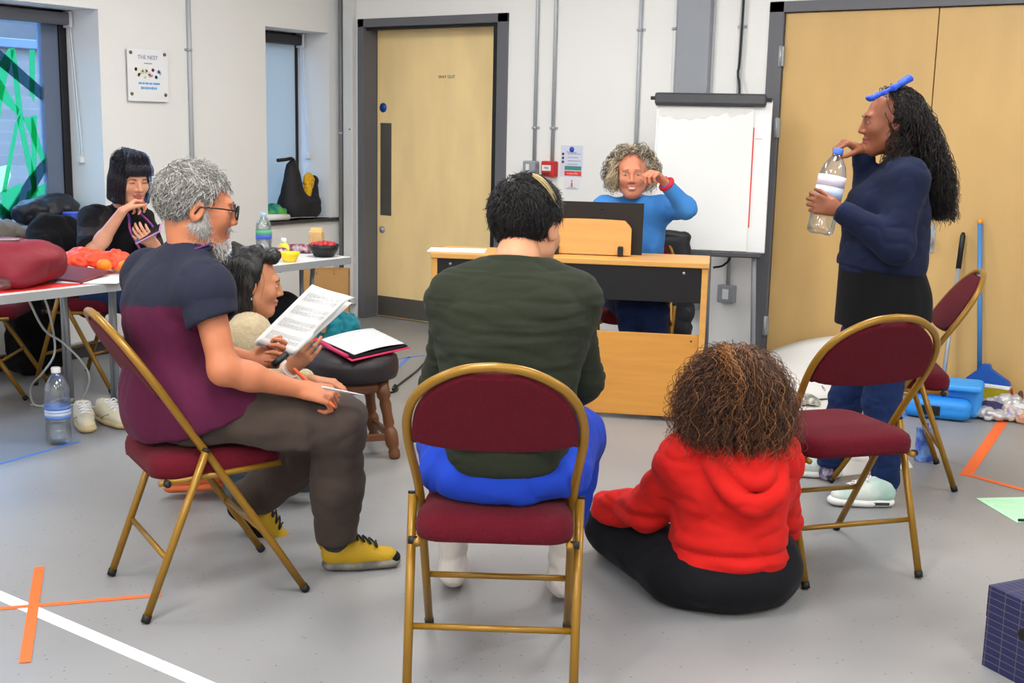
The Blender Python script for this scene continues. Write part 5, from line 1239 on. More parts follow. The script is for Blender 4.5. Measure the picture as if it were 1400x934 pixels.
# what he holds
c1, c2, c3, c4 = Q(348, 467, 3.72), Q(403, 485, 3.80), Q(489, 400, 3.98), Q(427, 389, 3.90); o0 = (c1+c2+c3+c4)/4
t = thing('sheet_music', 'white sheet music pages held up by the grey-haired man', 'sheet music', tuple(room(o0)), YAW)
nn = nrm(np.cross(c2-c1, c4-c1)); nn = nn if nn[1] < 0 else -nn
cv = lambda u, v: -nn*(.02*math.sin(u*PI*.9)*(.4+.6*v)+.035*max(0, u-.75)**1.2*(v > .3)*2)+V3(0, 0, -.02*max(0, v-.85)*5*u)
b = MB(); sheetq(b, [c-o0 for c in (c1, c2, c3, c4)], 12, 14, cv, .0016); pgA = b.build('front_page', m_paper, t)
b = MB(); sheetq(b, [c-o0-nn*.012+V3(.0, 0, -.006) for c in (c1, c2, c3+V3(-.01, .02, -.03), c4)], 10, 10, lambda u, v: -nn*(.03*math.sin(u*PI*.9)*(.4+.6*v)), .0016); b.build('back_page', m_paper, t)
b = MB(); qd = lambda u, v: ((c1*(1-u)+c2*u)*(1-v)+(c4*(1-u)+c3*u)*v)-o0+cv(u, v)+nn*.0014
for i in range(4):
    v0 = .1+.215*i; lines = [v0+.012*k for k in range(5)]+[v0+.075+.012*k for k in range(5)]
    for vv in lines:
        for j in range(10): u0, u1 = .12+.076*j, .12+.076*(j+1); b.add([qd(u0, vv), qd(u1, vv), qd(u1, vv+.0035), qd(u0, vv+.0035)], [(0, 1, 2, 3)])
    b.add([qd(.115, v0-.004), qd(.128, v0-.004), qd(.128, v0+.13), qd(.115, v0+.13)], [(0, 1, 2, 3)])
    for j in range(16):
        uu = .16+.045*j; vv = v0+.012*((j*5) % 9); b.add([qd(uu, vv), qd(uu+.02, vv), qd(uu+.02, vv+.012), qd(uu, vv+.012)], [(0, 1, 2, 3)])
b.build('printed_staves', M('pale print', (188, 188, 190), .9), pgA)
p0, p1 = Q(402, 505, 3.56), Q(458, 557, 3.415); b = MB(); ax = p1-p0; b.tube([V3(0, 0, 0), ax*.88, ax], [.0055, .0055, .002], 8); o = b.build('orange_pen', M('orange pen', (240, 86, 30), .4)); o.location = tuple(room(p0)); o.rotation_euler = (0, 0, YAW); tag(o, 'orange pen in the right hand of the grey-haired man', 'pen')
p0, p1 = Q(440, 532, 3.40), Q(496, 541, 3.46); b = MB(); sheetq(b, (V3(0, 0, .008), p1-p0+V3(0, 0, .002), p1-p0+V3(0, .03, -.006), V3(0, .03, -.008)), th=.003); o = b.build('folded_paper', m_paper); o.location = tuple(room(p0)); o.rotation_euler = (0, 0, YAW); tag(o, 'folded white paper sticking out of the right hand above the knee', 'paper')
p0, p1 = Q(374, 499, 3.66), Q(392, 484, 3.70); b = MB(); b.tube([V3(0, 0, 0), p1-p0], .011, 10); o = b.build('black_marker', m_black); o.location = tuple(room(p0)); o.rotation_euler = (0, 0, YAW); tag(o, 'black marker pen in the left hand under the sheet music', 'pen')

# ------------------------------------------------------------------ D: man in green, from behind
m_skinD = M('light tan skin', (198, 140, 106), .5, var=.05, vscale=30, spec=.35)
D_ = Person('man with short black hair in a dark green top seen from behind', G(690, 800), dict(
    head=Q(720, 311, 3.26), neck=Q(707, 358, 3.17), chest=Q(700, 450, 3.13), waist=Q(692, 560, 3.08), pelvis=Q(690, 628, 3.07),
    shL=Q(628, 412, 3.17), shR=Q(778, 412, 3.17), elL=Q(603, 525, 3.26), elR=Q(797, 520, 3.26), wrL=Q(655, 580, 3.46), wrR=Q(745, 580, 3.46),
    hipL=Q(645, 632, 3.08), hipR=Q(738, 635, 3.08), knL=Q(610, 602, 3.50), knR=Q(786, 602, 3.50), anL=Q(620, 772, 3.55), anR=Q(768, 785, 3.47), toL=Q(618, 795, 3.66), toR=Q(772, 800, 3.58)),
    (.46, .88, -.2), (.04, .16, 1), (.06, 1, 0), 1.1)
J = D_.J
hands = [dict(W=J['wrL'], D=V3(.7, .7, -.1), N=V3(0, .1, -1), side=V3(.5, -.3, 0), curls=(30, 32, 35, 38)), dict(W=J['wrR'], D=V3(-.7, .7, -.1), N=V3(0, .1, -1), side=V3(-.5, -.3, 0), curls=(30, 32, 35, 38))]
cutD = seatcut(D_, (-.03, 3.03), (.03, 1))
D_.body([m_skinD, m_lip], hands, fm=D_.lipfm(), cut=cutD)
m_gr = cotton('dark green jersey', (36, 41, 29), .2, .06)
S = SDF(); f = (D_.bf, .72); d_ = V3(0, 0, 1)
S.cap(J['pelvis']+V3(0, -.04, .06), J['waist'], .155, .165, .05, f); S.cap(J['waist'], J['chest'], .17, .19, .06, f); S.cap(J['chest'], J['neck']+V3(0, 0, -.045), .165, .085, .07, f)
S.cap(J['shL']+V3(0, 0, -.01), J['shR']+V3(0, 0, -.01), .066, .066, .06); S.cap(J['shL'], J['chest']+V3(-.05, 0, -.04), .08, .13, .06); S.cap(J['shR'], J['chest']+V3(.05, 0, -.04), .08, .13, .06); S.cap(J['neck']+V3(0, 0, -.03), J['shL'], .05, .062, .05); S.cap(J['neck']+V3(0, 0, -.03), J['shR'], .05, .062, .05)
S.cap(J['neck']+V3(0, -.005, -.04), J['neck']+V3(.003, .002, .004), .07, .062, .02)
S.plane(J['neck']+V3(0, 0, .012), D_.u*.6+V3(0, .1, .5), .003)
for k in 'LR':
    e, w_ = J['el'+k], J['wr'+k]; S.cap(J['sh'+k], e, .068, .054, .03); S.cap(e, w_, .056, .04, .03)
S.cap(J['pelvis']+V3(-.05, -.1, .07), J['pelvis']+V3(.05, -.1, .07), .095, .095, .06); S.ell(J['pelvis']+V3(0, -.13, .05), (.12, .075, .075), None, .05)
tp = sdf_obj('green_top', S, m_gr, D_.root, .006, 2, [dict(amp=.004, sc=12, stretch=(.3, .6, 1.6), seed=2), dict(amp=.0035, sc=24, stretch=(.3, .6, 1.5), seed=7)])
b = MB(); b.tube([J['neck']+V3(0, 0, .004)+.064*(math.cos(a)*V3(1, 0, 0)+math.sin(a)*V3(0, 1, -.05)) for a in np.linspace(0, 2*PI, 24, False)], .007, 8, True); b.build('neckband', cotton('green rib', (36, 41, 30)), tp)
m_bl = cotton('royal blue trousers', (24, 58, 168), .2, .05)
S = SDF(); S.ell(J['pelvis']+V3(0, -.03, -.02), (.215, .17, .115), None, .05); S.cap(J['hipL'], J['hipR'], .12, .12, .06)
for k, sx in (('L', -1), ('R', 1)):
    S.cap(J['hip'+k], J['kn'+k], .115, .09, .05); S.cap(J['kn'+k], J['an'+k]+V3(0, 0, .2), .088, .075, .03)
    S.cap(J['hip'+k]+V3(sx*.04, .14, -.02), J['hip'+k]+V3(sx*.075, .24, .0), .08, .07, .05)
cutD(S); sdf_obj('trousers', S, m_bl, D_.root, .006, 2, [dict(amp=.01, sc=9, stretch=(1, .6, .8), seed=21), dict(amp=.006, sc=18, stretch=(1, .6, .7), seed=4)])
m_ws = cotton('off white sock', (206, 198, 190), .3)
for k in 'LR':
    S = SDF(); a = J['an'+k]; S.cap(a+(J['kn'+k]-a)*.5, a+V3(0, 0, .02), .056, .042, .03); S.cap(a+V3(0, -.025, -.025), a+V3(0, .03, -.03), .036, .036, .04); S.cap(a+V3(0, .02, -.03), a+V3(0, .16, -.045), .038, .032, .04); S.plane(V3(0, 0, .003), V3(0, 0, -1))
    sdf_obj('sock', S, m_ws, D_.root, .005, 2, [dict(amp=.0035, sc=22)])
m_blond = M('bleached streak', (196, 172, 120), .5)
regD = lambda D: (D[:, 2] > -.6) & ((D[:, 1] < .5) | (D[:, 2] > .45)) & ~((np.abs(D[:, 0]) > .66) & (D[:, 1] > -.3) & (D[:, 2] < .12))
flD = lambda D, g: np.stack([D[:, 0]*.7+.25*(D[:, 2] > .5)+g.normal(0, .25, len(D)), np.where(D[:, 2] > .75, .3, -.2)+g.normal(0, .25, len(D)), -np.ones(len(D))*np.where(D[:, 2] > .7, .15, .9)], 1)
hD = short_hair(D_, [m_hblack, m_hdark], 11000, .044, regD, flD, 11, .0014, .45, ex=.008, shell=cap_shell(D_, [((0, .06, .06), (0, 1, -.7)), ((0, -.03, -.058), (0, .25, -1)), ((0, .03, -.03), (0, 1, -.1))], .009), probs=(.8, .2))
g = np.random.default_rng(5); n = 16; u = g.uniform(0, 1, n); st = []
for i in range(n):
    w0, w1 = nrm(V3(.22, -.38, .9)), nrm(V3(.78, -.5, .3)); pts = []; jj = g.normal(0, .05, 3)
    for t in np.linspace(0, .55+.45*u[i], 9): 
        d = nrm(nrm(w0*(1-t)+w1*t)+jj*(.6+.4*t)); d = D_.T().T@d; pts.append(D_.H(*(d*(np.array([.074, .093, .084])+.0205+.003*math.sin(3*t+i))+np.array([0, -.014, .034]))))
    st.append(pts)
strands('bleached_streak', np.array(st), .0012, m_blond, hD)

# ------------------------------------------------------------------ E: red hoodie, on the floor
E_ = Person('person with big curly brown hair in a red hoodie sitting on the floor', G(985, 810), dict(
    head=Q(1002, 536, 3.52), neck=Q(1003, 606, 3.50), chest=Q(998, 670, 3.50), waist=Q(995, 740, 3.50), pelvis=Q(988, 770, 3.52),
    shL=Q(936, 628, 3.50), shR=Q(1058, 628, 3.52), elL=Q(886, 696, 3.62), wrL=Q(832, 690, 3.78), elR=Q(1068, 720, 3.66), wrR=Q(1020, 700, 3.86),
    hipL=Q(935, 780, 3.54), hipR=Q(1040, 775, 3.56), knL=Q(838, 722, 3.86), knR=Q(1058, 715, 3.92), anL=Q(920, 722, 4.02), anR=Q(960, 722, 4.06), toL=Q(985, 725, 4.1), toR=Q(905, 725, 4.12)),
    (.1, 1, -.25), (0, .2, 1), (.02, 1, 0), .98)
J = E_.J
hands = [dict(W=J['wrL'], D=V3(.3, .8, -.2), N=V3(0, 0, -1), side=V3(1, 0, 0), curls=(30, 30, 34, 36), sc=.92), dict(W=J['wrR'], D=V3(-.5, .7, -.1), N=V3(0, 0, -1), side=V3(-1, 0, 0), curls=(30, 30, 34, 36), sc=.92)]
E_.body([m_skinA, m_lip], hands, fm=E_.lipfm(), female=True, sc=.95)
m_redh = cotton('red hoodie fleece', (196, 27, 22), .18, .04)
S = SDF(); f = (E_.bf, .78)
S.cap(J['waist']+V3(0, 0, -.02), J['waist'], .172, .168, .05, f); S.cap(J['waist'], J['chest'], .17, .155, .06, f); S.cap(J['chest'], J['neck']+V3(0, 0, -.05), .15, .09, .07, f)
S.cap(J['shL'], J['shR'], .066, .066, .06); S.cap(J['shL'], J['chest'], .07, .12, .05); S.cap(J['shR'], J['chest'], .07, .12, .05)
for k in 'LR':
    e, w_ = J['el'+k], J['wr'+k]; S.cap(J['sh'+k], e, .072, .066, .04); S.cap(e, w_, .066, .05, .03)
S.plane(J['waist']+V3(0, 0, -.075), V3(.05, 0, -1), .006)
hd = sdf_obj('hoodie', S, m_redh, E_.root, .006, 2, [dict(amp=.02, sc=8, stretch=(.3, .7, 1.7), seed=6, mask=lambda V: .35+.65*np.clip(1-(V[:, 2]-J['waist'][2]+.03)/.14, 0, 1)), dict(amp=.007, sc=15, stretch=(.5, 1, 1.2), seed=14)])
S = SDF(); S.cap(J['waist']+V3(0, -.004, -.062), J['waist']+V3(.0, -.004, -.078), .166, .16, .02, f); S.plane(J['waist']+V3(0, 0, -.1), V3(.05, 0, -1), .004); sdf_obj('hem_band', S, m_redh, hd, .006, 2, [dict(amp=.003, sc=30, stretch=(1, 1, .1), seed=2)])
# hood lying on the back
S = SDF(); nk = J['neck']
pts = spline([nk+V3(-.08, -.03, -.0), nk+V3(-.075, -.12, -.05), nk+V3(-.02, -.17, -.115), nk+V3(.05, -.18, -.135), nk+V3(.11, -.15, -.09), nk+V3(.115, -.04, -.0)], 5)
for i in range(len(pts)-1): S.cap(pts[i], pts[i+1], .027, .027, .012)
pts = spline([nk+V3(-.06, -.06, .005), nk+V3(-.045, -.125, -.02), nk+V3(.02, -.16, -.07), nk+V3(.075, -.15, -.055), nk+V3(.09, -.06, .0)], 5)
for i in range(len(pts)-1): S.cap(pts[i], pts[i+1], .024, .024, .008)
pts = spline([nk+V3(-.01, -.09, .0), nk+V3(.03, -.14, -.03), nk+V3(.07, -.11, .0)], 5)
for i in range(len(pts)-1): S.cap(pts[i], pts[i+1], .02, .02, .008)
S.ell(nk+V3(.02, -.1, -.08), (.085, .05, .06), None, .03)
for x in (-1, 1): S.cap(nk+V3(x*.09, -.03, -.01), nk+V3(x*.055, .075, -.03), .03, .03, .02)
sdf_obj('hood', S, m_redh, hd, .005, 1, [dict(amp=.005, sc=15, seed=3)])
m_blk = cotton('black leggings', (15, 15, 20), .15, .05)
S = SDF(); S.ell(J['pelvis']+V3(0, -.0, -.02), (.235, .185, .125), None, .05)
for k in 'LR':
    S.cap(J['hip'+k], J['kn'+k], .118, .088, .06); S.cap(J['kn'+k], J['an'+k]-(J['an'+k]-J['kn'+k])*.12, .082, .05, .04)
S.plane(V3(0, 0, .003), V3(0, 0, -1))
sdf_obj('leggings', S, m_blk, E_.root, .006, 2, [dict(amp=.005, sc=9, seed=17)])
m_cream = M('cream canvas', (214, 206, 188), .8, bump=.1, bscale=200)
q = Q(860, 768, 3.86)-E_.org; q[2] = .0; shoe(E_.root, q+V3(.12, .1, .002), V3(-.95, -.25, 0), V3(0, 0, 1), .24, m_cream, m_cream, m_cap_w)
q = Q(900, 765, 4.1)-E_.org; q[2] = .0; shoe(E_.root, q+V3(-.02, .1, .002), V3(.95, -.1, 0), V3(0, 0, 1), .24, m_cream, m_cream, m_cap_w)
m_curl = [M('brown curls', (60, 36, 24), .55), M('chestnut curls', (96, 58, 34), .55), M('golden curls', (150, 98, 50), .55), M('dark curls', (36, 22, 17), .55)]
def curls(per, mats, n, seed, region, root_ex, Lr, droop, cr, freq, r, out=.6, probs=None, name='curls', parent=None, m=26, center=(0, -.014, .034), radii=(.074, .093, .084), tgt=None):
    D, g = per.ellipt_dirs(n*4, seed); D = D[region(D)][:n]; n = len(D); R0 = np.array(radii)+root_ex; P = D*R0+np.array(center)
    P = P*per.hs@per.T().T+per.J['head']; N = (D/R0); N /= np.linalg.norm(N, axis=1, keepdims=True); N = N@per.T().T
    L = g.uniform(*Lr, n); dr = g.uniform(*droop, n); pos = P.copy(); d = N*out+g.normal(0, .2, (n, 3)); pts = []
    st = L/(m-1)
    for i in range(m):
        pts.append(pos.copy()); d = d/np.linalg.norm(d, axis=1, keepdims=True); pos = pos+d*st[:, None]; d = d+np.array([0, 0, -1.])*dr[:, None]/m*3+g.normal(0, .05, (n, 3))
        if tgt is not None: d = d+tgt(pos)/m*3
    C = np.stack(pts, 1); T = np.gradient(C, axis=1); T /= np.linalg.norm(T, axis=2, keepdims=True)+1e-9
    U = np.cross(T, V3(.31, .77, .2)); U /= np.linalg.norm(U, axis=2, keepdims=True)+1e-9; W = np.cross(T, U)
    s_ = np.linspace(0, 1, m)[None, :]*L[:, None]; ph = g.uniform(0, 2*PI, n)[:, None]+s_*g.uniform(*freq, n)[:, None]*2*PI
    am = (np.clip(np.linspace(0, 1, m)*4, 0, 1)[None, :])*g.uniform(*cr, n)[:, None]
    C = C+am[:, :, None]*(np.cos(ph)[:, :, None]*U+np.sin(ph)[:, :, None]*W)
    return strands(name, C, r*g.uniform(.7, 1.3, n), mats, parent if parent is not None else per.root, fm=g.choice(len(mats), n, p=probs))
def fall(per, mats, n, seed, region, chain, rad, ends, amp, freq, r, m=40, root_ex=.01, lift=.05, az=.0, name='curls', parent=None, probs=None, spread=.6, clear=1.1, face=None):
    """hair that leaves the scalp and falls into a volume given by a chain of points"""
    D, g = per.ellipt_dirs(n*5, seed); D = D[region(D)][:n]; n = len(D); R0 = np.array([.074, .093, .084])+root_ex; c0 = np.array([0, -.014, .034]); T = per.T()
    P = ((D*R0+c0)*per.hs)@T.T+per.J['head']; N = D/R0; N /= np.linalg.norm(N, axis=1, keepdims=True); N = N@T.T
    ch = np.array(chain, float); rd = np.array(rad, float); kk = np.linspace(0, 1, len(ch))
    at = lambda t: np.stack([np.interp(t, kk, ch[:, i]) for i in range(3)], 1)
    te = g.uniform(*ends, n); v = g.normal(0, 1, (n, 3)); v[:, 2] *= .3; v /= np.linalg.norm(v, axis=1, keepdims=True)
    nh = N.copy(); nh[:, 2] = 0; nh /= np.linalg.norm(nh, axis=1, keepdims=True)+1e-6
    v = v*(1-az)+nh*az; v /= np.linalg.norm(v, axis=1, keepdims=True)+1e-6
    u = g.uniform(.45, 1, n)[:, None]
    E = at(te)+v*np.interp(te, kk, rd)[:, None]*u; C2 = at(te*spread)+v*np.interp(te*spread, kk, rd)[:, None]*u*1.08
    C1 = P+N*lift+(C2-P)*.15; t = np.linspace(0, 1, m)[None, :, None]
    C = (1-t)**3*P[:, None]+3*(1-t)**2*t*C1[:, None]+3*(1-t)*t*t*C2[:, None]+t**3*E[:, None]
    X = ((C-per.J['head'])@T)/per.hs-c0; k = np.linalg.norm(X/(np.array([.074, .093, .084])*clear), axis=2, keepdims=True); X = np.where(k < 1, X/np.maximum(k, .2), X); C = ((X+c0)*per.hs)@T.T+per.J['head']
    if face is not None:                             # none of it across the face
        Y = X+c0; ok = ~np.any((Y[:, :, 1] > face) & (Y[:, :, 2] < .1), axis=1); C = C[ok]; n = len(C)
    Tn = np.gradient(C, axis=1); L = np.linalg.norm(Tn, axis=2).sum(1); Tn /= np.linalg.norm(Tn, axis=2, keepdims=True)+1e-9
    U = np.cross(Tn, V3(.31, .77, .2)); U /= np.linalg.norm(U, axis=2, keepdims=True)+1e-9; W = np.cross(Tn, U)
    s_ = np.linspace(0, 1, m)[None, :]*L[:, None]; ph = g.uniform(0, 2*PI, n)[:, None]+s_*g.uniform(*freq, n)[:, None]*2*PI
    am = np.clip(np.linspace(0, 1, m)*3, .05, 1)[None, :]*g.uniform(*amp, n)[:, None]
    C = C+am[:, :, None]*(np.cos(ph)[:, :, None]*U+np.sin(ph)[:, :, None]*W)
    return strands(name, C, r*g.uniform(.7, 1.3, n), mats, parent if parent is not None else per.root, .5, fm=g.choice(len(mats), n, p=probs))
S = SDF(); H = E_.H; hj = J['head']
S.ell(H(0, -.02, .035), (.1, .11, .1), E_.T(), .02); S.ell(hj+V3(-.055, -.03, -.05), (.08, .08, .08), None, .05); S.ell(hj+V3(.06, -.03, -.055), (.085, .08, .085), None, .05); S.ell(hj+V3(0, -.055, -.065), (.1, .07, .085), None, .05)
S.ell(H(0, .13, -.03), (.09, .09, .1), E_.T(), .03, 1)
hE = sdf_obj('hair', S, m_curl, E_.root, .006, 1, [dict(amp=.01, sc=26, seed=3), dict(amp=.006, sc=60, seed=5)], lambda P: (noise(P, 30, 4) > .25).astype(int)*1+(noise(P, 24, 9) > .45)*2)
regE = lambda D: ((D[:, 1] < .45) | (D[:, 2] > .55)) & (D[:, 2] > -.5)
ch = [hj+V3(0, -.0, .03), hj+V3(0, -.02, -.04), hj+V3(.0, -.035, -.1), hj+V3(.005, -.04, -.15)]
fall(E_, m_curl, 3400, 21, regE, ch, (.13, .165, .18, .165), (.25, 1.1), (.004, .009), (10, 20), .0012, 34, .014, .085, .75, 'curls', hE, (.42, .33, .1, .15))
fall(E_, m_curl, 1000, 23, regE, ch, (.16, .205, .215, .2), (.3, 1.3), (.006, .013), (9, 16), .0009, 34, .014, .11, .7, 'loose_curls', hE, (.3, .4, .2, .1))
b = MB(); cent = [H(-.03, -.075, .128), H(-.035, -.12, .11), H(-.02, -.14, .07), H(.0, -.15, .03), H(.01, -.15, -.01), H(-.01, -.155, -.03)]; g = np.random.default_rng(8); st = []
for i in range(60):
    o_ = g.normal(0, .007, 3); c = spline([p+o_*(1+.5*k) for k, p in enumerate(cent)], 8); c = np.array(c); k = np.arange(len(c)); c += .006*np.stack([np.sin(k*.9+i), np.cos(k*.9+i), 0*k], 1); st.append(c)
strands('golden_lock', np.array(st), .0012, m_curl[2], hE)
b = MB(); sheetq(b, (V3(-.08, -.1, 0), V3(.08, -.1, 0), V3(.08, .11, .01), V3(-.08, .11, .01)), th=.003); o = b.build('lap_paper', m_paper); q = Q(884, 712, 3.86); o.location = tuple(room(q)); o.rotation_euler = (.25, 0, YAW+.3); tag(o, 'white paper on the lap of the person in the red hoodie', 'paper')
# ------------------------------------------------------------------ F: standing woman
F_ = Person('standing woman with long dark curls in a navy sweatshirt opening a bottle', G(1180, 680), dict(
    head=Q(1216, 168, 4.66), neck=Q(1232, 222, 4.67), chest=Q(1212, 285, 4.66), waist=Q(1205, 360, 4.66), pelvis=Q(1206, 408, 4.66),
    shL=Q(1240, 240, 4.52), shR=Q(1232, 236, 4.83), elL=Q(1226, 336, 4.44), wrL=Q(1147, 287, 4.50), elR=Q(1186, 300, 4.80), wrR=Q(1180, 205, 4.68),
    hipL=Q(1218, 425, 4.57), hipR=Q(1190, 422, 4.75), knL=Q(1206, 548, 4.55), knR=Q(1160, 540, 4.82), anL=Q(1212, 662, 4.52), anR=Q(1134, 637, 4.84), toL=Q(1160, 685, 4.5), toR=Q(1085, 655, 4.84)),
    (-1, .06, -.06), (.06, 0, 1), (-1, 0, 0), 1.02)
J = F_.J
bt0, bt1 = Q(1120, 320, 4.60), Q(1147, 203, 4.62); bax = nrm(bt1-bt0); BL = np.linalg.norm(bt1-bt0)
gripc = bt0+bax*.125
hands = [dict(W=J['wrL'], D=V3(-.95, .12, .24), N=V3(.1, 1, 0), side=V3(0, 0, 1), curls=((58, 62, 40), (60, 62, 42), (62, 62, 42), (64, 62, 42)), thumb=(.4, .75, .6), sc=1.0, spread=.06),
         dict(W=J['wrR'], D=V3(-.93, -.22, .3), N=V3(-.3, .1, -1), side=V3(0, -1, 0), curls=((48, 52, 34), (52, 56, 36), (56, 60, 38), (60, 62, 40)), thumb=(.45, .85, .6), sc=.94)]
F_.body([m_skinF, m_lipF], hands, fm=F_.lipfm(), female=True, sc=.95)
m_nav = cotton('navy sweatshirt', (20, 28, 54), .18, .05); m_rib = cotton('navy rib', (20, 29, 58), .2)
S = SDF(); f = (F_.bf, .92); sd = (V3(0, 1, 0), .98)
S.cap(J['waist']+V3(-.005, 0, -.0), J['chest']+V3(0, 0, -.06), .165, .15, .06); S.cap(J['chest']+V3(-.045, -.02, -.03), J['chest']+V3(-.03, .06, -.03), .095, .095, .06); S.cap(J['chest'], J['neck']+V3(.0, 0, -.05), .125, .08, .07)
S.cap(J['shL']+V3(0, .02, -.015), J['shR']+V3(0, -.02, -.015), .062, .06, .06); S.cap(J['shL']+V3(0, .02, -.02), J['chest'], .065, .12, .08); S.cap(J['neck']+V3(0, 0, -.035), J['shL']+V3(0, .02, -.01), .055, .055, .06); S.cap(J['waist']+V3(.035, 0, .03), J['chest']+V3(.035, 0, -.05), .13, .12, .06)
for k in 'LR':
    e, w_ = J['el'+k], J['wr'+k]; S.cap(J['sh'+k]+V3(0, 0, -.02), e, .064, .066, .05); S.cap(e, w_+(e-w_)*.12, .064, .044, .03)
S.plane(J['waist']+V3(0, 0, -.025), V3(-.1, 0, -1), .006)
sw = sdf_obj('sweatshirt', S, m_nav, F_.root, .006, 2, [dict(amp=.007, sc=8, stretch=(.7, 1, .7), seed=31, sharp=False), dict(amp=.0045, sc=15, stretch=(.6, 1, 1), seed=5)])
S = SDF(); S.cap(J['waist']+V3(-.005, 0, -.01), J['waist']+V3(-.01, 0, -.035), .158, .152, .02); S.plane(J['waist']+V3(0, 0, -.045), V3(-.1, 0, -1), .004); S.plane(J['waist']+V3(0, 0, .0), V3(.1, 0, 1), .004); sdf_obj('hem_band', S, m_rib, sw, .006, 1, [dict(amp=.002, sc=40, stretch=(1, 1, .1))])
for k in 'LR':
    e, w_ = J['el'+k], J['wr'+k]; S = SDF(); a = nrm(e-w_); S.cap(w_+a*.012, w_+a*.055, .041, .045, .02); S.plane(w_+a*.0, -a, .003); sdf_obj('cuff', S, m_rib, sw, .005, 1, [dict(amp=.002, sc=45)])
m_skirt = cotton('black jersey', (14, 14, 16), .15, .04)
S = SDF(); S.cap(J['waist']+V3(0, 0, -.02), J['pelvis']+V3(.0, 0, -.14), .158, .175, .06); S.cap(J['pelvis']+V3(.05, 0, -.02), J['pelvis']+V3(.05, 0, -.12), .135, .135, .06); S.plane(Q(1200, 441, 4.66)-F_.org, V3(.06, 0, -1), .005)
sdf_obj('black_top', S, m_skirt, F_.root, .006, 2, [dict(amp=.004, sc=8, stretch=(1, 1, .3), seed=3)])
m_jean = cotton('navy jeans', (20, 38, 78), .25, .18)
S = SDF()
for k in 'LR':
    kn, an = J['kn'+k], J['an'+k]; S.cap(J['hip'+k], kn, .098, .07, .03); S.cap(kn, kn+(an-kn)*.4, .071, .069, .03); S.cap(kn+(an-kn)*.4, an+(kn-an)*.02, .069, .05, .03)
S.plane(J['pelvis']+V3(0, 0, -.06), V3(0, 0, 1)); S.plane(V3(0, 0, .065), V3(0, 0, -1))
jn = sdf_obj('jeans', S, m_jean, F_.root, .006, 2, [dict(amp=.005, sc=13, seed=8), dict(amp=.004, sc=20, stretch=(1, 1, 1.4), seed=2)])
m_psock = M('purple sock', (70, 62, 100), .9, col2=(190, 180, 200), vscale=40)
sock(F_, 'L', m_psock, .037, .07, .03); sock(F_, 'R', m_psock, .037, .07, .03)
m_mint = M('white and mint upper', (214, 218, 212), .7, bump=.15, bscale=220, col2=(160, 196, 184), vscale=7); m_wsole = M('white sole', (226, 226, 222), .6)
def air(o, P, k, T):
    b = MB(); b.box(P(-.041, .07*k, .016), (.004, .065, .012), T, .001); b.build('sole_window', m_dgrey, o); b = MB(); b.box(P(0, .01, .075), (.03, .012, .04), T, .004); b.build('heel_tab', M('mint tab', (150, 190, 178), .7), o)
q = G(1232, 697)-F_.org; q[2] = .002; shoe(F_.root, q+V3(-.01, .05, 0), V3(-1, -.02, 0), V3(0, 0, 1), .27, m_mint, m_wsole, m_cap_w, extra=air)
q = G(1152, 658)-F_.org; q[2] = .002; shoe(F_.root, q+V3(.02, .06, 0), V3(-1, .05, 0), V3(0, 0, 1), .27, m_mint, m_wsole, m_cap_w, extra=air)
F_.eyes((0, 1, -.3), .006, (30, 18, 12)); F_.brows(m_hblack); F_.lashes(m_hblack, .008)
S = SDF(); H = F_.H
S.ell(H(0, -.02, .034), np.array([.083, .1, .094]), F_.T(), .02); S.plane(H(0, .055, .06), F_.T()@nrm(V3(0, 1, -.3)), .02)
S.plane(H(0, .012, -.02), F_.T()@nrm(V3(0, 1, .1)), .02)
Fq = lambda x, y, Y=4.67: Q(x, y, Y)-F_.org
pts = [Fq(1240, 165), Fq(1256, 200), Fq(1268, 232), Fq(1278, 264), Fq(1284, 292)]
for i, (a, b_) in enumerate(zip(pts, pts[1:])): S.cap(a, b_, (.075, .08, .068, .055)[i], (.08, .068, .055, .028)[i], .04)
m_dcurl = [M('black curls', (22, 16, 15), .42), M('espresso curls', (38, 26, 22), .45), M('soft black curls', (12, 10, 11), .4)]
hF = sdf_obj('hair', S, m_dcurl, F_.root, .006, 1, [dict(amp=.009, sc=30, seed=6), dict(amp=.006, sc=55, seed=15)])
regF = lambda D: ((D[:, 1] < .14) & (D[:, 2] > -.45)) & ~((D[:, 1] > -.05) & (D[:, 2] < .0)) | ((D[:, 2] > .72) & (D[:, 1] < .25))
fall(F_, m_dcurl, 2100, 31, regF, [Fq(1232, 150), Fq(1254, 195), Fq(1270, 235), Fq(1280, 268), Fq(1287, 300)], (.08, .104, .1, .088, .06), (.45, 1.05), (.008, .017), (7, 12), .0016, 60, .012, .03, .25, 'curls', hF, (.5, .3, .2), .55, face=.045)
for sx, Yo in ((-1, .1), (1, -.1)):
    fall(F_, m_dcurl, 620, 35+sx, lambda D: (D[:, 0]*sx > .3) & (D[:, 1] > -.5) & (D[:, 1] < .3-.35*np.clip(.5-D[:, 2], 0, 1)) & (D[:, 2] < .84) & (D[:, 2] > .05), [Fq(1232, 150, 4.67+Yo), Fq(1233, 185, 4.67+Yo*1.1), Fq(1226, 218, 4.66+Yo*1.05), Fq(1214, 246, 4.66+Yo*.9)], (.045, .052, .06, .055), (.35, 1.05), (.006, .012), (8, 13), .0015, 46, .012, .004, .0, 'front_curls', hF, (.5, .3, .2), .45, 1.2, .05)
m_scf = M('bright blue scarf', (24, 70, 190), .6, bump=.2, bscale=120)
S = SDF(); kn_ = Fq(1221, 121, 4.60); fe = Fq(1188, 135, 4.58); be = Fq(1243, 107, 4.63)
S.ell(kn_, (.013, .016, .012)); S.cap(kn_, fe, .009, .015, .006, (nrm(V3(.5, 0, 1)), .6)); S.cap(kn_, be, .009, .017, .006, (nrm(V3(.5, 0, 1)), .6))
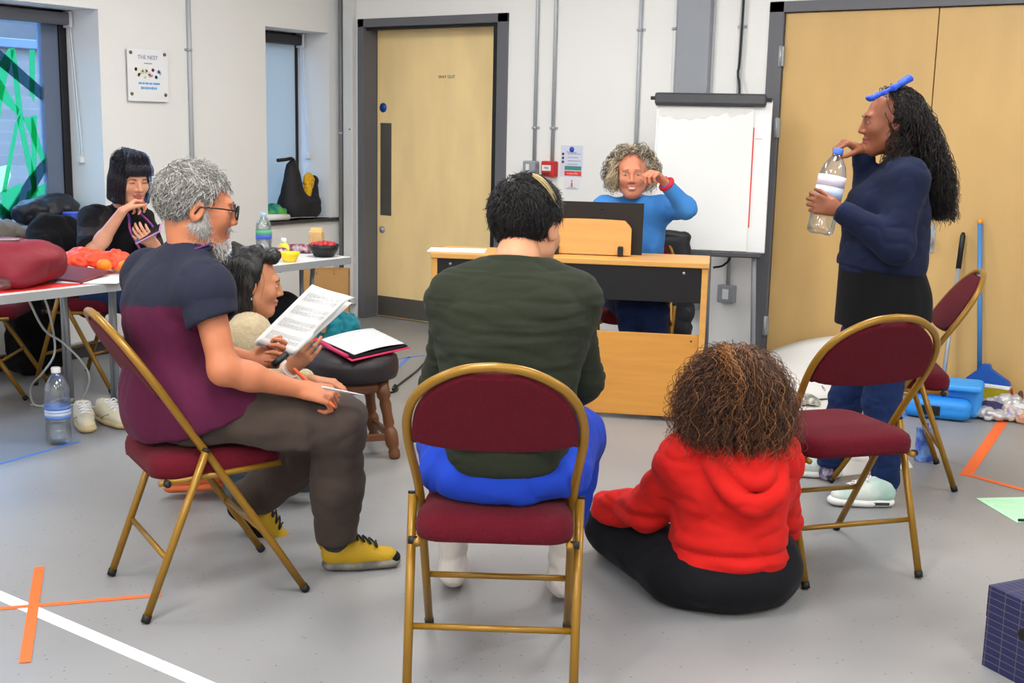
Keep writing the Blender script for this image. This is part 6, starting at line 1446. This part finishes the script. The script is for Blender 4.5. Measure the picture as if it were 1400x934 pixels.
sdf_obj('headscarf', S, m_scf, F_.root, .004, 1, [dict(amp=.004, sc=40)])
# the bottle in her hands
bo = room(bt0); t = bottle(bo, BL, .052, m_cap_b, 'big clear water bottle held by the standing woman', lab=(.42, .68, [m_lab_w, M('lilac label', (216, 208, 226), .6)]), water=0)
Tb = frame(np.column_stack([E1, E2, V3(0, 0, 1)]).T@bax); t.rotation_euler = Matrix([list(r_) for r_ in Tb]).to_euler()

# ------------------------------------------------------------------ G: woman at the piano
YG = 6.42
G_ = Person('smiling woman with curly grey-blonde hair in a blue jumper at the piano', V3(.62, YG, 0), dict(
    head=Q(864, 238, 6.38), neck=Q(866, 276, 6.43), chest=Q(868, 325, 6.44), waist=Q(866, 372, 6.45), pelvis=Q(866, 398, 6.46),
    shL=Q(906, 286, 6.42), shR=Q(828, 286, 6.42), elL=Q(938, 284, 6.24), wrL=Q(908, 248, 6.16), elR=Q(818, 335, 6.34), wrR=Q(838, 345, 6.14),
    hipL=Q(884, 410, 6.44), hipR=Q(848, 410, 6.44), knL=Q(895, 428, 6.06), knR=Q(862, 422, 6.10), anL=Q(896, 515, 6.14), anR=Q(862, 510, 6.2), toL=Q(898, 540, 6.0), toR=Q(862, 535, 6.05)),
    (-.10, -1, -.06), (-.05, -.08, 1), (-.05, -1, 0), 1.03)
J = G_.J
hands = [dict(W=J['wrL'], D=V3(-.62, -.45, .45), N=V3(-.5, -.3, -.75), side=V3(-.4, .1, -.6), curls=((55, 60, 40), (60, 65, 45), (62, 68, 45), (66, 70, 45)), thumb=(.35, .85, .5), sc=.98),
         dict(W=J['wrR'], D=V3(.1, -1, -.1), N=V3(0, 0, -1), side=V3(1, 0, 0), curls=(25, 25, 28, 30), sc=.9)]
m_teeth = M('teeth', (236, 230, 220), .3)
def smile(P, X, m):
    q = X[:, 2]+.0625-9*X[:, 0]**2; m[:] = 0; m[((X[:, 0]/.03)**2+(q/.0115)**2 < 1) & (X[:, 1] > .07)] = 1; m[((X[:, 0]/.024)**2+((q-.0005)/.0045)**2 < 1) & (X[:, 1] > .07)] = 2; return m
cutG = seatcut(G_, (.66, 6.42), (-.05, -1))
G_.body([m_skinG, m_lip, m_teeth], hands, fm=G_.lipfm(smile), female=True, sc=.95, cut=cutG)
m_sky = cotton('sky blue jumper', (66, 132, 204), .15, .04)
S = SDF(); f = (G_.bf, .78)
S.cap(J['pelvis'], J['waist'], .15, .145, .05, f); S.cap(J['waist'], J['chest'], .145, .15, .06, f); S.cap(J['chest'], J['neck']+V3(0, 0, -.05), .135, .075, .07, f); S.cap(J['chest']+V3(-.06, -.06, -.01), J['chest']+V3(.06, -.06, -.01), .075, .075, .05)
S.cap(J['shL'], J['shR'], .06, .06, .06); S.cap(J['shL'], J['chest'], .06, .11, .05); S.cap(J['shR'], J['chest'], .06, .11, .05); S.cap(J['neck']+V3(0, 0, -.03), J['neck']+V3(0, 0, -.004), .062, .056, .02)
for k in 'LR':
    e, w_ = J['el'+k], J['wr'+k]; S.cap(J['sh'+k], e, .062, .054, .04); S.cap(e, w_+(e-w_)*.2, .054, .038, .03)
jp = sdf_obj('jumper', S, m_sky, G_.root, .006, 2, [dict(amp=.006, sc=9, seed=3), dict(amp=.003, sc=18, seed=6)])
b = MB(); b.tube([J['neck']+V3(0, 0, .004)+.054*(math.cos(a)*V3(1, 0, 0)+math.sin(a)*V3(0, 1, .12)) for a in np.linspace(0, 2*PI, 24, False)], .006, 8, True); b.build('neckband', m_sky, jp)
S = SDF()
for k in 'LR': S.cap(J['hip'+k], J['kn'+k], .095, .07, .04); S.cap(J['kn'+k], J['an'+k], .068, .05, .03)
sdf_obj('jeans', S, m_jean, G_.root, .008, 2, [dict(amp=.007, sc=11, seed=18)])
for k in 'LR': shoe(G_.root, J['an'+k]+V3(0, .05, -.08), V3(0, -1, 0), V3(0, 0, 1), .25, m_black, m_dgrey, None)
w_ = J['wrL']; e = nrm(J['elL']-w_); fr = frame(e); b = MB(); b.tube([w_+e*.022+.034*(math.cos(a)*fr[:, 0]+math.sin(a)*fr[:, 1]) for a in np.linspace(0, 2*PI, 20, False)], .011, 8, True); b.box(w_+e*.022+.04*fr[:, 1]*-1, (.03, .012, .035), fr, .004); b.build('red_watch', M('red strap', (190, 26, 44), .5), G_.root)
G_.eyes((0, 1, .0), .0046, (70, 60, 44)); G_.brows(M('brow', (140, 104, 84), .7), .028, .0024, 1)
m_gcurl = [M('grey curls', (150, 143, 134), .6), M('ash blonde curls', (204, 186, 150), .55), M('dark ash curls', (112, 104, 95), .6)]
S = SDF(); H = G_.H; S.ell(H(0, -.025, .038), np.array([.086, .098, .094]), G_.T(), .02)
for x in (-1, 1): S.ell(H(x*.082, -.02, -.02), np.array([.028, .055, .07]), G_.T(), .04)
S.plane(H(0, .005, .04), G_.T()@nrm(V3(0, 1, -.35)), .02); S.ell(H(0, .1, -.03), np.array([.066, .11, .105]), G_.T(), .02, 1)
hG = sdf_obj('hair', S, m_gcurl, G_.root, .006, 1, [dict(amp=.01, sc=32, seed=6)], lambda P: (P[:, 0] < J['head'][0]-.03).astype(int))
regG = lambda D: (D[:, 1] < .12) & (D[:, 2] > -.4)
hj = J['head']
fall(G_, m_gcurl, 1000, 41, regG, [hj+V3(0, .04, .07), hj+V3(0, .05, -.0), hj+V3(0, .05, -.06), hj+V3(0, .05, -.1)], (.12, .142, .142, .125), (.25, 1.), (.009, .015), (9, 15), .0024, 30, .014, .08, .85, 'curls', hG, (.4, .35, .25), face=.07)
fall(G_, m_gcurl, 200, 42, lambda D: (D[:, 0] > .3) & (D[:, 1] < .2) & (D[:, 2] > 0), [hj+V3(-.075, -.02, .06), hj+V3(-.1, -.03, 0), hj+V3(-.108, -.03, -.06), hj+V3(-.1, -.03, -.1)], (.02, .03, .034, .028), (.4, 1.), (.007, .013), (10, 16), .0026, 30, .012, .03, .2, 'side_curls', hG, (.2, .7, .1), face=.07)
fall(G_, m_gcurl, 420, 43, lambda D: (D[:, 2] > .42) & (D[:, 1] > -.1) & (D[:, 1] < .68), [hj+V3(0, -.03, .125), hj+V3(0, .02, .13), hj+V3(0, .09, .1)], (.06, .09, .1), (.3, 1.), (.008, .014), (9, 15), .0024, 24, .012, .03, .7, 'top_curls', hG, (.5, .25, .25))
soft('black_coat', 'black padded coat over the chair back behind the piano', 'coat', room(V3(.80, 6.70, .0)), YAW-.05, [('b', (0, 0, .62), (.19, .04, .25), .04), ('e', (.06, -.02, .45), (.16, .05, .2)), ('b', (.1, 0, .3), (.11, .04, .3), .04)], m_navy, .009, [dict(amp=.012, sc=9, stretch=(.5, 1, 1.4), seed=5)])

# ------------------------------------------------------------------ C: woman in black by the window
C_ = Person('woman with a blue-black bob in a black blouse, hand at her mouth, holding a phone', V3(-2.15, 6.42, 0), dict(
    head=Q(179, 245, 6.22), neck=Q(168, 284, 6.30), chest=Q(150, 325, 6.34), waist=Q(138, 375, 6.40), pelvis=Q(128, 398, 6.44),
    shL=Q(190, 302, 6.42), shR=Q(128, 302, 6.20), elR=Q(128, 345, 6.06), wrR=Q(167, 289, 6.00), elL=Q(208, 352, 6.36), wrL=Q(213, 336, 6.12),
    hipL=Q(135, 398, 6.54), hipR=Q(128, 402, 6.36), knL=Q(222, 412, 6.36), knR=Q(212, 416, 6.2), anL=Q(222, 500, 6.4), anR=Q(210, 505, 6.24), toL=Q(245, 515, 6.36), toR=Q(232, 520, 6.2)),
    (.66, -.72, -.22), (.1, -.12, 1), (.85, -.5, 0), 1.05)
J = C_.J
mouthp = C_.H(.0, .12, -.055)
hands = [dict(W=J['wrR'], D=nrm(mouthp-J['wrR']+V3(0, -.01, .0)), N=V3(.6, .7, -.1), side=V3(.5, -.3, .6), curls=((40, 55, 40), (45, 60, 42), (55, 65, 45), (60, 70, 45)), thumb=(.4, .85, .45), sc=.95),
         dict(W=J['wrL'], D=V3(-.35, -.6, .55), N=V3(-.5, .3, .7), side=V3(-.6, -.2, .3), curls=((35, 35, 30),)*4, thumb=(.6, .7, .5), sc=.95)]
C_.body([m_skinC, m_lipd], hands, fm=C_.lipfm(), female=True, sc=.95, cut=seatcut(C_, (-2.26, 6.42), (.94, -.34)), armsc=.92)
m_blouse = cotton('black blouse', (17, 17, 22), .2, .05); m_sheer = M('sheer black sleeve', (40, 32, 32), .8, bump=.2, bscale=120, col2=(24, 20, 22), vscale=30)
S = SDF(); f = (C_.bf, .76); S.cap(J['pelvis'], J['waist'], .15, .145, .05, f); S.cap(J['waist'], J['chest'], .145, .15, .06, f); S.cap(J['chest'], J['neck']+V3(0, 0, -.045), .135, .07, .07, f); S.cap(J['shL'], J['shR'], .06, .06, .06); S.cap(J['shL'], J['chest'], .06, .11, .05); S.cap(J['shR'], J['chest'], .06, .11, .05)
S.cap(J['neck']+V3(0, 0, -.03), J['neck']+V3(0, 0, -.01), .058, .053, .02)
bl = sdf_obj('blouse', S, m_blouse, C_.root, .007, 2, [dict(amp=.008, sc=9, seed=13)])
for k in 'LR':
    S = SDF(); e = J['sh'+k]+(J['el'+k]-J['sh'+k])*.85; S.cap(J['sh'+k]+V3(0, 0, .01), e, .076, .08, .03); S.cap(J['sh'+k], J['sh'+k]+(J['neck']-J['sh'+k])*.4, .06, .05, .04); a = nrm(e-J['sh'+k]); S.plane(e, a, .004); sdf_obj('sleeve', S, [m_blouse, m_sheer], bl, .006, 2, [dict(amp=.008, sc=14, seed=4)], lambda P: (noise(P, 14, 5) > .12).astype(int))
b = MB(); nk = J['neck']; bfw = C_.bf; b.tube(spline([nk+V3(-.05, .05, -.0), nk-bfw*.05+V3(0, 0, .02), nk+V3(.05, -.07, -.03), nk+bfw*.12+V3(-.03, -.05, -.12), nk+bfw*.16+V3(.02, -.03, -.25), nk+bfw*.14+V3(.05, .05, -.12), nk+V3(.08, .03, -.03), nk+V3(.02, .06, .0)], 6), .007, 6, sq=.4); b.build('lanyard', M('violet lanyard', (60, 44, 130), .6, col2=(150, 50, 110), vscale=40), C_.root)
S = SDF()
for k in 'LR': S.cap(J['hip'+k], J['kn'+k], .095, .07, .04); S.cap(J['kn'+k], J['an'+k], .068, .048, .03)
sdf_obj('jeans', S, cotton('blue jeans', (34, 58, 98), .25, .15), C_.root, .008, 2, [dict(amp=.008, sc=11, seed=18)])
for k in 'LR': shoe(C_.root, J['an'+k]+V3(-.05, .0, -.085), V3(1, -.2, 0), V3(0, 0, 1), .25, m_cream, m_wsole, m_cap_w)
m_bob = [M('blue black hair', (24, 26, 38), .35), M('slate blue hair', (92, 112, 152), .4), M('plum black hair', (34, 24, 36), .35)]
H = C_.H; S = SDF(); S.ell(H(0, -.018, .036), np.array([.09, .105, .096]), C_.T(), .02)
for x in (-1, 1): S.cap(H(x*.066, -.02, .0), H(x*.076, .012, -.1), .026, .024, .03); S.cap(H(x*.055, -.06, -.01), H(x*.06, -.06, -.1), .036, .032, .03)
S.cap(H(0, -.08, 0), H(0, -.08, -.1), .045, .035, .04); S.cap(H(-.042, .07, .06), H(.042, .07, .06), .018, .018, .03)
S.ell(H(0, .1, -.025), np.array([.056, .1, .07]), C_.T(), .008, 1); S.plane(H(0, 0, -.118), -C_.u, .006)
def bobm(P):
    X = (P-J['head'])@C_.T(); return np.where((X[:, 0] < -.03) & (noise(P, 35, 2) > -.1) & (X[:, 2] < .06), 1, 0)
hC = sdf_obj('hair', S, m_bob, C_.root, .004, 1, [dict(amp=.004, sc=40, stretch=(1, 1, .12), seed=6)], bobm)
g = np.random.default_rng(12); st = []; cm = []
for i in range(900):
    a = g.uniform(-2.75, 2.75); rr_ = .9 if abs(a) > .7 else .35
    top = np.array([.012*g.normal(), -.02+.03*g.normal(), .136])
    edge = np.array([.098*math.sin(a), -.014+.108*math.cos(a), .02]); low = np.array([.098*math.sin(a)*(.98 if abs(a) > .6 else 1), -.012+.1*math.cos(a), -.11 if abs(a) > .62 else .042])
    if abs(a) <= .62: edge = np.array([.068*math.sin(a)/.6, .074+.012*math.cos(a*2), .09]); low = np.array([.074*math.sin(a)/.6, .088+.012*math.cos(a*2), .04])
    pts = spline([top, (top+edge)*.5+np.array([.022*math.sin(a), .022*math.cos(a), .024]), edge, (edge+low)*.5+.006*edge/np.linalg.norm(edge), low], 4); pts = [C_.H(*(p+g.normal(0, .0008, 3))) for p in pts]
    st.append(pts); cm.append(1 if (a < -.5 and g.uniform() < .72) else (2 if g.uniform() < .35 else 0))
strands('hair_strands', np.array(st), .0016, m_bob, hC, .7, fm=np.array(cm))
C_.brows(m_hblack, .022, .0026); C_.lashes(m_hblack, .004)
ph = J['palm'] if 'palm' in J else C_.palm; pc_ = C_.palm+C_.org; t = thing('phone', 'pink-cased phone in the hand of the woman in black', 'phone', tuple(room(pc_+V3(-.0, -.02, .035))), YAW)
Tp = np.column_stack([nrm(V3(.8, -.1, .42)), nrm(np.cross(nrm(V3(-.42, -.45, .72)), nrm(V3(.8, -.1, .42)))), nrm(np.cross(nrm(V3(.8, -.1, .42)), nrm(np.cross(nrm(V3(-.42, -.45, .72)), nrm(V3(.8, -.1, .42))))))])
b = MB(); b.box((0, 0, 0), (.15, .075, .01), Tp, .004); b.build('phone_case', M('pink case', (186, 140, 176), .5), t); b = MB(); b.box(Tp@V3(0, 0, .0056), (.138, .066, .001), Tp, .0004); b.build('screen', m_black, t)

# ------------------------------------------------------------------ B: dark-haired woman on the floor
B_ = Person('dark-haired woman in a cream fleece sitting on the floor behind the grey-haired man', G(330, 660), dict(
    head=Q(346, 388, 4.46), neck=Q(338, 436, 4.48), chest=Q(326, 495, 4.48), waist=Q(316, 550, 4.48), pelvis=Q(306, 600, 4.48),
    shR=Q(340, 458, 4.33), shL=Q(334, 450, 4.63), elR=Q(366, 535, 4.26), wrR=Q(400, 503, 4.17), elL=Q(380, 520, 4.62), wrL=Q(428, 520, 4.5),
    hipR=Q(310, 612, 4.38), hipL=Q(312, 606, 4.58), knR=Q(420, 645, 4.38), knL=Q(425, 632, 4.62), anR=Q(300, 665, 4.42), anL=Q(305, 655, 4.6)),
    (.96, .22, -.12), (.1, 0, 1), (1, .05, 0), 1.0)
J = B_.J
hands = [dict(W=J['wrR'], D=nrm(Q(420, 480, 4.13)-Q(400, 503, 4.17)), N=V3(-.1, .9, .1), side=V3(-.4, 0, .7), curls=((15, 25, 20), (18, 28, 22), (22, 32, 24), (26, 34, 24)), thumb=(.7, .75, .3), sc=.95),
         dict(W=J['wrL'], D=V3(1, -.1, -.1), N=V3(0, 0, -1), side=V3(0, -1, 0), curls=(30, 32, 34, 36), sc=.93)]
m_skinB = M('olive skin', (190, 128, 94), .5, var=.05, vscale=30, spec=.35)
B_.body([m_skinB, m_lip], hands, fm=B_.lipfm(), female=True, sc=.93)
m_fleece = M('cream fleece', (190, 172, 138), .95, bump=.5, bscale=160, var=.1, vscale=60, sheen=.3)
S = SDF(); f = (B_.bf, .8); S.cap(J['pelvis']+V3(0, 0, .06), J['waist'], .15, .15, .05, f); S.cap(J['waist'], J['chest'], .155, .155, .06, f); S.cap(J['chest'], J['neck']+V3(0, 0, -.05), .14, .08, .07, f); S.cap(J['shL'], J['shR'], .066, .066, .06); S.cap(J['shL'], J['chest'], .07, .11, .05); S.cap(J['shR'], J['chest'], .07, .11, .05)
for k in 'LR': e, w_ = J['el'+k], J['wr'+k]; S.cap(J['sh'+k], e, .07, .062, .04); S.cap(e, w_+(e-w_)*.25, .062, .045, .03)
S.cap(J['neck']+V3(0, 0, -.04), J['neck']+V3(.01, 0, .012), .07, .066, .02)
sdf_obj('fleece', S, m_fleece, B_.root, .006, 2, [dict(amp=.006, sc=10, seed=3), dict(amp=.003, sc=40, seed=6)])
m_gj = cotton('grey blue jeans', (74, 88, 104), .25, .12)
S = SDF(); S.ell(J['pelvis'], (.16, .17, .12), None, .05)
for k in 'LR': S.cap(J['hip'+k], J['kn'+k], .1, .072, .05); S.cap(J['kn'+k]+V3(0, 0, -.0), J['an'+k]+V3(.05, 0, 0), .062, .05, .04)
S.plane(V3(0, 0, .004), V3(0, 0, -1)); sdf_obj('jeans', S, m_gj, B_.root, .007, 2, [dict(amp=.007, sc=10, seed=9)])
m_osh = M('orange suede', (190, 92, 50), .8)
for k, yy in (('R', -.02), ('L', .02)):
    a = J['an'+k]; shoe(B_.root, V3(a[0]+.03, a[1]+yy, .05), V3(-1, .05, -.12), V3(0, 0, 1), .24, m_osh, m_osh, None)
w_ = J['wrR']; e = nrm(J['elR']-w_); fr = frame(e)
for i, cc in enumerate(((220, 190, 200), (150, 60, 110), (230, 226, 230))):
    b = MB(); b.tube([w_+e*(.012+.012*i)+.031*(math.cos(a)*fr[:, 0]+math.sin(a)*fr[:, 1]) for a in np.linspace(0, 2*PI, 18, False)], .0045, 6, True); b.build('bracelet', M('bracelet', cc, .5), B_.root)
B_.eyes((0, 1, -.2), .006, (40, 26, 18)); B_.brows(m_hdark)
H = B_.H; m_bh = [m_hblack, m_hdark, m_hdark2]; S = SDF(); S.ell(H(0, -.018, .036), np.array([.086, .104, .094]), B_.T(), .02)
S.plane(H(0, .06, .06), B_.T()@nrm(V3(0, 1, -.7)), .012); S.plane(H(0, .022, -.03), B_.T()@nrm(V3(0, 1, -.05)), .012)
S.cap(H(-.03, .06, .112), H(.035, .055, .112), .03, .028, .02); S.cap(H(-.02, .0, .122), H(.03, .0, .124), .026, .026, .02); S.cap(H(0, -.06, .11), H(.0, -.085, .14), .03, .014, .02)
for x in (-1, 1): S.cap(H(x*.07, -.03, -.01), H(x*.075, -.035, -.09), .032, .034, .03); S.cap(H(x*.075, -.035, -.09), H(x*.07, -.02, -.155), .034, .018, .03)
S.cap(H(0, -.08, -.02), H(0, -.085, -.14), .05, .035, .04)
hB = sdf_obj('hair', S, m_bh, B_.root, .005, 1, [dict(amp=.006, sc=26, stretch=(1, 1, .5), seed=6)])
curls(B_, m_bh, 800, 51, lambda D: (D[:, 1] < -.1) & (D[:, 2] < .5) & (D[:, 2] > -.7), .012, (.1, .2), (2.2, 3.2), (.003, .008), (5, 9), .0012, .4, (.4, .4, .2), 'waves', hB, 24)
b = MB(); b.lathe([(.0, -.007), (.006, -.003), (.006, .003), (0, .007)], 12, None, H(.082, -.004, -.045)); b.build('earring', M('pearl', (230, 220, 210), .25), B_.root)

# ------------------------------------------------------------------ trainers on the floor
m_canvas = M('ivory canvas', (212, 202, 176), .8, bump=.12, bscale=200); m_gum = M('tan sole', (196, 176, 132), .7)
def stripe(o, P, k, T):
    b = MB(); b.tube([P(-.04, .1*k, .03), P(-.044, .13*k, .045), P(-.036, .17*k, .06)], .004, 6, sq=.5); b.tube([P(.04, .1*k, .03), P(.044, .13*k, .045), P(.036, .17*k, .06)], .004, 6, sq=.5); b.build('side_stripe', m_black, o)
for (h, tt, lb) in (((112, 576), (128, 608), 'ivory trainer pointing at the camera beside the big bottle'), ((136, 574), (196, 596), 'ivory trainer lying sideways behind its pair, toe to the right')):
    a, b_ = G(*h), G(*tt); o = shoe(None, V3(0, 0, .002), room(b_-a), V3(0, 0, 1), .27, m_canvas, m_gum, m_cap_w, 'trainer', extra=stripe); o.location = tuple(room(a)); tag(o, lb, 'shoe', 'pair of ivory trainers')
# ================================================================== camera, light, outside
cam = bpy.data.cameras.new('camera'); co = bpy.data.objects.new('camera', cam); COL.objects.link(co)
cam.sensor_width = 36.; cam.lens = FPX/1400*36.; cam.clip_start = .05; cam.clip_end = 200
Rm = np.column_stack([room(_R), room(_U), -room(_fw)])
co.matrix_world = Matrix([list(Rm[0])+[0], list(Rm[1])+[0], list(Rm[2])+[CAMH], [0, 0, 0, 1]])
cam.dof.use_dof = False
scene.camera = co
def area(name, loc, sx, sy, power, col, rot=(0, 0, 0)):
    l = bpy.data.lights.new(name, 'AREA'); l.shape = 'RECTANGLE'; l.size = sx; l.size_y = sy; l.energy = power; l.color = col
    o = bpy.data.objects.new(name, l); COL.objects.link(o); o.location = loc; o.rotation_euler = rot; return o
PWR = 65.
for i, x in enumerate((-4.1, -1.7, .7)):
    for j, y in enumerate((4.5, 1.5, -1.5)):
        area('ceiling_lamp', (x, y, ZC-.04), .6, 1.2, PWR*(.85, 1.05, .95)[i]*(.72, .9, 1.4)[j]*((1.15, .75, .6)[j] if i == 0 else 1.06), (1, .995, .98))
w = bpy.data.worlds.new('overcast sky'); scene.world = w; w.use_nodes = True
nt = w.node_tree; bg = nt.nodes['Background']; tc = nt.nodes.new('ShaderNodeTexCoord'); sp = nt.nodes.new('ShaderNodeSeparateXYZ'); rp = nt.nodes.new('ShaderNodeValToRGB')
nt.links.new(tc.outputs['Generated'], sp.inputs[0]); nt.links.new(sp.outputs['Z'], rp.inputs[0]); nt.links.new(rp.outputs[0], bg.inputs[0]); bg.inputs[1].default_value = 25.
rp.color_ramp.elements[0].position = .12; rp.color_ramp.elements[0].color = (.0115, .019, .032, 1); rp.color_ramp.elements[1].position = .5; rp.color_ramp.elements[1].color = (.3, .56, 1, 1)
# outside the large window
b = MB(); span(b, XL-9, XL-WD-.02, -6, 14, -.3, -.2); struct(b.build('floor_yard', M('yard paving', (96, 98, 104), .9)))
def brick():
    m = M('grey brick', (120, 124, 134), .9); nt = m.node_tree; bs = nt.nodes['Principled BSDF']; br = nt.nodes.new('ShaderNodeTexBrick'); tc = nt.nodes.new('ShaderNodeTexCoord'); mp = nt.nodes.new('ShaderNodeMapping'); mp.inputs['Rotation'].default_value = (PI/2, 0, PI/2)
    br.inputs['Scale'].default_value = 4.; br.inputs['Color1'].default_value = (.15, .12, .10, 1); br.inputs['Color2'].default_value = (.19, .155, .125, 1); br.inputs['Mortar'].default_value = (.24, .20, .16, 1)
    nt.links.new(tc.outputs['Object'], mp.inputs[0]); nt.links.new(mp.outputs[0], br.inputs[0]); nt.links.new(br.outputs[0], bs.inputs[0]); return m
b = MB(); span(b, XL-6.2, XL-6, -6, 14, -.3, 2.15); struct(b.build('wall_yard', brick()))
b = MB(); span(b, XL-6.24, XL-5.94, -6, 14, 2.15, 2.25, .01); struct(b.build('trim_2', M('coping', (96, 104, 120), .8)))
scene.view_settings.view_transform = 'Standard'; scene.view_settings.look = 'None'; scene.view_settings.gamma = 1; scene.view_settings.exposure = 0.; scene.view_settings.use_curve_mapping = False
scene.cycles.max_bounces = 8; scene.cycles.transparent_max_bounces = 16; scene.cycles.use_denoising = True
scene.cycles.sample_clamp_indirect = 6.
